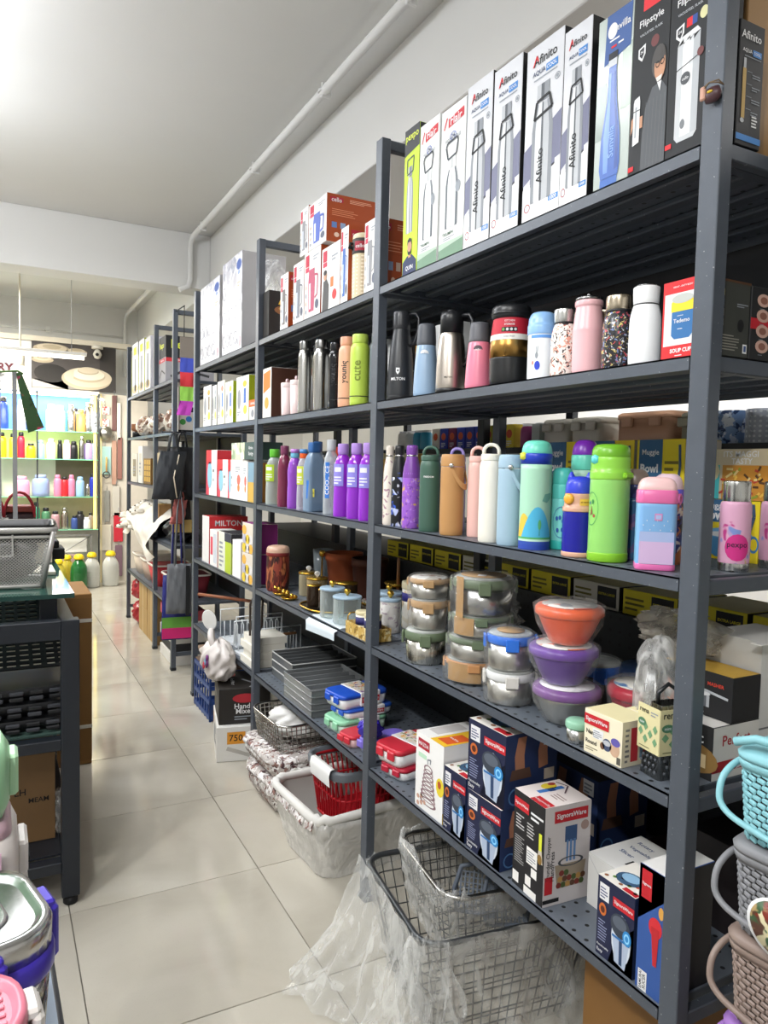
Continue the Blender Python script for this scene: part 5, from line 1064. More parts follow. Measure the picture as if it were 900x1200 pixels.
# ================================================================ stack of woven-look baskets in the right foreground
def weave_basket(lb, z, c, tagd=None, g='lidded woven-look baskets stacked at the rack end', x=1.135, y=.60, dz=.145):
    m, md = M(c, .45, 0, .06), M(c, .6, 0, .06); w, d, h = .20, .285, dz * .80
    b = B(); b.loft([rrect(w * .89, d * .91, .025, 0), rrect(w * .95, d * .96, .03, h)], M('#3a3632', .8)); o = tag(b.obj('woven_basket', None, (x, y, z + .0006), .10), lb, 'basket', g)
    b = B(); rows = 12
    for j in range(rows):
        f = (j + .5) / rows; sc = .905 + .055 * f; ww, dd = w * sc + .004, d * sc * 1.012 + .002
        P_ = rpath(ww, dd, .028, 3); L = [0]; Q = P_ + [P_[0]]
        for p, q in zip(Q, Q[1:]): L.append(L[-1] + math.dist(p, q))
        n = 60
        for i in range(n):
            s = ((i + (.5 if j % 2 else 0)) / n % 1) * L[-1]
            for e in range(len(P_)):
                if L[e + 1] >= s: break
            k = (s - L[e]) / max(1e-9, L[e + 1] - L[e]); px_, py_ = Q[e][0] + (Q[e + 1][0] - Q[e][0]) * k, Q[e][1] + (Q[e + 1][1] - Q[e][1]) * k
            a = math.atan2(Q[e + 1][1] - Q[e][1], Q[e + 1][0] - Q[e][0]); l_ = L[-1] / n * .46; hz = h / rows
            T = Matrix.Translation((px_, py_, h * f)) @ Matrix.Rotation(a, 4, 'Z') @ Matrix.Rotation(.22, 4, 'Y')
            b.box(-l_, l_, -.002, .0028, -hz * .40, hz * .40, m, .0016, T)
    stuff(b.obj('weave', o))
    b = B(); b.loft([rrect(w * 1.0, d * 1.0, .03, h * .96), rrect(w * 1.02, d * 1.02, .03, h + .004), rrect(w * 1.02, d * 1.02, .03, h + .010)], m); b.obj('basket_rim', o)
    b = B(); b.loft([rrect(w * 1.04, d * 1.03, .035, h + .011), rrect(w * 1.05, d * 1.04, .035, h + .018), rrect(w * 1.0, d * .99, .035, h + .026), rrect(w * .9, d * .9, .03, h + .028)], m); b.obj('lid', o)
    b = B(); b.box(-w * .535 - .006, -w * .5, -.035, .035, h * .55, h + .02, m, .004); b.box(-w * .535, -w * .40, -.035, .035, h + .02, h + .031, m, .004); b.obj('front_latch', o)
    b = B(); x_ = -w / 2 - .006
    b.tube(chaikin([(x_ + .055, d / 2 + .004, h * .99), (x_ + .025, d / 2 + .012, h * .92), (x_ - .002, d / 2 + .016, h * .72), (x_ - .012, d / 2 + .008, h * .36), (x_ - .014, d / 4, h * .24), (x_ - .016, 0, h * .16), (x_ - .014, -d / 4, h * .2), (x_ - .012, -d / 2 - .004, h * .38), (x_ - .004, -d / 2 - .01, h * .7)], 3), .0052, m, 8); b.obj('carry_handle', o)
    if tagd:
        b = B(); b.lathe([(.052, 0), (.052, .001), (0, .001)], W_, 28, sy=.8); b.lathe([(.047, .0012), (.047, .0016), (0, .0016)], blot('#5a3a2e', ['#7d2f22', '#d8cfa9', '#3a5a3a', '#b59a6a'], 28, .42), 28, sy=.8)
        t = b.obj('hanging_tag', o, (x_ - .022, tagd[0], h * tagd[1])); t.rotation_euler = (PI / 2 - .12, tagd[2], -PI / 2)
    return o
weave_basket('lilac purple woven-look basket, lowest visible of the foreground stack', .387, '#9a6fb8')
weave_basket('taupe brown woven-look basket with hanging picture tag', .534, '#8f7d74', (-.02, .1, .5))
weave_basket('cool grey woven-look basket with round picture tag, under the aqua one', .681, '#85868a', (.04, .45, .3))
weave_basket('aqua blue woven-look basket on top of the foreground stack', .828, '#8cc6cf')
b = B(); b.box(-.11, .11, -.15, .15, 0, .386, M('#9a7448', .8), .003); b.box(-.02, .02, -.151, .151, .3861, .3866, M('#b99b6a', .4)); tag(b.obj('brown_carton', None, (1.135, .60, 0)), 'brown carton under the purple basket, holding up the foreground stack', 'carton')
b = B()
for k in range(9): b.box(-.03 + .0 * k, .085, -.12 + .026 * k, -.12 + .026 * (k + 1), .0, .014, MT(('#b9cf3a', '#8fae2a', '#d6dc6a')[k % 3], .5), .003)
tag(b.obj('striped_mat', None, (1.15, .60, .977), .25), 'folded lime green striped mat lying on the aqua basket', 'mat')
b = B(); b.tube([(-.12, .13, 0), (-.11, .10, .012), (-.095, 0, .016), (-.085, -.12, .014)], .007, M('#8cc6cf', .45), 8); tag(b.obj('spare_handle', None, (1.14, .60, .9795)), 'loose aqua blue plastic handle lying over the aqua basket lid', 'handle')
# ================================================================ second bay
G6 = 'orange and white jug boxes on the top shelf of the second bay'
def art_jug(c, kind=0):
    def f(p):
        p.rect(.08, .78, .3, .95, K('#b8233f'), 1); p.rect(.08, .7, .3, .77, K('#c43a52'), 1)
        if kind == 2:
            p.poly([(.06, 0), (.4, 0), (.42, .4), (.3, .5), (.12, .48)], K('#4a4848'), 2); p.ell(.22, .56, .09, .07, K('#b58a70'), 3); p.ell(.22, .61, .09, .04, K('#26201e'), 4)
            p.poly([(.5, .35), (.66, .35), (.66, .5), (.5, .5)], K('#d8743a'), 1); p.ell(.72, .22, .12, .08, K('#c93a3a'), 1); p.lines(.55, .75, .9, .85, 2, GR, 1); return
        p.poly([(.3, .1), (.62, .1), (.68, .55), (.62, .7), (.3, .7), (.26, .55)], K(c), 1); p.poly([(.34, .14), (.42, .14), (.42, .52), (.32, .52)], K('#cfd8e6'), 2); p.rect(.3, .62, .64, .72, K(c), 2)
        p.stroke([(.66, .62), (.84, .6), (.82, .32), (.67, .28)], .05, K(c), 2); p.ell(.8, .18, .11, .07, K('#5a5f70'), 1)
        for k in range(4): p.ell(.12, .12 + .12 * k, .05, .035, (GR, K('#d8b0a0'))[k % 2], 1)
        p.lines(.55, .84, .92, .92, 2, GR, 1)
    return f
def art_orange(p):
    p.rect(0, 0, 1, 1, K('#a34412'), 0); p.rect(.06, .84, .32, .94, K('#b02038'), 1); p.text('cello', .19, .885, .2, W_, 2)
    p.lines(.45, .86, .92, .95, 3, K('#e0a284'), 1)
    for k in range(5): p.rect(.1 + .17 * k, .3, .2 + .17 * k, .42, K(('#5f7fb8', '#8fa6c9', '#c9b0a0')[k % 3]), 1)
    for k in range(4): p.ell(.2 + .18 * k, .16, .05, .05, K('#e6c8b4'), 1)
    p.rect(.06, .52, .9, .525, K('#8d3a12'), 1); p.lines(.1, .56, .8, .72, 4, K('#dd8f68'), 1, .3, 4)
OW = ('#dddbd8', '#a34412', '#cfcbc5')
for lb, a, c, hh, z_, col, kd, dp in (
    ('thin orange-sided jug box with grey bottle, first on the second bay top shelf', 2.93, 2.838, .226, 0, '#77706e', 0, .13), ('white jug box with grey jug pictured, second on the second bay top shelf', 2.782, 2.668, .236, 0, '#7d7f86', 0, .16),
    ('white jug box with pink jug pictured on the second bay top shelf', 2.664, 2.508, .251, 0, '#b5506a', 0, .16), ('jug box with a grey-suited figure pictured, second bay top shelf', 2.497, 2.336, .226, 0, '#4a4848', 2, .15),
    ('jug box with blue jug pictured beside the beige flask', 2.333, 2.272, .256, 0, '#4a6fb4', 0, .15), ('orange-ended jug box against the second post', 2.15, 2.066, .225, 0, '#8d8d90', 0, .16),
    ('thin jug box stacked high beside the big blue jug box', 2.717, 2.634, .176, .2515, '#8d8d90', 0, .15), ('big jug box with blue jug, stacked highest on the second bay', 2.630, 2.462, .168, .252, '#5468b8', 0, .20)):
    carton(lb, a, c, Z[0] + z_, hh, dp, *OW, art=art_jug(col, kd), endart=art_orange, group=G6)
def art_anu(p):
    p.text('ANU', .45, .87, .62, K('#e0b82e'), 1, bold=.03)
    for x, y, q, c in ((.3, .6, .22, '#8a5a34'), (.7, .66, .2, '#6d3a22'), (.5, .36, .3, '#a87a3f'), (.78, .42, .16, '#7d4a2a')): p.ell(x, y, q, q * .5, K(c), 1); p.ell(x, y + .03, q * .7, q * .3, K('#c29a5a'), 2)
    p.lines(.4, .08, .7, .14, 1, W_, 1)
carton('black carton with yellow lettering and brown bowls at the third post', 3.168, 3.09, Z[0], .205, .30, '#17130f', '#1b1613', endart=art_anu, x=D + .02)
o = bottle('tall beige dotted insulated canister with black collar between jug boxes', 1.083, 2.225, Z[0], .034, .215, [(.95, 0), (1, .02), (1, .68)], dots('#d2c7a4', '#f2ecd6', .012, .2, .4, 0, (1, 2)), [('dark_collar', [(1.0, .68), (1.03, .69), (1.03, .90), (1, .91)], K('#3a3634')), ('lid', [(.97, .91), (1.0, .92), (.96, .98), (.7, 1), (0, 1)], MT('#d9cfae'))], None, 'insulated_canister', 'canister')
bprint(o, [(.0352, .1), (.0352, .2)], .155, .03, 1.1, lambda p: (p.rect(0, 0, 1, 1, K('#a02438'), 0), p.text('cello', .5, .5, .8, W_, 1)))
jug_handle(o, .034, .16, .18, .012, math.radians(170), ch, .005)
# steel and coloured bottles, second shelf
G7 = 'bottles on the second shelf of the second bay'
sb = [(.93, 0), (1, .015), (1, .80), (.9, .84), (.78, .87)]
for lb, x, yy, r, hh, m, cm in (('slim brushed steel bottle, first of the steel ones in the second bay', 1.080, 2.714, .026, .282, steel('#bdbcb8', .22), steel('#8f8f8c', .25)), ('dull steel bottle half hidden between two front steel bottles', 1.14, 2.72, .024, .276, steel('#9d9c92', .3), ch),
    ('wider brushed steel bottle, second front steel one in the second bay', 1.081, 2.552, .028, .264, steel('#b5b4b0', .2), steel('#8a8a88', .25)), ('shiny black bottle between the steel and the peach bottle', 1.078, 2.415, .025, .235, M('#1b1d20', .15, .3), M('#1b1d20', .2, .3)),
    ('peach pink slim bottle with vertical name in the second bay', 1.085, 2.332, .031, .243, MT('#e3a98a', .35), MT('#e0a081', .35)), ('lime yellow slim bottle beside the second post', 1.087, 2.236, .033, .238, MT('#b5cf4f', .35), MT('#b9d15a', .35)), ('grey-blue bottle almost hidden by the second post', 1.12, 2.165, .03, .235, MT('#5f6870', .35), MT('#4d555c'))):
    o = bottle(lb, x, yy, Z[1], r, hh, sb, m, [('screw_cap', [(.78, .87), (.82, .875), (.82, .985), (.78, 1), (0, 1)], cm)], G7)
    if 'peach' in lb: btext(o, 'youniq', [(r, 0), (r, hh)], .07, .10, 1.0, ch, .75, 90); b = B(); b.lathe([(r + .0004, .03), (r + .0004, .033)], ch, 28, cap0=False, cap1=False); b.obj('thin_line', o)
    if 'lime' in lb: btext(o, 'cute', [(r, 0), (r, hh)], .07, .09, 1.0, K('#7a8a2a'), .75, 90); b = B(); b.lathe([(r + .0004, .03), (r + .0004, .033)], ch, 28, cap0=False, cap1=False); b.obj('thin_line', o)
for lb, yy, hh in (('pale pink tumbler with a straw loop, farther of the two', 2.905, .146), ('pale pink tumbler beside the first steel bottle', 2.80, .148)):
    o = bottle(lb, 1.080, yy, Z[1], .026, hh, [(.85, 0), (.9, .02), (1, .8)], MT('#e6cfcd', .35), [('lid', [(1.02, .8), (1.04, .82), (1.04, .9), (.96, .94), (0, .94)], MT('#e9d6d4', .35))], 'pale pink tumblers in the second bay', 'tumbler', 'tumbler', soft=0)
    b = B(); b.lathe([(.008, -.004), (.011, -.004), (.011, .004), (.008, .004), (.008, -.004)], MT('#dcbfc0'), 14, (0, 0, 0)); q = b.obj('straw_loop', o, (.0, 0, hh * .98)); q.rotation_euler = (PI / 2, 0, CA)
carton('orange and white carton at the far end of the second shelf', 3.14, 3.03, Z[1], .215, .12, '#e2ddd6', '#4a2a1c', art=lambda p: (p.poly([(.1, .5), (.9, .6), (.9, .95), (.1, .9)], K('#d97a2e'), 1), p.ell(.5, .3, .25, .12, K('#c8a04a'), 1)))
carton('dark brown carton behind the pale pink tumblers', 3.0, 2.76, Z[1], .20, .2, '#5a3424', '#4f2c1e', x=1.17, art=lambda p: (p.rect(.4, .15, 1, .85, K('#8d8f92'), 1),))
crumple('white plastic bag lying behind the steel bottles on the second shelf', 1.29, 2.45, Z[1], .07, .14, .26, M('#e6e8e8', .5), 3, rough=.2)

# plastic fridge bottles, middle shelf
G8 = 'plastic fridge bottles on the middle shelf of the second bay'
fr = [(.95, 0), (1, .03), (1, .3), (.94, .42), (1, .54), (1, .64), (.8, .78), (.52, .84), (.5, .86)]
def fridge(lb, x, yy, r, hh, c, cap, tagc=None, sq=False, a=.35, cap2=None):
    m = clear(c, a); o = bottle(lb, x, yy, Z[2], r, hh, fr, m, [('screw_cap', [(.52, .85), (.60, .86), (.60, .985), (.56, 1), (0, 1)], MT(cap))] + ([('cap_top', [(.6, .93), (.61, .93), (.6, 1.0), (0, 1.002)], MT(cap2))] if cap2 else []), G8, 'fridge_bottle', sq=sq, rot=.2 if sq else 0)
    b = B(); b.lathe([(r * .9, .002), (r * .95, .006), (r * .2, .012), (0, .012)], m, 20); b.obj('thick_base', o)
    if tagc:
        p = Pr(); p.wrap(lambda z: r * 1.02, CA - .3, hh * .42, hh * .3, 1.3); p.rect(0, 0, 1, 1, K(tagc), 0); p.lines(.1, .1, .9, .5, 3, W_, 1); p.rect(.2, .65, .8, .85, W_, 1); p.obj('paper_tag', o)
    return o
fridge('clear fridge bottle with lime green cap, first beside the third post', 1.098, 3.10, .038, .245, '#cfd8d4', '#5fb534', '#a9c832')
fridge('maroon fridge bottle next to the green-capped one', 1.086, 2.94, .03, .257, '#7d2a4a', '#7a3a5a', None, False, .75)
fridge('violet fridge bottle with sky blue cap', 1.086, 2.82, .03, .242, '#9a4fc9', '#6fb6d2', None, False, .7, '#b07ac9')
fridge('clear fridge bottle with orange and blue cap', 1.082, 2.715, .026, .24, '#d9d6e2', '#e8622c', '#c9d24a', False, .3, '#4a86c4')
o = fridge('square smoky blue fridge bottle with navy cap', 1.09, 2.625, .036, .266, '#8fa9c4', '#2f5f9a', None, True, .45)
p = Pr(); p.wrap(lambda z: .0375, CA - .1, .05, .07, 1.2); p.rect(.0, 0, .28, 1, K('#2b6fc4'), 0); p.rect(.4, .1, .75, .55, K('#d9cf4a'), 0); p.text('50', .57, .32, .24, BK, 1); p.obj('printed_band', o)
fridge('clear bottle with red cap standing behind the square blue bottle', 1.17, 2.60, .028, .25, '#b9a9b4', '#d8452c', None, False, .4)
fridge('clear bottle with navy cap in the second row of fridge bottles', 1.17, 2.78, .03, .275, '#a9b9c9', '#2f5f9a', None, False, .4)
o = fridge('narrow clear bottle with grey cap and blue side band', 1.084, 2.45, .028, .272, '#d6dde2', '#b9bcc0', None, False, .3)
p = Pr(); p.wrap(lambda z: .0285, CA - .2, .06, .13, .6); p.rect(0, 0, 1, 1, K('#2f72c4'), 0); p.text('COOL ICE', .5, .5, .8, W_, 1, rot=90); p.obj('printed_band', o)
for lb, x, yy, r in (('big violet fridge bottle with lilac cap and lilac tag, farthest of three', 1.09, 2.36, .033), ('big violet fridge bottle with lilac cap, middle of three', 1.09, 2.25, .033), ('big violet fridge bottle against the second post, nearest of three', 1.09, 2.16, .032)):
    fridge(lb, x, yy, r, .256, '#9a2fd0', '#a987cf', '#8d86d8', False, .75)
carton('wide yellow and cream printed carton behind the fridge bottles', 3.05, 2.5, Z[2], .235, .05, '#e0d6a4', '#c9a04a', x=1.46, art=lambda p: (p.rect(.3, .3, .9, .9, K('#e2b04a'), 1), p.stroke([(.2, .5), (.3, .9), (.35, .6)], .02, BK, 2), p.lines(.35, .5, .6, .6, 2, K('#7a4a1a'), 2)))

# fourth shelf: pots, glass jars with gold knobs, trays
GO = M('#c9a040', .25, .9, .08); gl = clear('#e6efee', .14); dk = clear('#3a2c22', .7)
o = bottle('woven maroon drum pot with pale lid beside the third post', 1.115, 3.085, z4, .052, .205, [(.85, 0), (1, .08), (1, .5), (.95, .82)], blot('#5a1f1a', ['#a5653f', '#2f100f', '#8a3a2a'], 40, .45, .5, (1, 1, .35)), [('pale_lid', [(.95, .82), (1.0, .83), (.98, .92), (.8, .98), (0, .99)], MT('#c9a58f')), ('lid_band', [(.99, .76), (1.01, .77), (1.01, .83), (.99, .84)], MT('#7a2a2a'))], None, 'drum_pot', 'pot')
o = bottle('terracotta flower pot at the back of the second bay', 1.40, 3.0, z4, .085, .17, [(.72, 0), (.76, .02), (.95, .8), (1, .8), (1.02, 1), (.92, 1), (.7, .2), (0, .18)], MT('#a5532f', .7), [], None, 'flower_pot', 'pot', soft=0)
o = bottle('dark brown flower pot beside the terracotta one', 1.42, 2.78, z4, .08, .17, [(.75, 0), (.8, .02), (.95, .8), (1, .8), (1, 1), (.9, 1), (.7, .2), (0, .18)], MT('#4f2a1c', .6), [], None, 'flower_pot', 'pot', soft=0)
o = bottle('grey film-wrapped glass vase behind the gold stand', 1.36, 3.16 - .02, z4, .05, .17, [(.8, 0), (.85, .02), (1, 1), (.95, 1), (.8, .1), (0, .08)], clear('#8f9aa0', .4), [], None, 'glass_vase', 'vase', soft=0)
def knobjar(lb, x, y, r, h, lidm, body=gl, kn=GO, z=z4):
    b = B(); b.lathe([(r * .94, 0), (r, .004), (r, h * .9)], body, 28, cap1=False); o = tag(b.obj('knob_jar', None, (x, y, z + .0006)), lb, 'jar', 'glass jars with ball knobs')
    b = B(); b.lathe([(r * 1.03, h * .89), (r * 1.05, h * .9), (r * 1.05, h * .95), (r, h * .97), (0, h * .97)], lidm, 28); b.obj('lid', o)
    b = B(); b.lathe([(.004, 0), (.004, .004), (.009, .008), (.0125, .015), (.009, .023), (0, .026)], kn, 16, (0, 0, h * .97)); b.obj('ball_knob', o); return o
GLS = clear('#f2f4f4', .3)
knobjar('glass jar with gold rim and crystal knob beside the drum pot', 1.20, 2.93, .042, .105, GO, clear('#c9bfa0', .3), GLS)
knobjar('second gold-rimmed jar with crystal knob, nearer the aisle', 1.185, 2.80, .043, .10, GO, clear('#c9b58a', .3), GLS)
def giltleaf(lb, x, y, s):
    b = B(); b.lathe([(.7 * s, 0), (s, .008), (1.05 * s, .012), (.9 * s, .010), (0, .006)], GO, 18); o = tag(b.obj('gilt_dish', None, (x, y, z4 + .0006)), lb, 'dish')
    b = B(); [b.lathe([(0, -.008), (.009, -.004), (.009, .004), (0, .008)], GO, 8, (s * .75 * math.cos(a * .8), s * .75 * math.sin(a * .8), .012 + .022 * math.sin(a * .4) ** 2)) for a in range(8)]; b.obj('gilt_beads', o)
giltleaf('gilded leafy dish nearest the third post', 1.09, 2.965, .036); giltleaf('gilded leafy dish in front of the black tray', 1.082, 2.85, .034)
b = B(); b.lathe([(.024, 0), (.024, .004), (.004, .01), (.004, .15), (.011, .155), (.015, .168), (.010, .18), (0, .182)], GO, 16); tag(b.obj('gold_stand', None, (1.30, 3.02, z4 + .0006)), 'tall gold rod stand topped with a clear ball', 'stand')
b = B(); b.loft([rrect(.24, .26, .1, 0, 6), rrect(.25, .27, .1, .008, 6)], M('#17130f', .2)); b.tube([(q[0], q[1], .010) for q in rrect(.25, .27, .1, 0, 6)], .004, GO, 6, True); tr = tag(b.obj('serving_tray', None, (1.185, 2.62, z4 + .0006)), 'black tray with thin gold rim on the fourth shelf of the second bay', 'tray')
zt = z4 + .0115
for lb, x, y, r, h in (('dark amber glass jar on the black tray, farther one', 1.115, 2.665, .028, .075), ('dark amber glass jar on the black tray, middle one', 1.135, 2.585, .032, .07), ('brown glass jar at the back of the black tray', 1.235, 2.62, .045, .085)):
    b = B(); b.lathe([(r * .95, 0), (r, .004), (r, h)], dk, 24, cap1=False); o = tag(b.obj('amber_jar', None, (x, y, zt)), lb, 'jar', 'dark glass jars on the black tray')
    b = B(); b.lathe([(r * 1.02, h), (r * 1.03, h + .004), (0, h + .006)], GO, 24); b.obj('gold_lid', o)
o = empty('tiered_stand', (1.375, 2.45, z4), 'two-tier stand with gold plates and a wooden rod', 'stand')
b = B(); b.lathe([(.006, 0), (.006, .2), (.004, .215), (0, .216)], MT('#9a6a44', .4), 12); b.obj('rod', o)
for q, r in ((.028, .085), (.105, .055)): b = B(); b.lathe([(.007, q), (r * .8, q), (r, q + .012), (r * .98, q + .013), (r * .7, q + .005), (.007, q + .004)], GO, 28); b.obj('plate', o)
b = B(); b.lathe([(.04, 0), (.04, .006), (.01, .02), (.006, .03)], GO, 20); b.obj('foot', o)
LB = MT('#9fb6c9', .3)
CLO = M('#cdd8df', .6)
b = grid_sheet(lambda u, v: (D - .008 + .20 * u if u > .12 else D - .010 + .002 * wob(v * 6, 1), 2.27 + .26 * v, z4 + .0025 if u > .12 else z4 + .002 - .055 * (1 - u / .12) * (.75 + .25 * v) ), 24, 16, CLO); tag(b.obj('cloth', None), 'pale blue cloth under the glass jars, its edge hanging over the shelf', 'cloth')
knobjar('glass jar with pale blue lid and gold knob, farther of the pair on cloth', 1.105, 2.465, .045, .112, LB, z=z4 + .0035); knobjar('glass jar with pale blue lid and gold knob, nearer of the pair on cloth', 1.110, 2.345, .050, .10, LB, z=z4 + .0035)
knobjar('glass jar with pale blue lid and gold knob standing farther back', 1.25, 2.29, .048, .12, LB); knobjar('small glass jar with gold knob and printed body by the second post', 1.19, 2.17, .035, .12, LB, blot('#dcd8d4', ['#b9a9b4', '#f2f0ee'], 40, .4))
for k, y in enumerate((2.30, 2.19)):
    b = B(); b.lathe([(.012, 0), (.014, .03), (.028, .07), (.030, .1), (.02, .14), (.006, .16), (0, .162)], clear('#cfcfc6', .35), 18, sx=.5); tag(b.obj('glass_leaf', None, (1.42, y, z4 + .0006)), ('farther' if k == 0 else 'nearer') + ' smoky glass leaf standing at the back of the second bay', 'ornament', 'smoky glass leaves')
o = empty('canister_tray', (1.088, 2.135, z4), 'gold-patterned tray with wire handle by the second post', 'tray')
b = B(); b.box(-.038, .038, -.085, .085, .001, .006, GO); b.obj('tray_base', o)
b = B(); pat = blot('#caa75a', ['#e6d8a8', '#8a6a2a'], 60, .42); b.box(-.04, -.037, -.085, .085, .001, .042, pat); b.box(-.04, .04, -.088, -.085, .001, .042, pat); b.box(-.04, .04, .085, .088, .001, .042, pat); b.box(.037, .04, -.085, .085, .001, .042, pat); b.obj('patterned_side', o)
b = B(); b.tube([(-.03, .092, .005), (-.03, .092, .055), (-.02, .092, .065), (.02, .092, .065), (.03, .092, .055), (.03, .092, .005)], .0025, GO, 6); b.obj('wire_handle', o)
for k, y in enumerate((2.165, 2.10)):
    bottle(('farther' if k == 0 else 'nearer') + ' small cream canister with navy band in the gold tray', 1.088, y, z4 + .0065, .028, .075, [(.95, 0), (1, .02), (1, .84)], MT('#e2dccb'), [('lid', [(1.02, .84), (1.05, .86), (1.05, .95), (1, 1), (0, 1)], MT('#d8cda6')), ('navy_band', [(1.01, .4), (1.015, .4), (1.015, .75), (1.01, .75)], K('#2a2a66'))], 'small canisters in the gold tray', 'canister', 'canister', soft=0)
b = B(); b.lathe([(.03, 0), (.045, .01), (.05, .02), (.048, .021), (.03, .012), (0, .01)], blot('#e6dcd6', ['#b56a7a', '#5f8a4a'], 30, .4), 20); tag(b.obj('floral_dish', None, (1.36, 2.62, z4 + .0006)), 'flowered porcelain dish behind the black tray', 'dish')

# fifth shelf: grey trays and lunch boxes
GT = clear('#8d9092', .45); GW = MT('#b9bab8', .4)
def flat_tray(lb, x, y, z, w, d, h, m, edge=None, g='grey plastic drawer trays stacked on the bottom shelf', ribs=True, rot=0):
    b = B(); b.box(-w / 2, w / 2, -d / 2, d / 2, 0, .003, m); b.box(-w / 2, -w / 2 + .003, -d / 2, d / 2, .003, h, m); b.box(w / 2 - .003, w / 2, -d / 2, d / 2, .003, h, m); b.box(-w / 2, w / 2, -d / 2, -d / 2 + .003, .003, h, m); b.box(-w / 2, w / 2, d / 2 - .003, d / 2, .003, h, m)
    o = tag(b.obj('drawer_tray', None, (x, y, z + .0006), rot), lb, 'tray', g)
    b = B(); b.tube([(q[0], q[1], h) for q in rrect(w + .004, d + .004, .012, 0, 3)], .003, edge or m, 6, True); b.obj('rolled_rim', o)
    if ribs: b = B(); [b.box(-w / 2 + .01, w / 2 - .01, -d / 2 + d * (k + .5) / 5 - .003, -d / 2 + d * (k + .5) / 5 + .003, .003, h * .8, m) for k in range(5)]; b.obj('divider', o)
    return o
for k in range(4): flat_tray(f'clear grey drawer tray, ' + ('bottom', 'second', 'third', 'top')[k] + ' of the stack behind the lunch boxes', 1.18, 2.66, Z[4] + .026 * k, .26, .30, .025, GT)
for k in range(3): flat_tray('smoky tray with white edge, ' + ('lowest', 'middle', 'topmost')[k] + ' of the stack beside the third post', 1.26, 3.0, Z[4] + .036 * k, .30, .26, .034, clear('#6f7274', .5), GW, 'white-edged trays beside the third post')
def lunch_box(lb, x, y, z, w, d, h, body, lid, rot=0, sleeve=True, clip=None, g='sealed lunch boxes on the bottom shelf'):
    b = B(); b.loft([rrect(w * .92, d * .9, .02, 0), rrect(w * .97, d * .96, .022, h * .2), rrect(w, d, .024, h * .7)], MT(body, .35)); o = tag(b.obj('lunch_box', None, (x, y, z + .0006), rot), lb, 'box', g)
    b = B(); b.loft([rrect(w * 1.02, d * 1.02, .025, h * .7), rrect(w * 1.03, d * 1.03, .026, h * .9), rrect(w * .98, d * .96, .026, h)], MT(lid, .35)); b.obj('lid', o)
    if sleeve:
        b = B(); b.box(-w * .12, w * .30, -d * .53, d * .53, h * .1, h + .002, W_, .002); s = b.obj('paper_sleeve', o)
        p = Pr(); p.face((-w * .12, d * .53, h + .002), (0, -1, 0), (1, 0, 0), (0, 0, 1), d * 1.06, w * .42); p.rect(.06, .1, .94, .9, blot('#e6dcd2', ['#d8703a', '#7a4a8a', '#e8b84a', '#5f8a4a'], 50, .4), 1)
        p.face((-w * .12, -d * .53, h * .1), (1, 0, 0), (0, 0, 1), (0, -1, 0), w * .42, h * .9); p.rect(.05, .25, .95, .7, K('#b9202e'), 1); p.text('SignoraWare', .5, .47, .8, W_, 2); p.obj('printed_artwork', s)
    for s in (-1, 1): b = B(); b.box(-w / 2 - .008, -w / 2, s * d * .22 - .016, s * d * .22 + .016, h * .35, h * .85, MT(clip or lid, .35), .003); b.obj('clip', o)
    return o
zl = Z[4]
lunch_box('mint green lunch box under the blue-lidded ones', 1.16, 2.36, zl, .2, .13, .052, '#b9d2c2', '#8fcaa6', .12, True)
lunch_box('white lunch box with blue lid lying on the mint one', 1.185, 2.36, zl + .0535, .2, .12, .035, '#e4e6e8', '#2f5fc9', .1)
lunch_box('white lunch box with bright blue lid, top of the blue and mint pile', 1.165, 2.37, zl + .09, .2, .13, .052, '#e6e8ea', '#2455c4', .14)
lunch_box('red lunch box in front of the mint one', 1.12, 2.225, zl, .15, .085, .042, '#d8b0b0', '#c9303f', .2, False)
lunch_box('pale blue and purple lunch box leaning by the second post', 1.155, 2.13, zl, .16, .08, .05, '#cdd6e6', '#7f6fd0', .1, False)
crumple('deep violet wrapped bundle beside the second post', 1.10, 2.125, zl + .0505, .04, .04, .06, M('#3a2aa8', .2), 6, rough=.2, name='wrapped_bundle', cat='bundle')
lunch_box('white lunch box with red lid and sleeve past the second post, lower one', 1.16, 1.94, zl, .19, .11, .04, '#dfe0e2', '#b3243a', .25)
lunch_box('white lunch box with red lid past the second post, upper one', 1.15, 1.95, zl + .0415, .19, .12, .055, '#e6e6e6', '#c9303f', .2)
lunch_box('clear-bodied box with blue and orange pieces behind the red-lidded ones', 1.32, 2.02 - .10, zl, .14, .12, .10, '#8fa9d4', '#6f86b8', .1, True)
carton('dim maroon carton behind the red-lidded lunch boxes', 1.88, 1.72, zl, .10, .12, '#4a1018', '#3a1016', x=1.385)

# floor under the second bay
NEWS = blot('#cfc9c4', ['#4a2f33', '#8f6a62', '#efeceb', '#b9b2ae'], 26, .46, .7, (1, 1, 1), 1.2)
MILK = film('#e6e4df', .55, .25, .2)
o = empty('plastic_wrapped_basket', (1.165, 2.36, 0), 'large basket wrapped in milky plastic under the second bay', 'basket', rot=.06)
b = B(); b.loft([rrect(.40, .30, .05, .001), rrect(.44, .34, .06, .06), rrect(.49, .38, .06, .20), rrect(.50, .39, .06, .215)], M('#b9b7b1', .5, 0, .2, 8), cap1=False)
b.loft([rrect(.485, .375, .06, .215), rrect(.42, .31, .05, .03)], M('#a9a7a2', .6), cap0=False); b.obj('basket_body', o)
shell_film(o, .505, .395, .205, .80, MILK, .010, 8, .002, .014)
b = B(); n = 64; P_ = rpath(.50, .39, .06, 6)
rim = [(q[0], q[1], .222 + .008 * wob(i * 1.1, 2)) for i, q in enumerate(P_)]; b.tube(rim, [.017 + .004 * wob(i * 1.7, 4) for i in range(len(rim))], M('#d9d7d2', .55, 0, .1, 12), 10, True); b.obj('rolled_plastic_rim', o)
b = B(); 
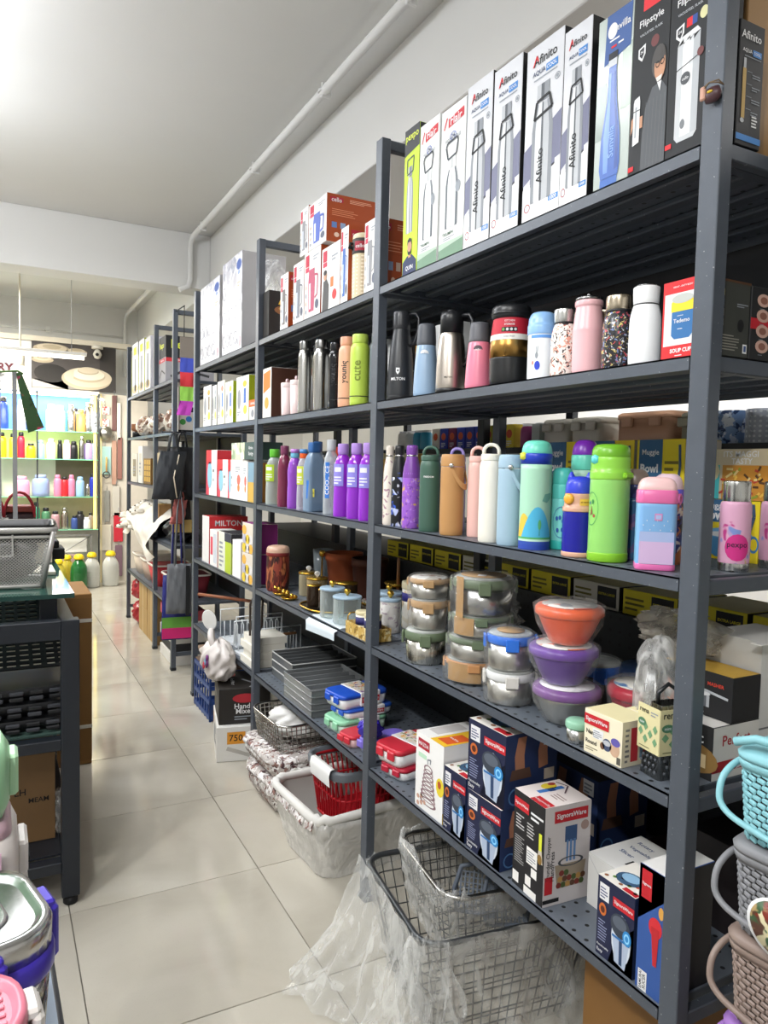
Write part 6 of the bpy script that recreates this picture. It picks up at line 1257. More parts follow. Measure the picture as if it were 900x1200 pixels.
for i in range(6): T = Matrix.Translation((-.262 + .002 * (i % 2), .15 - .06 * i, .210)) @ Matrix.Rotation(.25, 4, 'Y') @ Matrix.Rotation(.15 * (-1) ** i, 4, 'X'); b.box(-.003, .003, -.026, .026, -.022, .02, NEWS, .002, T)
b.obj('newsprint_band', o)
def slat_basket(lb, x, y, z, w, d, h, c, rimc, rot):
    o = empty('plastic_basket', (x, y, z), lb, 'basket', rot=rot); m = MT(c, .35); top, bot = rpath(w, d, .05, 4), rpath(w * .86, d * .86, .045, 4)
    b = B(); b.loft([rrect(w * .86, d * .86, .045, .001), rrect(w * .86, d * .86, .045, .006)], m)
    for f, t in ((.0, .006), (.5, .004), (.93, .007)): sc = .86 + .14 * f; b.tube([(q[0], q[1], .004 + h * f) for q in rpath(w * sc, d * sc, .05, 4)], t, m, 6, True)
    b.obj('basket_body', o); b = B(); n = 56
    def al(P0, f):
        L = [0]; Q = P0 + [P0[0]]
        for p, q in zip(Q, Q[1:]): L.append(L[-1] + math.dist(p, q))
        s = f * L[-1]
        for e in range(len(P0)):
            if L[e + 1] >= s: k = (s - L[e]) / max(1e-9, L[e + 1] - L[e]); return (Q[e][0] + (Q[e + 1][0] - Q[e][0]) * k, Q[e][1] + (Q[e + 1][1] - Q[e][1]) * k)
        return Q[0]
    for i in range(n):
        p, q = al(bot, i / n), al(top, ((i + .9) / n) % 1); b.tube([(p[0], p[1], .004), (q[0], q[1], h * .93)], .0036, m, 4)
    stuff(b.obj('slats', o))
    b = B(); r0, r1 = rrect(w * 1.06, d * 1.06, .06, h * .9), rrect(w * 1.07, d * 1.07, .06, h + .004); b.loft([r0, r1, rrect(w * 1.04, d * 1.04, .055, h + .012), rrect(w * .97, d * .97, .05, h + .010), rrect(w * .96, d * .96, .05, h * .9)], MT(rimc, .4), cap0=False, cap1=False); b.obj('grey_rim', o); return o
rb = slat_basket('red slatted plastic basket with grey rim, sitting in the milky-wrapped basket', 1.20, 2.345, .135, .36, .26, .20, '#b01a24', '#5f646a', .06)
b = B(); b.loft([[(-.195 + dx, yy, zz_) for dx, zz_ in ((-.006, .16), (-.010, .20), (-.004, .219), (.012, .222), (.018, .2), (.016, .17))] for yy in (-.10, -.06, 0, .05)], M('#e6e6e4', .45, 0, .08), closed=False); b.obj('white_rim_wrap', rb)
# newsprint-wrapped pile with a wire basket on top
for k, (zz_, w, d, hh) in enumerate(((0, .40, .34, .14), (.141, .42, .36, .10))):
    o = empty('newsprint_bundle', (1.155, 2.83, zz_), ('lower' if k == 0 else 'upper') + ' newsprint-wrapped basket under the second bay', 'basket', 'newsprint-wrapped baskets', rot=.05)
    b = B(); n = 72; P_ = rpath(w, d, .07, 17); rings = []
    for j in range(10):
        t = j / 9; f = .84 + .2 * math.sin(PI * min(1, t * 1.15) * .6) ; rings.append([(q[0] * f * (1 + .030 * wob(i * .5, j * 1.1, k)), q[1] * f * (1 + .03 * wob(i * .6, j, k + 2)), .002 + hh * t * (1 - .0 * t)) for i, q in enumerate(P_)])
    b.loft(rings, NEWS); b.obj('wrapped_body', o)
    b = B(); b.tube([(q[0] * 1.0, q[1] * 1.0, hh * .86 + .006 * wob(i * .8, k)) for i, q in enumerate(P_[::2])], [.016 + .006 * wob(i * 1.3, 3 + k) for i in range(len(P_[::2]))], NEWS, 8, True); b.obj('rolled_edge', o)
crumple('white plastic bag bunched between the newsprint bundles and the milky basket', 1.04, 2.62, .05, .07, .055, .15, M('#d9d8d4', .5, 0, .08), 21, rough=.3)
wb = wire_basket('chrome wire basket lined with a white bag, on the newsprint bundles', 1.165, 2.84, .245, .38, .33, .115, .92, .05, CHR, .022, .0022, .0055)
crumple('white plastic bag slumped inside the chrome wire basket', 1.16, 2.85, .252, .15, .125, .135, M('#dad9d6', .5, 0, .08), 33, rough=.16)
# ================================================================ third bay
pale = blot('#b9b9c0', ['#8f929e', '#a9a7ae', '#d2d2d8'], 11, .5, .35, (1, 1, 1), 1.2)
def art_white(p):
    p.rect(.74, .52, .98, .97, K('#d9d9de'), 1); p.ell(.86, .88, .11, .05, K('#3f5694'), 2); p.ring(.86, .88, .12, .06, K('#8f9ac0'), 3, .85); p.ell(.86, .8, .06, .02, K('#8fa0cf'), 2); p.lines(.78, .66, .95, .72, 2, K('#b9a98a'), 2)
    for k in range(9): p.ring(.1 + .2 * (k % 4), .15 + .26 * (k // 4), .09, .07, K('#85878f'), 1, .84)
    p.rect(.9, .04, .96, .14, K('#c99aa0'), 1)
for lb, a, c, hh in (('tall pale grey patterned carton with blue logo, farther one on the third bay top', 4.262, 3.862, .435), ('tall pale grey patterned carton with blue logo, nearer one on the third bay top', 3.806, 3.47, .466)):
    carton(lb, a, c, Z[0], hh, .22, pale, '#a9a7a8', '#cfcfd4', art=art_white, group='tall patterned cartons on the third bay top')
o = crumple('clear zip bag with white contents at the end of the third bay top', 1.17, 3.35, Z[0], .07, .07, .40, film('#e4e4e4', .25, .12, .3), 8, rough=.12)
b = B(); b.lathe([(.03, .02), (.045, .05), (.045, .25), (.02, .30), (.02, .33), (0, .33)], M('#d9d8d0', .5), 16); b.obj('white_contents', o)
b = B(); b.box(-.06, -.057, -.03, .03, .33, .38, K('#3f5694')); b.obj('blue_label', o)
def art_mix(c1, c2):
    def f(p):
        p.rect(.55, .02, .97, .98, K('#eef0e4'), 1); p.rect(.62, .4, .82, .72, K(c1), 2); p.ell(.75, .25, .15, .1, K('#e0c84a'), 2); p.ell(.7, .82, .16, .07, K(c2), 2); p.rect(.05, .1, .45, .9, K('#d8d4cc'), 1); p.ell(.25, .5, .13, .22, K('#8d8f94'), 2); p.lines(.1, .15, .4, .25, 2, GR, 3)
    return f
G9 = 'appliance cartons on the second shelf of the third bay'
for lb, a, c, hh, f_, e_, t1, t2 in (('white and grey carton with dark end, first on the third bay second shelf', 4.18, 4.01, .225, '#e2dfdc', '#2a2030', '#8d7f6a', '#c9a04a'), ('pale carton with dark stripe, second on the third bay second shelf', 3.99, 3.90, .215, '#d9dad6', '#3a3a3a', '#4a5a6a', '#a9b0b4'),
    ('cream carton with pink band beside the lime ones', 3.885, 3.75, .226, '#e6e0d2', '#d9d4c4', '#5f86c4', '#d98a7a'), ('white carton with lime green end, farther one', 3.735, 3.60, .21, '#eef0e2', '#a4b51f', '#4a6fb4', '#c9cf4a'),
    ('white carton with lime green end and black cap, nearer one', 3.54, 3.345, .215, '#eef0e2', '#9fb01c', '#4a6fb4', '#e0b03a')):
    o = carton(lb, a, c, Z[1], hh, .15, f_, e_, '#2b2c2e', art=art_mix(t1, t2), group=G9)
carton('small orange and white carton in front of the lime-ended one', 3.335, 3.225, Z[1], .092, .09, '#e8e2da', '#d9642a', '#e07a3a', art=lambda p: (p.rect(0, .66, 1, 1, K('#e0662a'), 1), p.ell(.5, .32, .2, .2, K('#8d8f94'), 2), p.text('ORANGE', .5, .82, .6, W_, 2)))
crumple('black plastic bag stuffed behind the cartons of the third bay', 1.36, 4.05, Z[1], .07, .10, .26, M('#18191b', .3), 6, rough=.25)
def art_red(p): p.rect(0, .0, .28, 1, K('#d9455a'), 1); p.rect(0, .7, .5, 1, K('#d92f38'), 2); p.ell(.34, .45, .22, .3, K('#8fc4d9'), 2); p.ell(.7, .55, .05, .04, BK, 2); p.ell(.7, .35, .05, .04, GR, 2)
def art_pink(p): p.ell(.6, .5, .2, .13, K('#e0705f'), 1); p.ell(.6, .3, .14, .09, K('#d98a4a'), 1); p.lines(.2, .7, .8, .85, 3, GR, 1)
GA = 'thin white and red cartons on the middle shelf of the third bay'
for lb, a, c, hh, ar, e_ in (('tall white and red carton, first on the third bay middle shelf', 4.10, 3.885, .247, art_red, '#c92a34'), ('white carton with pink stripe and blue oval, second on that shelf', 3.865, 3.675, .196, art_red, '#eceae6'), ('white carton with pink stripe and blue oval, third on that shelf', 3.67, 3.575, .196, art_red, '#eceae6'),
    ('white carton with coral picture, fourth on the third bay middle shelf', 3.57, 3.43, .196, art_pink, '#e9e4dc'), ('slim white carton with brown end, fifth on that shelf', 3.425, 3.345, .188, art_pink, '#8a4a2c'), ('slim blue and ochre carton against the third post', 3.335, 3.235, .185, lambda p: (p.rect(0, .5, 1, 1, K('#7fa0b4'), 1), p.rect(0, 0, 1, .5, K('#d0a84a'), 1)), '#c98a3a')):
    carton(lb, a, c, Z[2], hh, .16, '#ecebe8', e_, art=ar, group=GA)
def art_kit(p): p.text('Kitchen', .5, .68, .3, W_, 1); p.text('Storage', .5, .32, .34, W_, 1)
carton('flat dark green carton lying on top of the thin white cartons', 3.665, 3.245, Z[2] + .1975, .082, .12, '#3f5450', '#3f5450', '#566b66', x=D + .03, art=lambda p: (p.rect(0, 0, .52, 1, blot('#d9d9b4', ['#e8e6e0', '#8f9f7a', '#b4bfa4'], 12, .45), 1), p.face(p.o + p.u * .5 * p.w_, p.u, p.vv, p.n, p.w_ * .5, p.h_), art_kit(p)))
GC = 'cartons on the fourth shelf of the third bay'
def art_mil(p): p.rect(0, 0, 1, 1, K('#c92a2f'), 0); p.text('MILTON', .5, .86, .7, W_, 1)
carton('big red carton with white name on its end, farthest on the fourth shelf', 4.18, 4.03, Z[3], .262, .22, '#e2dedb', '#c92a2f', '#b0242a', endart=art_mil, group=GC)
carton('smaller red and white carton in front of the big red one', 4.01, 3.86, Z[3], .197, .12, '#e9e6e4', '#cf3038', '#e4e0de', group=GC, art=lambda p: (p.rect(.5, .1, .9, .9, K('#c9cfd9'), 1), p.rect(.1, .3, .4, .8, K('#d9455a'), 1)))
carton('lime green carton with black top and yellow lettering on the fourth shelf', 3.84, 3.60, Z[3], .203, .2, '#dfe2d2', '#a8bc22', '#2a2c30', group=GC, art=lambda p: (p.rect(.55, 0, 1, .78, K('#b4c832'), 1), p.rect(.5, .78, 1, 1, K('#2b3040'), 1), p.lines(.1, .1, .45, .8, 6, GR, 1)), endart=lambda p: (p.rect(0, .76, 1, 1, K('#2a2c30'), 1), p.text('BOROSIL', .4, .7, .7, K('#d0dc4a'), 2), p.lines(.1, .08, .8, .5, 6, K('#8a9a1a'), 1)))
carton('plain white carton beside the purple and yellow boxes', 3.575, 3.44, Z[3], .183, .10, '#f0eee8', '#e0dcd2', group=GC)
def art_yel(p):
    for k in range(7): p.ell(.2 + .3 * (k % 3), .15 + .3 * (k // 3), .2, .16, K(('#e0c23a', '#d9d4d0', '#e6b04a', '#b4b2c4')[k % 4]), 1)
for k in range(2): carton(('lower' if k == 0 else 'upper') + ' purple and yellow box of the pair by the third post', 3.415, 3.25, Z[3] + .142 * k, .1405, .12, '#d9cfc0', '#7a1f6a', '#8a3a7a', art=art_yel, group=GC)
# dish racks on the fifth shelf
def dish_rack(lb, x, y, rot, wood):
    o = empty('dish_rack', (x, y, Z[4]), lb, 'rack', 'white wire dish racks', rot)
    b = B(); b.box(-.13, .13, -.12, .12, .001, .012, MT('#d8dde2')); b.obj('drip_tray', o)
    m = MT('#dfe3e6', .3)
    for s in (-1, 1): b = B(); b.tube([(-.13, s * .11, .012), (-.13, s * .11, .16), (.13, s * .11, .16), (.13, s * .11, .012)], .0035, m, 6); b.obj('wire_frame', o)
    b = B()
    for k in range(8): xx = -.115 + .033 * k; b.tube([(xx, -.09, .012), (xx, -.09, .11), (xx, -.075, .125), (xx, -.06, .11), (xx, -.06, .012)], .0028, m, 5); b.tube([(xx, .09, .012), (xx, .09, .10)], .0028, m, 5)
    stuff(b.obj('wire_prongs', o))
    if wood: b = B(); b.tube([(-.10, -.118, .125), (.10, -.118, .125)], .007, MT('#a9744a', .5), 8); b.obj('wooden_grip', o)
dish_rack('white wire dish rack with wooden grip, nearer one in the third bay', 1.20, 3.46, .1, True); dish_rack('white wire dish rack behind, farther one in the third bay', 1.22, 3.78, .1, False)
b = B(); b.tube([(1.03, 4.16, Z[4] + .20), (1.24, 3.74, Z[4] + .215)], .009, MT('#8a4f30', .5), 8); b2 = tag(b.obj('wooden_rod', None), 'brown wooden rod lying across the dish racks', 'rod')
b = B(); b.lathe([(.055, 0), (.06, .003), (.055, .006), (0, .006)], MT('#e0dfdb', .5), 22); q = tag(b.obj('round_dish', None, (1.07, 4.08, Z[4] + .062)), 'round white dish leaning at the edge of the third bay', 'dish'); q.rotation_euler = (0, PI / 2 - .12, .5)
for k in range(4): carton(('lowest', 'second', 'third', 'topmost')[k] + ' of the slim cream cartons stacked beside the third post', 3.42 - .02 * (k % 2), 3.235, Z[4] + .036 * k, .035, .16, '#e6e2d6', '#dcd8cc', x=D + .012 + .01 * (k % 2), group='slim cream cartons by the third post')
b = B(); b.tube([(1.06, 3.30, Z[4] + .146), (1.05, 3.27, Z[4] + .30), (1.07, 3.25, Z[4] + .36), (1.10, 3.24, Z[4] + .32), (1.10, 3.25, Z[4] + .20), (1.09, 3.28, Z[4] + .146)], .006, M('#4a3f38', .4), 8); tag(b.obj('cable_loop', None), 'dark grey cable loop standing on the slim cream cartons', 'cable')
# floor under the third bay
o = tag((lambda b: (b.box(-.12, .12, -.17, .17, 0, .165, K('#dddbd6'), .002), b.obj('white_carton', None, (1.06, 3.44, .0008), -.22))[1])(B()), 'white carton with round grey picture on the floor by the third bay', 'carton')
p = Pr(); p.face((-.12, .17, 0), (0, -1, 0), (0, 0, 1), (-1, 0, 0), .34, .165); p.ell(.38, .42, .13, .3, K('#8f8f93'), 1); p.ell(.38, .42, .09, .22, K('#a9a8ab'), 2); p.rect(.1, .6, .2, .9, K('#d9a02e'), 1); p.rect(.6, .35, .8, .42, BK, 1); p.lines(.5, .6, .85, .85, 3, GR, 1); p.face((-.12, -.17, 0), (1, 0, 0), (0, 0, 1), (0, -1, 0), .24, .165); p.rect(.2, .5, .55, .85, K('#d9922e'), 1); p.text('750', .37, .68, .26, BK, 2); p.obj('printed_artwork', o)
b = B(); b.box(-.01, .14, -.003, 0, -.07, 0, K('#bdbab4')); q = b.obj('loose_flap', o, (-.06, -.172, .07)); q.rotation_euler = (.25, .35, 0)
o = tag((lambda b: (b.box(-.12, .12, -.15, .15, 0, .17, K('#26221f'), .002), b.obj('black_carton', None, (1.07, 3.45, .1672), -.2))[1])(B()), 'black mixer carton with red oval resting on the white carton', 'carton')
p = Pr(); p.face((-.12, .15, 0), (0, -1, 0), (0, 0, 1), (-1, 0, 0), .30, .17); p.rect(.05, .1, .95, .7, K('#4a4542'), 1); p.ell(.3, .6, .16, .12, K('#6f6a66'), 2); p.face((-.12, -.15, 0), (1, 0, 0), (0, 0, 1), (0, -1, 0), .24, .17); p.ell(.5, .72, .24, .13, K('#b02a34'), 1); p.text('Hand', .45, .5, .3, W_, 1); p.text('Mixer', .5, .36, .34, W_, 1); p.lines(.3, .12, .7, .26, 2, GR, 1); p.face((-.12, .15, .17), (0, -1, 0), (1, 0, 0), (0, 0, 1), .30, .24); p.ell(.2, .3, .14, .1, K('#d97a78'), 1); p.text('Hand Mixer', .6, .3, .4, W_, 1); p.stroke([(.5, .5), (.8, .75), (.95, .6)], .04, ST1, 1); p.obj('printed_artwork', o)
PB = M('#d6cfcb', .45, 0, .08, 18)
bg = crumple('white carrier bag with bright print, slumped on the black carton', 0.965, 3.50, .3382, .075, .14, .19, PB, 23, rough=.18)
b = B(); 
for k, (dy, dz, c) in enumerate(((-.03, .06, '#d9582a'), (0, .05, '#7fb8d9'), (.02, .07, '#6a1f6a'), (-.01, .03, '#c22f4a'), (.035, .045, '#5a1a5a'))): b.lathe([(.018, 0), (.018, .004), (0, .004)], K(c), 9, (dy, dz, 0))
q = b.obj('bright_print', bg, (-.078, -.03, .05)); q.rotation_euler = (PI / 2 - .15, 0, -PI / 2)
b = B(); b.tube(chaikin([(-.02, -.02, 0), (-.035, -.01, .05), (-.02, .03, .075), (-.01, .07, .05), (0, .08, 0)], 2), [.016] * 0 or .016, PB, 8); b.obj('bag_handle', bg, (-.01, -.01, .165))
cr = empty('plastic_crate', (1.14, 4.02, 0), 'dark blue plastic crate under the third bay', 'crate'); BC = MT('#1f3d7a', .45)
b = B(); b.box(-.12, .12, -.17, .17, .002, .012, BC)
for zz_ in (.01, .09, .17, .245):
    b.box(-.125, -.115, -.175, .175, zz_, zz_ + .022, BC); b.box(.115, .125, -.175, .175, zz_, zz_ + .022, BC); b.box(-.125, .125, -.175, -.165, zz_, zz_ + .022, BC); b.box(-.125, .125, .165, .175, zz_, zz_ + .022, BC)
b.obj('crate_bands', cr); b = B()
for k in range(7): y = -.17 + .0567 * k; b.box(-.123, -.117, y - .006, y + .006, .0, .26, BC)
for k in range(5): x = -.12 + .06 * k; b.box(x - .006, x + .006, -.173, -.167, 0, .26, BC)
b.obj('crate_ribs', cr)
b = B(); b.box(-.11, .11, -.14, .12, 0, .02, M('#8a7360', .8), .003, Matrix.Translation((0, 0, .30)) @ Matrix.Rotation(.35, 4, 'X')); b.box(-.11, .11, -.16, .16, 0, .012, M('#6a5648', .8), .003, Matrix.Translation((0, 0, .268))); tag(b.obj('folded_carton', None, (1.13, 4.02, 0)), 'folded brown carton lying on the blue crate', 'carton')

# ================================================================ farthest rack
GP = 'flask cartons on the top of the farthest rack'
def art_pex(p): p.rect(.0, .75, 1, 1, K('#c9c9cc'), 1); p.rect(.3, .78, .75, .92, K('#c8d43a'), 2); p.rect(.35, .08, .65, .7, ST2, 1); p.rect(.4, .08, .48, .7, ST4, 2); p.ell(.5, .12, .4, .08, K('#c9b48a'), 1); p.rect(.02, 0, .08, 1, K('#b9c63a'), 1)
for k, (a, c, hh, e_, lb) in enumerate(((6.62, 6.32, .43, '#3a3a3c', 'tall white flask carton, farthest on the last rack'), (6.30, 6.04, .42, '#aab52a', 'white flask carton with lime edge on the last rack'), (6.02, 5.78, .40, '#d9d6dc', 'white flask carton nearest the middle post of the last rack'))):
    carton(lb, a, c, Z[0], hh, .16, '#e2e1e2', e_, art=art_pex, group=GP)
def art_pexb(p): p.rect(0, .55, 1, 1, K('#17181a'), 1); p.text('Pexpo', .42, .8, .62, K('#d8e03a'), 2, bold=.02); p.rect(0, .46, .9, .54, K('#c9303a'), 1); p.text('THERMOSTEEL', .45, .5, .5, W_, 2); p.rect(0, 0, 1, .46, K('#9a989c'), 0); p.stroke([(.1, .15), (.4, .3), (.9, .2)], .05, K('#3a3a3c'), 1)
carton('black and grey flask carton with yellow name facing the near end', 5.53, 5.30, Z[0], .335, .34, '#a9a7aa', '#17181a', '#2a2a2c', art=art_pexb, endart=art_pexb, x=D + .03, group=GP)
tan_ = blot('#d9cdbd', ['#b48a6a', '#eee8df', '#8a6a5a'], 14, .45, .3)
for k, (x, y, s, lb) in enumerate(((1.12, 6.3, .09, 'film-wrapped tan crockery heap, farther one on the last rack'), (1.14, 5.85, .10, 'film-wrapped tan crockery heap in the middle of the last rack'), (1.14, 5.3, .09, 'film-wrapped tan crockery heap nearest the end frame'))):
    crumple(lb, x, y, Z[1], s * .8, s * 1.5, .16, tan_, 3 + k, rough=.22, name='wrapped_crockery', cat='crockery', g='wrapped crockery on the last rack')
o = bottle('small brown and black cup on the second shelf of the last rack', 1.08, 6.52, Z[1], .05, .11, [(.7, 0), (.75, .5), (1, .55), (1, 1)], MT('#8a5a3a'), [('dark_foot', [(.72, 0), (.77, 0), (.77, .5), (.74, .5)], ch)], None, 'cup', 'cup')
for k, (a, c, hh, f_, lb) in enumerate(((6.6, 6.35, .24, '#cfc9bd', 'pale carton on the middle shelf of the last rack'), (6.3, 6.1, .30, '#e4e0d8', 'white carton on the middle shelf of the last rack'), (6.05, 5.75, .20, '#7a5a2a', 'brown carton with gold grid on the middle shelf of the last rack'), (5.5, 5.1, .24, '#b9a98a', 'tan carton near the end frame of the last rack'))):
    carton(lb, a, c, Z[2], hh, .2, f_, art=(lambda p: [p.rect(.1 + .3 * (i % 3), .1 + .22 * (i // 3), .33 + .3 * (i % 3), .28 + .22 * (i // 3), K('#c9a042'), 1) for i in range(12)]) if k == 2 else (lambda p: (p.rect(.2, .2, .8, .8, K(('#8a7f6a', '#c9c4ba', '#fff', '#8a6a4a')[k]), 1), p.lines(.25, .3, .7, .6, 3, GR, 2))))
LACE = M('#e6e0d4', .8, 0, .08, 30)
def lace(u, v): return (D - .03 - .06 * math.sin(PI * v) + .03 * wob(u * 9, v * 4) + .2 * (1 - v) ** 2, 6.65 - 1.25 * u, 1.06 - .30 * v * (1 - .25 * math.sin(u * 5)) + .02 * wob(u * 14, v * 6))
o = tag(grid_sheet(lace, 50, 16, LACE).obj('lace_cloth', None), 'cream lace cloth with flowers draped over the fourth shelf of the last rack', 'cloth')
b = B()
for k in range(16):
    u, v = rnd.random() * .5, rnd.random(); q = lace(u, v); b.lathe([(0, -.02), (.04, -.01), (.03, .012), (0, .02)], LACE, 8, (q[0] - .015, q[1], q[2])); b.lathe([(0, -.008), (.01, 0), (0, .008)], M('#4a3f2c', .7), 6, (q[0] - .05, q[1], q[2]))
stuff(b.obj('cloth_flowers', o))
carton('small brown carton with gilt top on the last rack', 5.75 - .02, 5.62, Z[3] + .14, .10, .16, '#9a7448', '#a9804f', '#c9a042', x=D + .05)
carton('black flat carton carrying the small gilt-topped one', 5.78, 5.62, Z[3], .139, .2, '#17171a', x=D + .05)
crumple('black bag slumped on the fourth shelf of the last rack, farther one', 1.16, 6.35, Z[3], .11, .26, .17, M('#17161a', .35), 2, rough=.25, g='black bags on the last rack'); crumple('black bag slumped on the fourth shelf of the last rack, nearer one', 1.17, 5.28, Z[3], .10, .22, .15, M('#1b191d', .35), 5, rough=.25, g='black bags on the last rack')
for k, (y, c, lb) in enumerate(((6.5, '#d9c9b8', 'cream basket on the bottom shelf of the last rack'), (6.12, '#b9a090', 'taupe basket on the bottom shelf of the last rack'), (5.8, '#c9303a', 'red basket on the bottom shelf of the last rack'), (5.25, '#7a1f2a', 'dark red basket near the end frame of the last rack'))):
    b = B(); b.loft([rrect(.24, .26, .05, 0), rrect(.30, .30, .06, .16)], MT(c, .5)); o = tag(b.obj('basket', None, (1.21, y, Z[4] + .0006)), lb, 'basket'); b = B(); b.tube([(q[0], q[1], .16) for q in rrect(.30, .30, .06, 0)], .008, MT('#e6ded2', .5), 6, True); b.obj('rim', o)
for k, (y0, y1, z_, hh) in enumerate(((6.34, 5.98, 0, .21), (5.965, 5.64, 0, .21), (6.33, 5.99, .212, .21), (5.96, 5.65, .212, .20))):
    o = carton(('bottom far', 'bottom near', 'top far', 'top near')[k] + ' brown carton of the four under the last rack', y0, y1, z_, hh, .3, '#b08f5a', '#9a7848', '#b8975f', x=1.07, group='brown cartons under the last rack', name='brown_carton', cat='carton', art=lambda p: p.rect(.46, 0, .54, 1, K('#c4a874', .3), 1))
for k, (y, z_) in enumerate(((6.52, 0), (6.55, .20))): crumple(('lower' if k == 0 else 'upper') + ' red wrapped bundle beside the brown cartons', 1.14, y, z_, .09, .10, .19, blot('#b02a34', ['#d9d0cc', '#7a1a24'], 12, .35), 8 + k, rough=.2, name='red_bundle', cat='bundle', g='red bundles under the last rack')
for k in range(5):
    carton(('first', 'second', 'third', 'fourth', 'fifth')[k] + ' flat pale box, counted upward, near the foot of the end frame', 5.45, 5.02, .075 * k, .073, .22, ('#d9d6d0', '#2a2a2c', '#c9c4ba', '#e4e0d8', '#b44a52')[k], x=1.07 + .012 * (k % 2), group='flat boxes at the end frame foot')
# striped fabric streamer, tote bags hung on the end frame
def panel(name, lb, cat, pts, t, m, group=None):
    """thin hanging piece: outline (x,z) in the plane y, given depth t"""
    b = B(); b.prism(pts, -t / 2, t / 2, m, 'y'); return tag(b.obj(name), lb, cat, group)
o = empty('striped_streamer', (1.085, 4.72, 1.78), 'blue, red, lime and pink striped cloth hung from the end frame', 'cloth')
for k, c in enumerate(('#3f4fb4', '#d93a42', '#9fd95a', '#c948c0')):
    z1 = .27 - .09 * k; b = grid_sheet(lambda u, v: (-.045 + .085 * u - (.02 if k == 3 else 0) * (1 - v), .006 * wob(u * 5, v + k), z1 - .09 + .09 * v), 6, 4, M(c, .7)); b.obj('stripe', o)
b = B(); b.box(-.045, .04, .004, .01, .27, .40, M('#7d746a', .6)); b.tube([(-.02, .006, .40), (-.02, .006, .59)], .003, M('#333', .5), 5); b.obj('hanger', o)
def tote(lb, x, y, z, w, h, c, bottom=None, rot=0, lean=0, hl=.16, edge=None, t=.05):
    m = M(c, .45, 0, .12, 10, bs=.2); o = empty('tote_bag', (x, y, z), lb, 'bag', 'tote bags hung on the end frame', rot)
    b = B(); n = 14; rings = []
    for j in range(9):
        v = j / 8; ring = []
        for k in range(2 * n):
            s = k / (n) ; side = 1 if k < n else -1; u = (k / (n - 1) if k < n else (2 * n - 1 - k) / (n - 1)) - .5
            th = t * (.25 + .75 * math.sin(PI * min(1, (1 - v) * .9 + .08))) * math.cos(u * PI * .96) / 2
            ring.append((u * w * (1 - .1 * v) + lean * v, side * th + .012 * wob(u * 8, v * 5, x * 9), h * v))
        rings.append(ring)
    b.loft(rings, m); b.obj('bag_body', o)
    b = B()
    for s in (-1, 1): b.tube([(-.18 * w + lean, s * t * .1, h * .97), (-.10 * w + lean, s * t * .1, h + hl * .75), (0 + lean, s * t * .1, h + hl), (.10 * w + lean, s * t * .1, h + hl * .75), (.18 * w + lean, s * t * .1, h * .97)], .006, M(edge or c, .5), 6)
    b.obj('bag_handle', o)
    if bottom:
        b = B(); hh = h / len(bottom) * .33
        for i, cc in enumerate(bottom): b.box(-w * .48, w * .48, -t * .62, -t * .56, .01 + hh * i, .01 + hh * (i + 1), M(cc, .6))
        b.obj('colour_blocks', o)
    return o
    return o
t1 = tote('black nylon tote with a pale zip edge, leftmost of the hung bags', .955, 4.68, 1.16, .19, .30, '#2f3236', None, .15, .04, .12, t=.07); 
b = B(); b.tube([(.05, -.04, .01), (.03, -.036, .14), (.07, -.02, .28)], .004, M('#d9cdb4', .5), 6); lab(b.obj('zip_edge', t1), 'pale zip edging')
tote('glossy black tote hung nearest the fourth post', 1.075, 4.757, 1.15, .17, .34, '#17181b', None, -.1, -.01, .1, t=.07)
tote('dusty pink pouch showing under the black totes', 1.03, 4.735, 1.00, .10, .17, '#c4706a', None, .3, .03, .04, t=.02)
tote('black pouch with gold fringe under the black totes', 1.075, 4.80, .93, .13, .25, '#17130f', ['#b59a5a'], -.2, -.01, .03, t=.03)
t2 = tote('grey felt tote with black strap hung low on the end frame', 1.04, 4.69, .43, .17, .32, '#6b6e72', None, -.12, 0, .46, '#6b6e72', t=.03)
b = B(); b.box(.035, .060, -.024, -.019, -.01, .31, M('#17181a', .5)); lab(b.obj('front_strap', t2), 'black strap')
tote('patchwork tote of green, magenta and navy blocks at the end frame', 1.035, 4.755, .25, .19, .42, '#2a2f7a', ['#c41f6a', '#5f9a3a'], -.1, 0, .54, '#2a2f7a', t=.03)
for q in range(2):
    z_ = (1.58, 1.21)[q]; b = B(); b.tube([(D + .015, 4.93, z_), (1.07, 4.80, z_), (1.075, 4.70, z_), (.93, 4.72, z_)], .005, RKD, 8); r3 = [o_ for o_ in COL.objects if o_.name == 'shelving_rack.003'][0]; b.obj('hook_rail', r3, tuple(-a for a in r3.location))
b = B(); b.tube([(D + .015, 4.93, 2.372), (1.065, 4.72, 2.372)], .004, RKD, 6); b.obj('hook_rail', r3, tuple(-a for a in r3.location))
b = B(); b.box(.0, .10, -.05, .05, 0, .33, K('#e2ddd2'), .002); o = tag(b.obj('sample_box', None, (1.085, 5.02, Z[1] + .0006)), 'white carton with green and blue discs at the end frame', 'carton')
p = Pr(); p.face((0, -.05, 0), (1, 0, 0), (0, 0, 1), (0, -1, 0), .10, .33); p.rect(0, .4, 1, .5, BK, 1); p.text('home', .5, .45, .5, K('#e0b82e'), 2); p.ell(.3, .2, .2, .06, K('#4a9a4a'), 1); p.ell(.7, .26, .2, .06, K('#3f7fc4'), 1); p.ell(.4, .7, .2, .06, K('#3f9a8a'), 1); p.rect(0, .0, 1, .04, BK, 1); p.obj('printed_artwork', o)

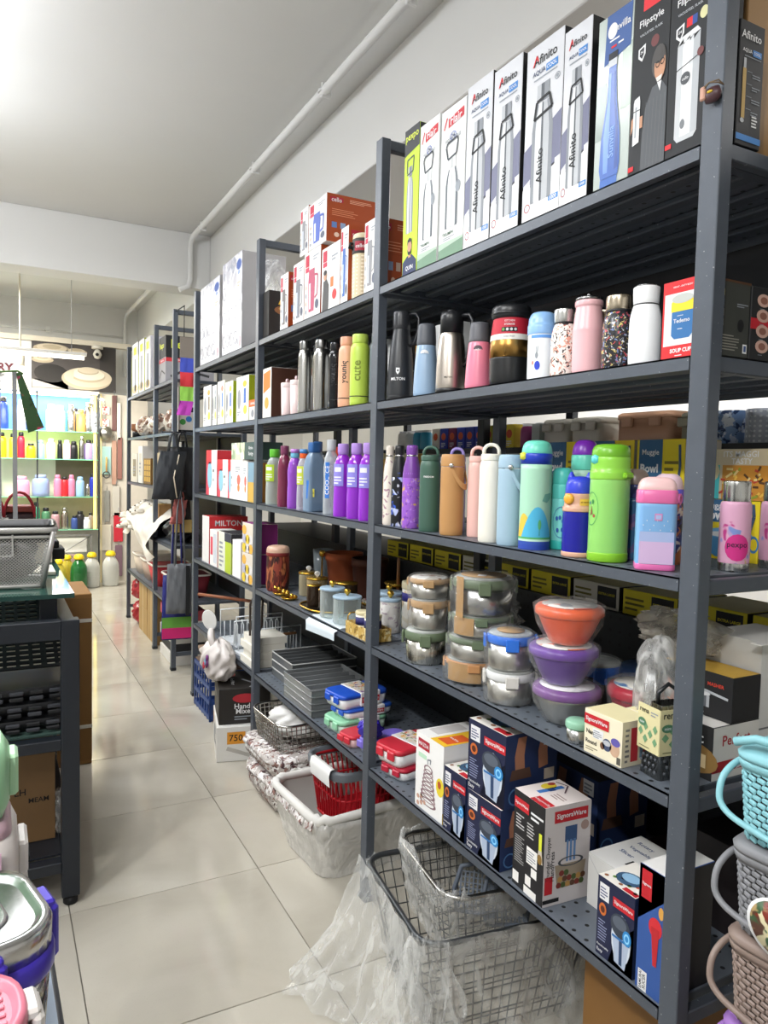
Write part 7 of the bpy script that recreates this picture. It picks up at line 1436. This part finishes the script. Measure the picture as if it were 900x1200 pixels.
# ================================================================ far end: display wall
YB = 8.78
cream = M('#ded6c4', .6)
b = B(); b.box(-2.0, .37, YB + .10, YB + .16, 2.14, 2.66, M('#e4e2dc', .5)); sg = tag(b.obj('shop_sign'), 'white sign board with brown letters above the far display', 'sign')
p = Pr(); p.face((-.35, YB + .10, 2.14), (1, 0, 0), (0, 0, 1), (0, -1, 0), .72, .52); p.text('RY', .66, .42, .22, K('#5a2430'), 1, bold=.05); p.poly([(.4, .26), (.6, .3), (.66, .27), (.6, .22), (.42, .23)], K('#6a6a6a'), 1); p.lines(.45, .12, .8, .17, 1, GR, 1); p.obj('printed_letters', sg)
b = B(); b.box(.375, 1.235, YB + .09, YB + .13, 2.16, 2.66, K('#4f4a48', .35)); ps = tag(b.obj('wall_poster'), 'dark poster of stacked cream plates above the far display', 'poster')
p = Pr(); p.face((.375, YB + .09, 2.16), (1, 0, 0), (0, 0, 1), (0, -1, 0), .86, .50); p.rect(0, 0, .42, .2, K('#a9a49e'), 1); p.poly([(0, .2), (.42, .2), (.7, 0), (.42, 0)], K('#8a8580'), 1)
c1, c2, c3, c4 = K('#cdc0a8'), K('#b5a78e'), K('#e0d6c2'), K('#2a2725')
for cx, cy, q in ((.23, .86, .22), (.52, .84, .13), (.12, .62, .13)): p.ell(cx, cy, q, q * .55, c2, 2); p.ell(cx, cy + .03, q * .8, q * .4, c1, 3); p.ell(cx, cy + .05, q * .5, q * .22, c2, 4)
p.ell(.22, .34, .2, .2, c4, 2); p.ell(.64, .26, .3, .24, c2, 3, 28); p.ell(.66, .30, .29, .22, c1, 4, 28); p.ell(.66, .34, .21, .15, c2, 5, 24); p.ell(.66, .37, .2, .13, c3, 6, 24); p.ell(.66, .44, .13, .08, c2, 7, 20); p.ell(.66, .46, .12, .07, c1, 8, 20); p.poly([(.42, .2), (.48, .2), (.49, .44), (.43, .42)], c1, 9)
p.rect(.8, 0, 1, 1, K('#3a3634'), 1); p.obj('printed_picture', ps)
b = B(); b.box(-2.0, 1.4, YB + .08, YB + .2, 2.665, 2.72, cream); struct(b.obj('trim_1')); b = B(); b.box(-2.0, 1.05, YB + .03, YB + .2, 2.125, 2.155, M('#e8e2d0', .5)); struct(b.obj('trim_2'))
# suspended tube lamp, camera and spots
tl = empty('tube_lamp', (.10, 6.9, 2.27), 'long white tube lamp hung in front of the far display', 'lamp')
b = B(); b.box(-1.2, .62, -.02, .02, .018, .045, M('#d9d7d2', .4), .002); b.obj('lamp_housing', tl); b = B(); b.tube([(-1.2, 0, 0), (.60, 0, 0)], .016, glow('#fff6e6', 4.5), 10); b.obj('glowing_tube', tl)
b = B(); [b.tube([(x, 0, .045), (x, 0, .93)], .003, M('#999', .5), 5) for x in (-.9, .5)]; b.obj('hanging_wire', tl)
tl2 = empty('tube_lamp', (-.38, 2.7, 2.84), 'unseen white tube lamp added under the ceiling glow, left of the aisle', 'lamp')  # fixture out of view, added so the ceiling glow has a source
b = B(); b.box(-.03, .03, -.8, .8, 0, .03, M('#d9d7d2', .4), .002); b.obj('lamp_housing', tl2); b = B(); [b.tube([(0, y, .03), (0, y, .36)], .004, M('#999', .5), 5) for y in (-.6, .6)]; b.obj('hanging_wire', tl2)
b = B(); b.tube([(0, -.78, -.012), (0, .78, -.012)], .013, glow('#f2f5ff', 4), 10); b.obj('glowing_tube', tl2)
def spot(lb, x, y, z):
    o = empty('track_spot', (x, y, z), lb, 'lamp', 'cream spot lamps of the far display')
    b = B(); b.box(-.05, .05, -.02, .02, 0, .03, cream, .003); b.obj('spot_bracket', o); b = B(); b.tube([(0, 0, .03), (0, 0, 3.2 - z)], .008, cream, 8); b.obj('drop_rod', o); b = B(); b.lathe([(.034, -.13), (.036, -.12), (.036, -.02), (.02, 0)], cream, 18); b.obj('spot_barrel', o); b = B(); b.lathe([(.028, -.131), (0, -.131)], glow('#fff2d8', 6), 14, cap0=False); b.obj('spot_lens', o)
spot('cream spot lamp hung before the white sign letters', .225, 7.6, 2.37)
o = empty('dome_camera', (1.03, 8.80, 2.625), 'white round security camera at the top of the plates poster', 'camera'); b = B(); b.lathe([(.06, 0), (.06, .03), (.03, .039), (0, .04)], M('#d8d4c8', .5), 18); b.box(-.02, .02, 0, .075, .02, .042, M('#d8d4c8', .5)); b.obj('camera_base', o); b = B(); b.lathe([(0, -.11), (.03, -.10), (.048, -.06), (.03, -.02), (.015, 0)], M('#d8d4c8', .4), 16); b.obj('camera_ball', o); b = B(); b.lathe([(.018, 0), (.018, .004), (0, .004)], BK, 12); q = b.obj('camera_lens', o, (-.008, -.044, -.065)); q.rotation_euler = (PI / 2, 0, -.1)
# glass display case
dc = empty('display_case', (0, YB, 0), 'lit glass display case with rows of bottles at the far end', 'display case')
for x0, x1, z0, z1, c in ((-1.5, 1.03, 1.70, 2.125, '#4a86d0'), (-1.5, 1.03, 1.40, 1.70, '#dcdd98'), (-1.5, .62, .98, 1.40, '#d9d5c4'), (.62, 1.03, .98, 1.40, '#7a6f5c'), (-1.5, 1.03, .62, .98, '#c9b894')):
    b = B(); b.box(x0, x1, .30, .31, z0, z1, M(c, .5)); b.obj('back_panel', dc)
gls = clear('#d4efe4', .2)
for z_ in (1.700, 1.395, .982, .618):
    b = B(); b.box(-1.5, 1.04, 0, .30, -.006, 0, gls); b.box(-1.5, 1.04, -.003, 0, -.007, .001, MT('#7fd0a4', .2)); b.obj('glass_shelf', dc, (0, 0, z_))
for x in (1.045, .42, -.4):
    b = B(); b.box(x - .008, x + .008, -.004 if x > 1 else .02, .02 if x > 1 else .03, .02, 2.125, M('#2b2c2e', .4)); b.obj('frame_upright', dc)
b = B(); b.box(.99, 1.02, .02, .03, .62, 2.12, glow('#ffe66a', 2.2)); b.obj('light_strip', dc)
b = B(); b.box(-1.5, 1.03, .24, .27, 2.10, 2.12, glow('#fff4d6', 5)); b.obj('light_strip', dc)
lamp('case_lamp', 'AREA', (0.2, YB + .12, 2.09), (0.2, YB + .14, 0), 22, 1.8, .1, (1, .95, .8)); lamp('case_lamp', 'AREA', (0.2, YB - .6, 1.95), (0.2, YB + .2, 1.1), 32, 1.8, .15, (1, .96, .86))
simple = [(.92, 0), (1, .02), (1, .72), (.82, .80), (.62, .84)]
shelf_names = {0: 'top', 1: 'second', 2: 'third', 3: 'lowest'}
zsF = (1.701, 1.396, .983, .619)
rows = {
 0: [(.10, .05, .34, '#2340c0', 'royal blue', 0), (.27, .045, .32, '#e9ecee', 'white', 1), (.36, .05, .30, '#2a3f8a', 'navy', 0), (.565, .06, .29, '#eef0ec', 'off-white', 1), (.65, .058, .28, '#d6dcae', 'pale yellow', 1), (.765, .045, .30, '#c9c9c6', 'silver', 2), (.815, .04, .27, '#6a6f78', 'slate grey', 0), (.865, .055, .25, '#cf9f5a', 'caramel tan', 1), (.94, .042, .33, '#bdbcb8', 'steel', 2), (.985, .04, .37, '#a9a8a4', 'dull steel', 2)],
 1: [(.07, .06, .27, '#e0a81f', 'amber', 0), (.19, .045, .26, '#e8b52a', 'golden yellow', 0), (.265, .04, .28, '#a8203a', 'crimson', 0), (.36, .05, .16, '#e8b41f', 'deep yellow', 0), (.455, .045, .20, '#8db4cc', 'sky blue', 1), (.56, .05, .22, '#e4d4cc', 'blush white', 1), (.655, .03, .21, '#23252a', 'charcoal', 0), (.72, .045, .21, '#e2c2d2', 'pale pink', 1), (.79, .045, .20, '#17181a', 'black', 0), (.875, .035, .26, '#a5a39c', 'steel', 2), (.945, .045, .22, '#a48fd4', 'lavender', 0), (1.0, .03, .22, '#7f9cb0', 'grey-blue', 0)],
 2: [(.03, .05, .24, '#3a3c3a', 'charcoal', 0), (.265, .09, .22, '#e09ab4', 'rose pink', 1), (.455, .095, .24, '#8d9fc4', 'periwinkle', 1), (.625, .045, .24, '#e07a98', 'hot pink', 1), (.695, .042, .22, '#d0282f', 'scarlet', 0), (.765, .04, .24, '#e07a98', 'pink', 1), (.855, .05, .22, '#8fb4dc', 'baby blue', 1), (.935, .03, .14, '#b5b2a8', 'small steel', 2), (.985, .035, .26, '#1f2f9a', 'cobalt', 0)],
 3: [(.41, .04, .30, '#3f9a78', 'emerald', 0), (.505, .05, .24, '#4a7a5a', 'bottle green', 0), (.60, .05, .20, '#b08a90', 'mauve', 0), (.695, .04, .24, '#bdb4a4', 'stone', 2), (.80, .045, .15, '#3a4f8a', 'denim blue', 0), (.855, .05, .20, '#26262a', 'black', 0), (.92, .05, .13, '#e9ecf0', 'white mug-shaped', 1), (.965, .03, .18, '#8a8078', 'taupe', 0), (1.01, .028, .18, '#d6cfc4', 'ivory', 1)]}
for k, L in rows.items():
    for i, (x, r, h, c, nm, lid) in enumerate(L):
        bottle(f'{nm} bottle, {ORD[len(L) - 1 - i]} from the right on the {shelf_names[k]} glass shelf', x, YB + .07 + (.09 if nm in ('slate grey', 'navy', 'charcoal') else 0), zsF[k], r * .92, h, simple, steel(c) if lid == 2 else MT(c), [('cap', [(.62, .84), (.68, .85), (.66, .97), (.5, 1), (0, 1)], steel() if lid == 2 else (ch if lid == 0 else MT(c)))], f'bottles on the {shelf_names[k]} glass shelf of the far display', seg=16, soft=1)
o = bottle('tall silver bottle with upright name, rightmost on the top glass shelf', 1.0, YB + .05 - .08 + .035, zsF[0], .028, .26, simple, MT('#d6dde2'), [], None, seg=16, soft=1); btext(o, 'cello', [(.028, 0), (.028, .3)], .04, .16, 1.5, ch, .8, 90, -PI / 2 - .3)
# lower stand and yellow-capped jugs on the floor
st = empty('wire_stand', (.60, YB - .02, 0), 'low grey stand with crossed braces under the far display', 'stand')
b = B(); SG = M('#8d8d8a', .4, .5)
for x in (-.2, .36): b.box(x - .012, x + .012, 0, .02, .01, .56, SG)
b.box(-.2, .36, 0, .02, .545, .565, SG); b.obj('stand_frame', st); b = B(); b.tube([(-.19, .01, .54), (.35, .01, .2)], .005, SG, 5); b.tube([(.35, .01, .54), (-.19, .01, .2)], .005, SG, 5); b.obj('cross_brace', st)
b = B(); b.box(-.16, .32, .06, .07, .36, .52, M('#f0efe8', .5)); b.obj('white_panel', st); b = B(); b.box(.06, .2, .03, .06, .02, .34, M('#c9a9a4', .5)); b.box(.1, .16, .025, .03, .18, .26, BK); b.obj('pink_box', st)
jr = [(.8, 0), (1, .03), (1, .58), (.85, .7), (.45, .84), (.34, .86)]
for k, (x, y, r, h, c, a, lb) in enumerate(((.60, 8.40, .072, .34, '#d8c84a', .55, 'yellow-tinted plastic jug with yellow cap, far left of the floor jugs'), (.70, 8.60, .072, .36, '#e0cf4a', .5, 'second yellow-tinted jug with yellow cap on the far floor'), (.80, 8.42, .088, .385, '#1f6a30', .85, 'dark green plastic jug with yellow cap on the far floor'), (.945, 8.56, .085, .385, '#dcdcd4', .6, 'whitish plastic jug with yellow cap beside the green one'), (1.145, 8.60, .09, .39, '#dcdcd4', .6, 'whitish plastic jug with yellow cap, rightmost on the far floor'))):
    o = bottle(lb, x, y, 0, r, h, jr, clear(c, a), [('yellow_cap', [(.36, .85), (.60, .86), (.62, .9), (.5, .97), (.3, 1), (0, 1)], MT('#e8c91f'))], 'yellow-capped jugs on the far floor', 'plastic_jug', 'jug', seg=20)
    b = B(); [b.lathe([(r * 1.0, q * h), (r * 1.02, q * h + .006), (r * 1.0, q * h + .012)], clear(c, a), 20, cap0=False, cap1=False) for q in (.15, .3, .45)]; b.obj('moulded_ribs', o)
# hanging goods panel between the display and the racks
pl = empty('hanging_board', (1.24, YB + .05, 0), 'pale panel of hanging kitchen tools between the far display and the racks', 'panel')
b = B(); b.box(-.17, .35, .06, .1, 0, 2.14, M('#c9c1b4', .6)); b.obj('panel_board', pl); b = B(); b.box(-.17, -.155, .03, .06, 0, 2.14, MT('#e0cfa0')); b.obj('panel_edge', pl)
def hang(nm, lb, cat, x, z, w, h, c, y=YB + .06, t=.02):
    b = B(); b.box(-w / 2, w / 2, -t, 0, -h, 0, M(c, .45) if isinstance(c, str) else c, .004); o = tag(b.obj(nm, None, (x, y + .045, z)), lb, cat); b = B(); b.tube([(0, .0, .05), (0, -.02, .055), (0, -.02, .03), (0, -.01, -.01)], .003, ST2, 5); b.obj('hook', o); return o
hang('tool_card', 'white card with red print, upper one on the pale panel', 'card', 1.12, 2.0, .10, .09, blot('#e6e2dc', ['#c9303a'], 20, .45)); hang('tool_card', 'white card with red print, lower one on the pale panel', 'card', 1.12, 1.86, .09, .09, blot('#e6e2dc', ['#c9303a'], 24, .45))
b = B(); b.lathe([(.075, 0), (.08, .006), (.07, .03), (.03, .05), (0, .055)], steel('#b5b2a8', .3), 20); q = tag(b.obj('round_strainer', None, (1.12, YB + .05, 1.70)), 'round steel strainer hung on the pale panel', 'strainer'); q.rotation_euler = (PI / 2, 0, 0)
hang('spatula_pack', 'teal pack of kitchen spatulas on the pale panel', 'pack', 1.12, 1.55, .13, .32, '#9fc4c0')
b = B(); b.tube([(.035 * math.cos(k * .4), 0, .035 * math.sin(k * .4)) for k in range(16)], .007, M('#3a3c40', .4), 6, True); b.tube([(0, 0, .035), (0, 0, .2)], .009, MT('#c9944a'), 8); tag(b.obj('magnifier_sieve', None, (1.13, YB + .051, 1.23)), 'small round sieve with wooden handle on the pale panel', 'sieve')
for k, (x, z, w, h, c, lb) in enumerate(((1.22, 2.13, .05, .40, '#6a4a48', 'dark wooden ladle pack near the rack'), (1.27, 2.05, .04, .42, '#e4ddcf', 'cream spatula pack near the rack'), (1.22, 1.62, .05, .50, '#b08a78', 'brown rolling pin pack near the rack'), (1.28, 1.66, .05, .48, '#8a5f56', 'reddish brown spoon pack near the rack'), (1.24, 1.10, .08, .34, '#bdb8ae', 'steel tong pack near the rack'), (1.14, 1.05, .06, .36, '#8d8d88', 'steel whisk pack on the pale panel'), (1.265, .80, .10, .34, '#c22a3a', 'red apron pack hung low near the rack'), (1.27, .42, .08, .36, '#7a5f6a', 'plum cloth pack hung lowest near the rack'), (1.12, .66, .14, .30, '#d2cabb', 'pale cloth pack hung low on the panel'))):
    hang('tool_pack', lb, 'pack', x, z, w, h, c)
# ================================================================ left foreground: display table and goods
TBK = M('#22262d', .4, .1, .1, 30)
tb_ = empty('display_table', (-.30, 2.40, 0), 'dark metal display table with glass top at the left edge', 'table')
XR = .53   # local x of the right outer face
def tpart(nm, *bx): b = B(); b.box(*bx, TBK, .002); return b.obj(nm, tb_)
for y0 in (0, .95):
    tpart('leg', XR - .052, XR, y0, y0 + .05, .03, .905); tpart('leg', -.5, -.45, y0, y0 + .05, .03, .905)
    b = B(); b.lathe([(.018, 0), (.022, .004), (.022, .02), (.012, .03)], BK, 14, (XR - .026, y0 + .025, 0)); b.lathe([(.018, 0), (.022, .004), (.022, .02), (.012, .03)], BK, 14, (-.475, y0 + .025, 0)); b.obj('foot', tb_)
    for z_ in (.845, .50, .11): tpart('cross_rail', -.45, XR - .052, y0 + .003, y0 + .047, z_, z_ + (.058 if z_ > .8 else .035))
for z_ in (.85, .505, .112): tpart('side_rail', XR - .048, XR - .006, .05, .95, z_, z_ + .04)
b = B(); b.box(-.45, XR - .05, .05, .95, .536, .542, clear('#5f7a72', .35)); b.obj('glass_shelf', tb_)
b = B(); b.box(-.45, XR - .05, .05, .95, .146, .152, TBK); b.obj('bottom_shelf', tb_)
for y0 in (.12, .85): tpart('top_pillar', XR - .105, XR - .055, y0, y0 + .05, .885, .965)
b = B(); b.box(-.5, XR - .01, .05, 1.02, .966, .978, clear('#3f6a5f', .35)); b.box(-.5, XR - .01, .047, .05, .965, .979, MT('#1f3f3a', .2)); b.obj('glass_top', tb_)
# mesh basket on the glass
zg = .979
SIL = M('#b9b7b2', .35, .4)
mb = empty('mesh_basket', (.01, 2.70, zg), 'silver wire-mesh basket lined in black on the glass top', 'basket', rot=-.05)
wt, wb_, hB = .34, .27, .185
def side_pt(f, u): # point of the near side and right side
    w = wb_ + (wt - wb_) * f; d = (wb_ + (wt - wb_) * f) * .8
    if u < 1: return (-w / 2 + w * u, -d / 2, hB * f)
    return (w / 2, -d / 2 + d * (u - 1), hB * f)
b = B(); nu, nv = 30, 16
for seg_ in (0, 1):
    for i in range(-nv, nu + 1):
        for s in (0, 1):
            pts = []
            for j in range(nv + 1):
                k = i + j if s == 0 else i + nv - j
                if 0 <= k <= nu: pts.append(side_pt(.06 + .80 * j / nv, seg_ + min(.999, k / nu) if seg_ == 0 else 1 + k / nu))
            if len(pts) > 1: b.tube(pts, .0015, SIL, 3)
stuff(b.obj('wire_mesh', mb))
b = B()
for f, t in ((0.02, .007), (.88, .006), (1.0, .010)): b.tube([(q[0], q[1], hB * f + .004) for q in rrect(wb_ + (wt - wb_) * f, (wb_ + (wt - wb_) * f) * .8, .03, 0)], t, SIL, 8, True)
for sx in (-1, 1):
    for sy in (-1, 1): b.tube([(sx * wb_ / 2 * .97, sy * wb_ * .4 * .97, .004), (sx * wt / 2 * .97, sy * wt * .4 * .97, hB)], .009, SIL, 8)
b.obj('basket_frame', mb)
b = B(); b.loft([rrect(wt * .97, wt * .78, .03, hB * .9), rrect(wt * .99, wt * .80, .03, hB + .016), rrect(wt * 1.02, wt * .82, .03, hB + .020), rrect(wt * .94, wt * .74, .03, hB + .018), rrect(wt * .9, wt * .7, .03, hB * .8)], M('#17181a', .35), cap0=False, cap1=False); b.obj('black_rim', mb)
b = B(); b.box(-.06, .05, -wt * .41, -wt * .40, hB * .58, hB * .60, SIL); b.box(-.06, -.055, -wt * .41, -wt * .40, hB * .6, hB * .95, SIL); b.box(.045, .05, -wt * .41, -wt * .40, hB * .6, hB * .95, SIL); b.obj('label_frame', mb)
b = B(); b.lathe([(.008, 0), (.007, .004), (0, .005)], SIL, 12); q = b.obj('rim_stud', mb, (-.03, -wt * .415, hB + .01)); q.rotation_euler = (PI / 2, 0, 0)
crumple('clear film and pale goods bunched inside the mesh basket', .01, 2.70, zg + .010, .11, .085, .15, M('#6f6c6a', .35, 0, .4, 26), 4, rough=.2)
carton('small cream carton standing on the glass beside the mesh basket', 3.32, 3.2, zg, .14, .07, '#e4ddca', '#d9d0ba', x=.135)
carton('flat cream leaflet pack lying at the corner of the glass top', 3.05, 2.86, zg, .012, .07, '#e9e3d0', x=.125)
crumple('white plastic bag resting against the small cream carton', .09, 3.12, zg, .045, .06, .17, M('#dfe0dd', .4), 9, rough=.22)
# goods on the middle and lower shelves
BW = M('#1a1b1e', .45, 0, .1, 30)
def weave_mat(lb, z, k):
    o = empty('woven_tray', (-.06, 2.72, z), lb, 'tray', 'black woven trays stacked on the glass shelf', .02 * k)
    b = B(); b.loft([rrect(.46, .44, .04, 0), rrect(.52, .50, .05, .045)], BW, cap1=True); b.obj('tray_body', o)
    b = B(); hgt = .048
    for i in range(9):
        for j in range(2): x = -.23 + .056 * i; b.box(x - .02, x + .02, -.262, -.252, .008 + .018 * j, .021 + .018 * j, M('#3a3c42', .35) if (i + j) % 2 else BW, .003)
    stuff(b.obj('woven_band', o)); return o
for k in range(3): weave_mat(('lowest', 'middle', 'topmost')[k] + ' black woven tray of the pile on the glass shelf', .5426 + .049 * k, k)
lt = empty('lattice_tray', (-.05, 2.78, .785), 'black lattice tray with rows of square holes under the table top', 'tray')
b = B(); T0 = Matrix.Rotation(math.radians(24), 4, 'X')
b.box(-.27, .27, -.18, .22, -.004, 0, M('#f0e6d4', .6), 0, T0)
b.obj('pale_base', lt); b = B()
for i in range(15): x = -.27 + .54 * i / 14; b.box(x - (.009 if i % 4 == 0 else .006), x + (.009 if i % 4 == 0 else .006), -.18, .22, .0005, .006, BW, 0, T0)
for j in range(16): y = -.18 + .40 * j / 15; b.box(-.27, .27, y - .0065, y + .0065, .001, .0065, BW, 0, T0)
stuff(b.obj('lattice', lt))
for y0, y1, x, z_, hh, dp, lb in ((2.90, 2.56, -.10, .1525, .31, .27, 'brown carton with black stamped letters on the table bottom shelf'), (3.28, 2.95, -.05, .1525, .30, .2, 'brown carton farther back on the table bottom shelf')):
    o = carton(lb, y0, y1, z_, hh, dp, '#6e5436', '#7a5d3c', '#836440', x=x, name='brown_carton', cat='carton', group='brown cartons on the table bottom shelf', endart=lambda p: (p.text('LH', .62, .55, .12, BK, 1), p.text('MEAM', .82, .45, .22, BK, 1), p.rect(.48, .72, .56, 1, K('#8a6a44', .3), 1)))
crumple('clear film bag by the leg on the table bottom shelf', .19, 2.60, .1525, .03, .05, .14, film('#e9e9e6', .12, .12, .2), 17, rough=.25)
o = empty('tall_carton', (.25, 3.72, 0), 'tall brown carton strapped with two pale bands beside the table', 'carton')
b = B(); b.box(-.32, .14, -.19, .19, .001, .79, M('#8a6436', .8, 0, .08, 6), .004); b.obj('carton_body', o)
for z_ in (.17, .66): b = B(); b.box(-.322, .142, -.192, .192, z_, z_ + .016, M('#c9c4b8', .3)); b.obj('packing_strap', o)
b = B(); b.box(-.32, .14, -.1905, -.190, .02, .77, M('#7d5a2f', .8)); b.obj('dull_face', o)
# small goods farther on the table: red-handled case, green patterned fan, chrome posts
b = B(); [b.box(x - .008, x + .008, -.008, .008, 0, .75, M('#a9a9ac', .25, .6)) for x in (0, .055)]; ps_ = tag(b.obj('stand_poles', None, (.018, 3.16, zg)), 'pair of thin chrome poles rising from the glass top', 'stand')
b = B(); b.box(-.03, .085, -.02, .02, 0, .006, M('#a9a9ac', .25, .6)); b.obj('stand_base', ps_)
GF = blot('#2c4a24', ['#8a2a4a', '#3f6a2c', '#b8304f', '#1c3318'], 14, .36, .7)
b = B(); P_ = [(0, .0), (.012, .02), (.13, -.29), (.045, -.31)]; b.prism([(-.004, 0), (.012, .008), (.092, -.20), (.036, -.222)], -.006, .006, GF, 'y'); o = tag(b.obj('folded_fan', None, (.082, 3.13, zg + .735)), 'dark green folded cloth fan with red blooms hung on the chrome poles', 'fan')
b = B(); b.tube([(-.07, 0, .0), (0, 0, .01), (.02, 0, 0)], .004, M('#4a6a34', .6), 6); b.obj('cord', o)
rc = empty('handled_case', (.05, 3.38 - .06, zg), 'maroon and black striped bag with red loop handles behind the mesh basket', 'bag')
b = B(); b.box(-.16, .10, -.05, .06, 0, .20, blot('#2a1518', ['#7a1a24', '#d9d4cf'], 12, .42, .5, (1, 1, 4)), .01); b.obj('bag_body', rc)
b = B(); [b.tube([(x + .055 * math.cos(PI * k / 10), -.055, .18 + .10 * math.sin(PI * k / 10)) for k in range(11)], .006, M('#8a1420', .4), 7) for x in (-.07, .04)]; b.obj('loop_handle', rc)
b = B(); b.box(-.16, .1, -.055, .065, .2, .225, M('#6a2418', .6), .004); b.obj('bag_flap', rc)
b = B(); b.box(-.02, .14, -.08, .08, 0, .045, BK, .003); b.box(.0, .12, -.06, .06, .045, .075, BK, .004); tag(b.obj('black_gadget', None, (.12, 3.30 + .09, zg)), 'flat black device lying at the back of the glass top', 'device')

# low foreground table with lunch boxes
ft = empty('low_table', (-.27, 1.0, 0), 'pale blue topped low table at the bottom left corner', 'table')
b = B(); b.loft([[(-.35, -.75, z), (.345, -.75, z), (.325, .14, z), (-.35, .14, z)] for z in (.735, .748)], M('#a9bed6', .35)); b.obj('table_top', ft)
b = B(); b.tube([(-.35, -.75, .743), (.347, -.75, .743), (.327, .14, .743), (-.35, .14, .743)], .006, M('#3f444b', .4), 6, True); b.obj('edge_trim', ft)
for x in (-.3, .26):
    for y in (-.68, .08): b = B(); b.box(x - .018, x + .018, y - .018, y + .018, 0, .735, TBK, .002); b.obj('leg', ft)
zt = .7485
def big_lunch(lb, x, y, z, w, d, h, body, lid, clipc, rot, kind):
    o = empty('lunch_container', (x, y, z), lb, 'container', 'lunch containers on the low table', rot)
    b = B(); b.loft([rrect(w * .84, d * .84, .04, 0, 6), rrect(w * .90, d * .90, .045, h * .10, 6), rrect(w * .97, d * .97, .05, h * .62, 6)], body); b.obj('box_body', o)
    b = B(); b.loft([rrect(w * .99, d * .99, .05, h * .62, 6), rrect(w * 1.02, d * 1.02, .052, h * .66, 6), rrect(w * 1.02, d * 1.02, .052, h * .76, 6), rrect(w * .99, d * .99, .05, h * .80, 6)], clipc); b.obj('seal_band', o)
    b = B()
    b.loft([rrect(w * .985, d * .985, .05, h * .79, 6), rrect(w * .99, d * .99, .05, h * .96, 6), rrect(w * .95, d * .95, .047, h, 6), rrect(w * .84, d * .84, .04, h * .985, 6), rrect(w * .80, d * .80, .04, h * .955, 6)], lid); b.obj('lid', o)
    if kind == 'steel': b = B(); b.loft([rrect(w * .52, d * .52, .03, h * .956, 6), rrect(w * .50, d * .50, .03, h * .972, 6), rrect(w * .46, d * .46, .03, h * .965, 6)], lid); b.obj('pressed_panel', o)
    else: b = B(); [b.box(-w * .36, w * .36, y_ - .003, y_ + .003, h * .955, h * .97, lid, .002) for y_ in [(-.3 + .1 * k) * d for k in range(7)]]; b.obj('lid_ridges', o)
    for cx, cy, a in ((w * .51, 0, 0), (-w * .51, 0, PI), (0, -d * .51, -PI / 2), (0, d * .51, PI / 2)):
        T = Matrix.Translation((cx, cy, 0)) @ Matrix.Rotation(a, 4, 'Z'); b = B(); b.box(0, .011, -.022, .022, h * .52, h * .92, clipc, .004, T); b.box(-.006, .008, -.019, .019, h * .88, h * .96, clipc, .003, T); b.obj('side_clip', o)
    return o
PUR = MT('#4636b4', .3)
big_lunch('square steel lunch box with violet clips at the left edge', -.035, .875, zt, .165, .165, .155, steel('#b5b3ae', .14), steel('#d0d0d0', .2), PUR, .25, 'steel')
big_lunch('pink ridged lunch box with white clips at the bottom left corner', -.045, .735, zt, .14, .115, .14, MT('#d98a98'), MT('#dd7f92', .3), MT('#e6e0da'), .1, 'ridge')
o = empty('lunch_carrier', (-.055, 1.08, zt), 'pale pink and white upright lunch carrier behind the steel box', 'container')
b = B(); b.loft([rrect(.15, .15, .03, 0, 5), rrect(.16, .16, .035, .02, 5), rrect(.16, .16, .035, .145, 5), rrect(.14, .14, .03, .17, 5)], MT('#e4dcd8', .35)); b.obj('carrier_body', o)
b = B(); b.loft([rrect(.145, .145, .03, .165, 5), rrect(.13, .13, .03, .182, 5)], MT('#e0bccb', .35)); b.box(-.082, -.0802, -.06, .06, .03, .13, MT('#e0bccb', .35)); b.box(-.06, .06, -.0825, -.0802, .02, .155, MT('#e0bccb', .35)); b.obj('pink_panel', o)
for z_ in (.04, .095): b = B(); b.box(.078, .092, -.03, .03, z_, z_ + .045, MT('#efeae6', .35), .004); b.box(.0915, .094, -.018, .018, z_ + .012, z_ + .02, BK); b.obj('side_clip', o)
o = empty('lunch_carrier', (-.052, 1.075, zt + .183), 'mint green small lunch box on top of the pale pink carrier', 'container')
b = B(); b.loft([rrect(.12, .12, .035, 0, 5), rrect(.135, .135, .04, .02, 5), rrect(.135, .135, .04, .075, 5), rrect(.115, .115, .035, .095, 5)], MT('#9fd0a4', .35)); b.obj('carrier_body', o); b = B(); b.box(.064, .078, -.022, .022, .02, .075, MT('#b4dcb4', .35), .004); b.obj('side_clip', o)
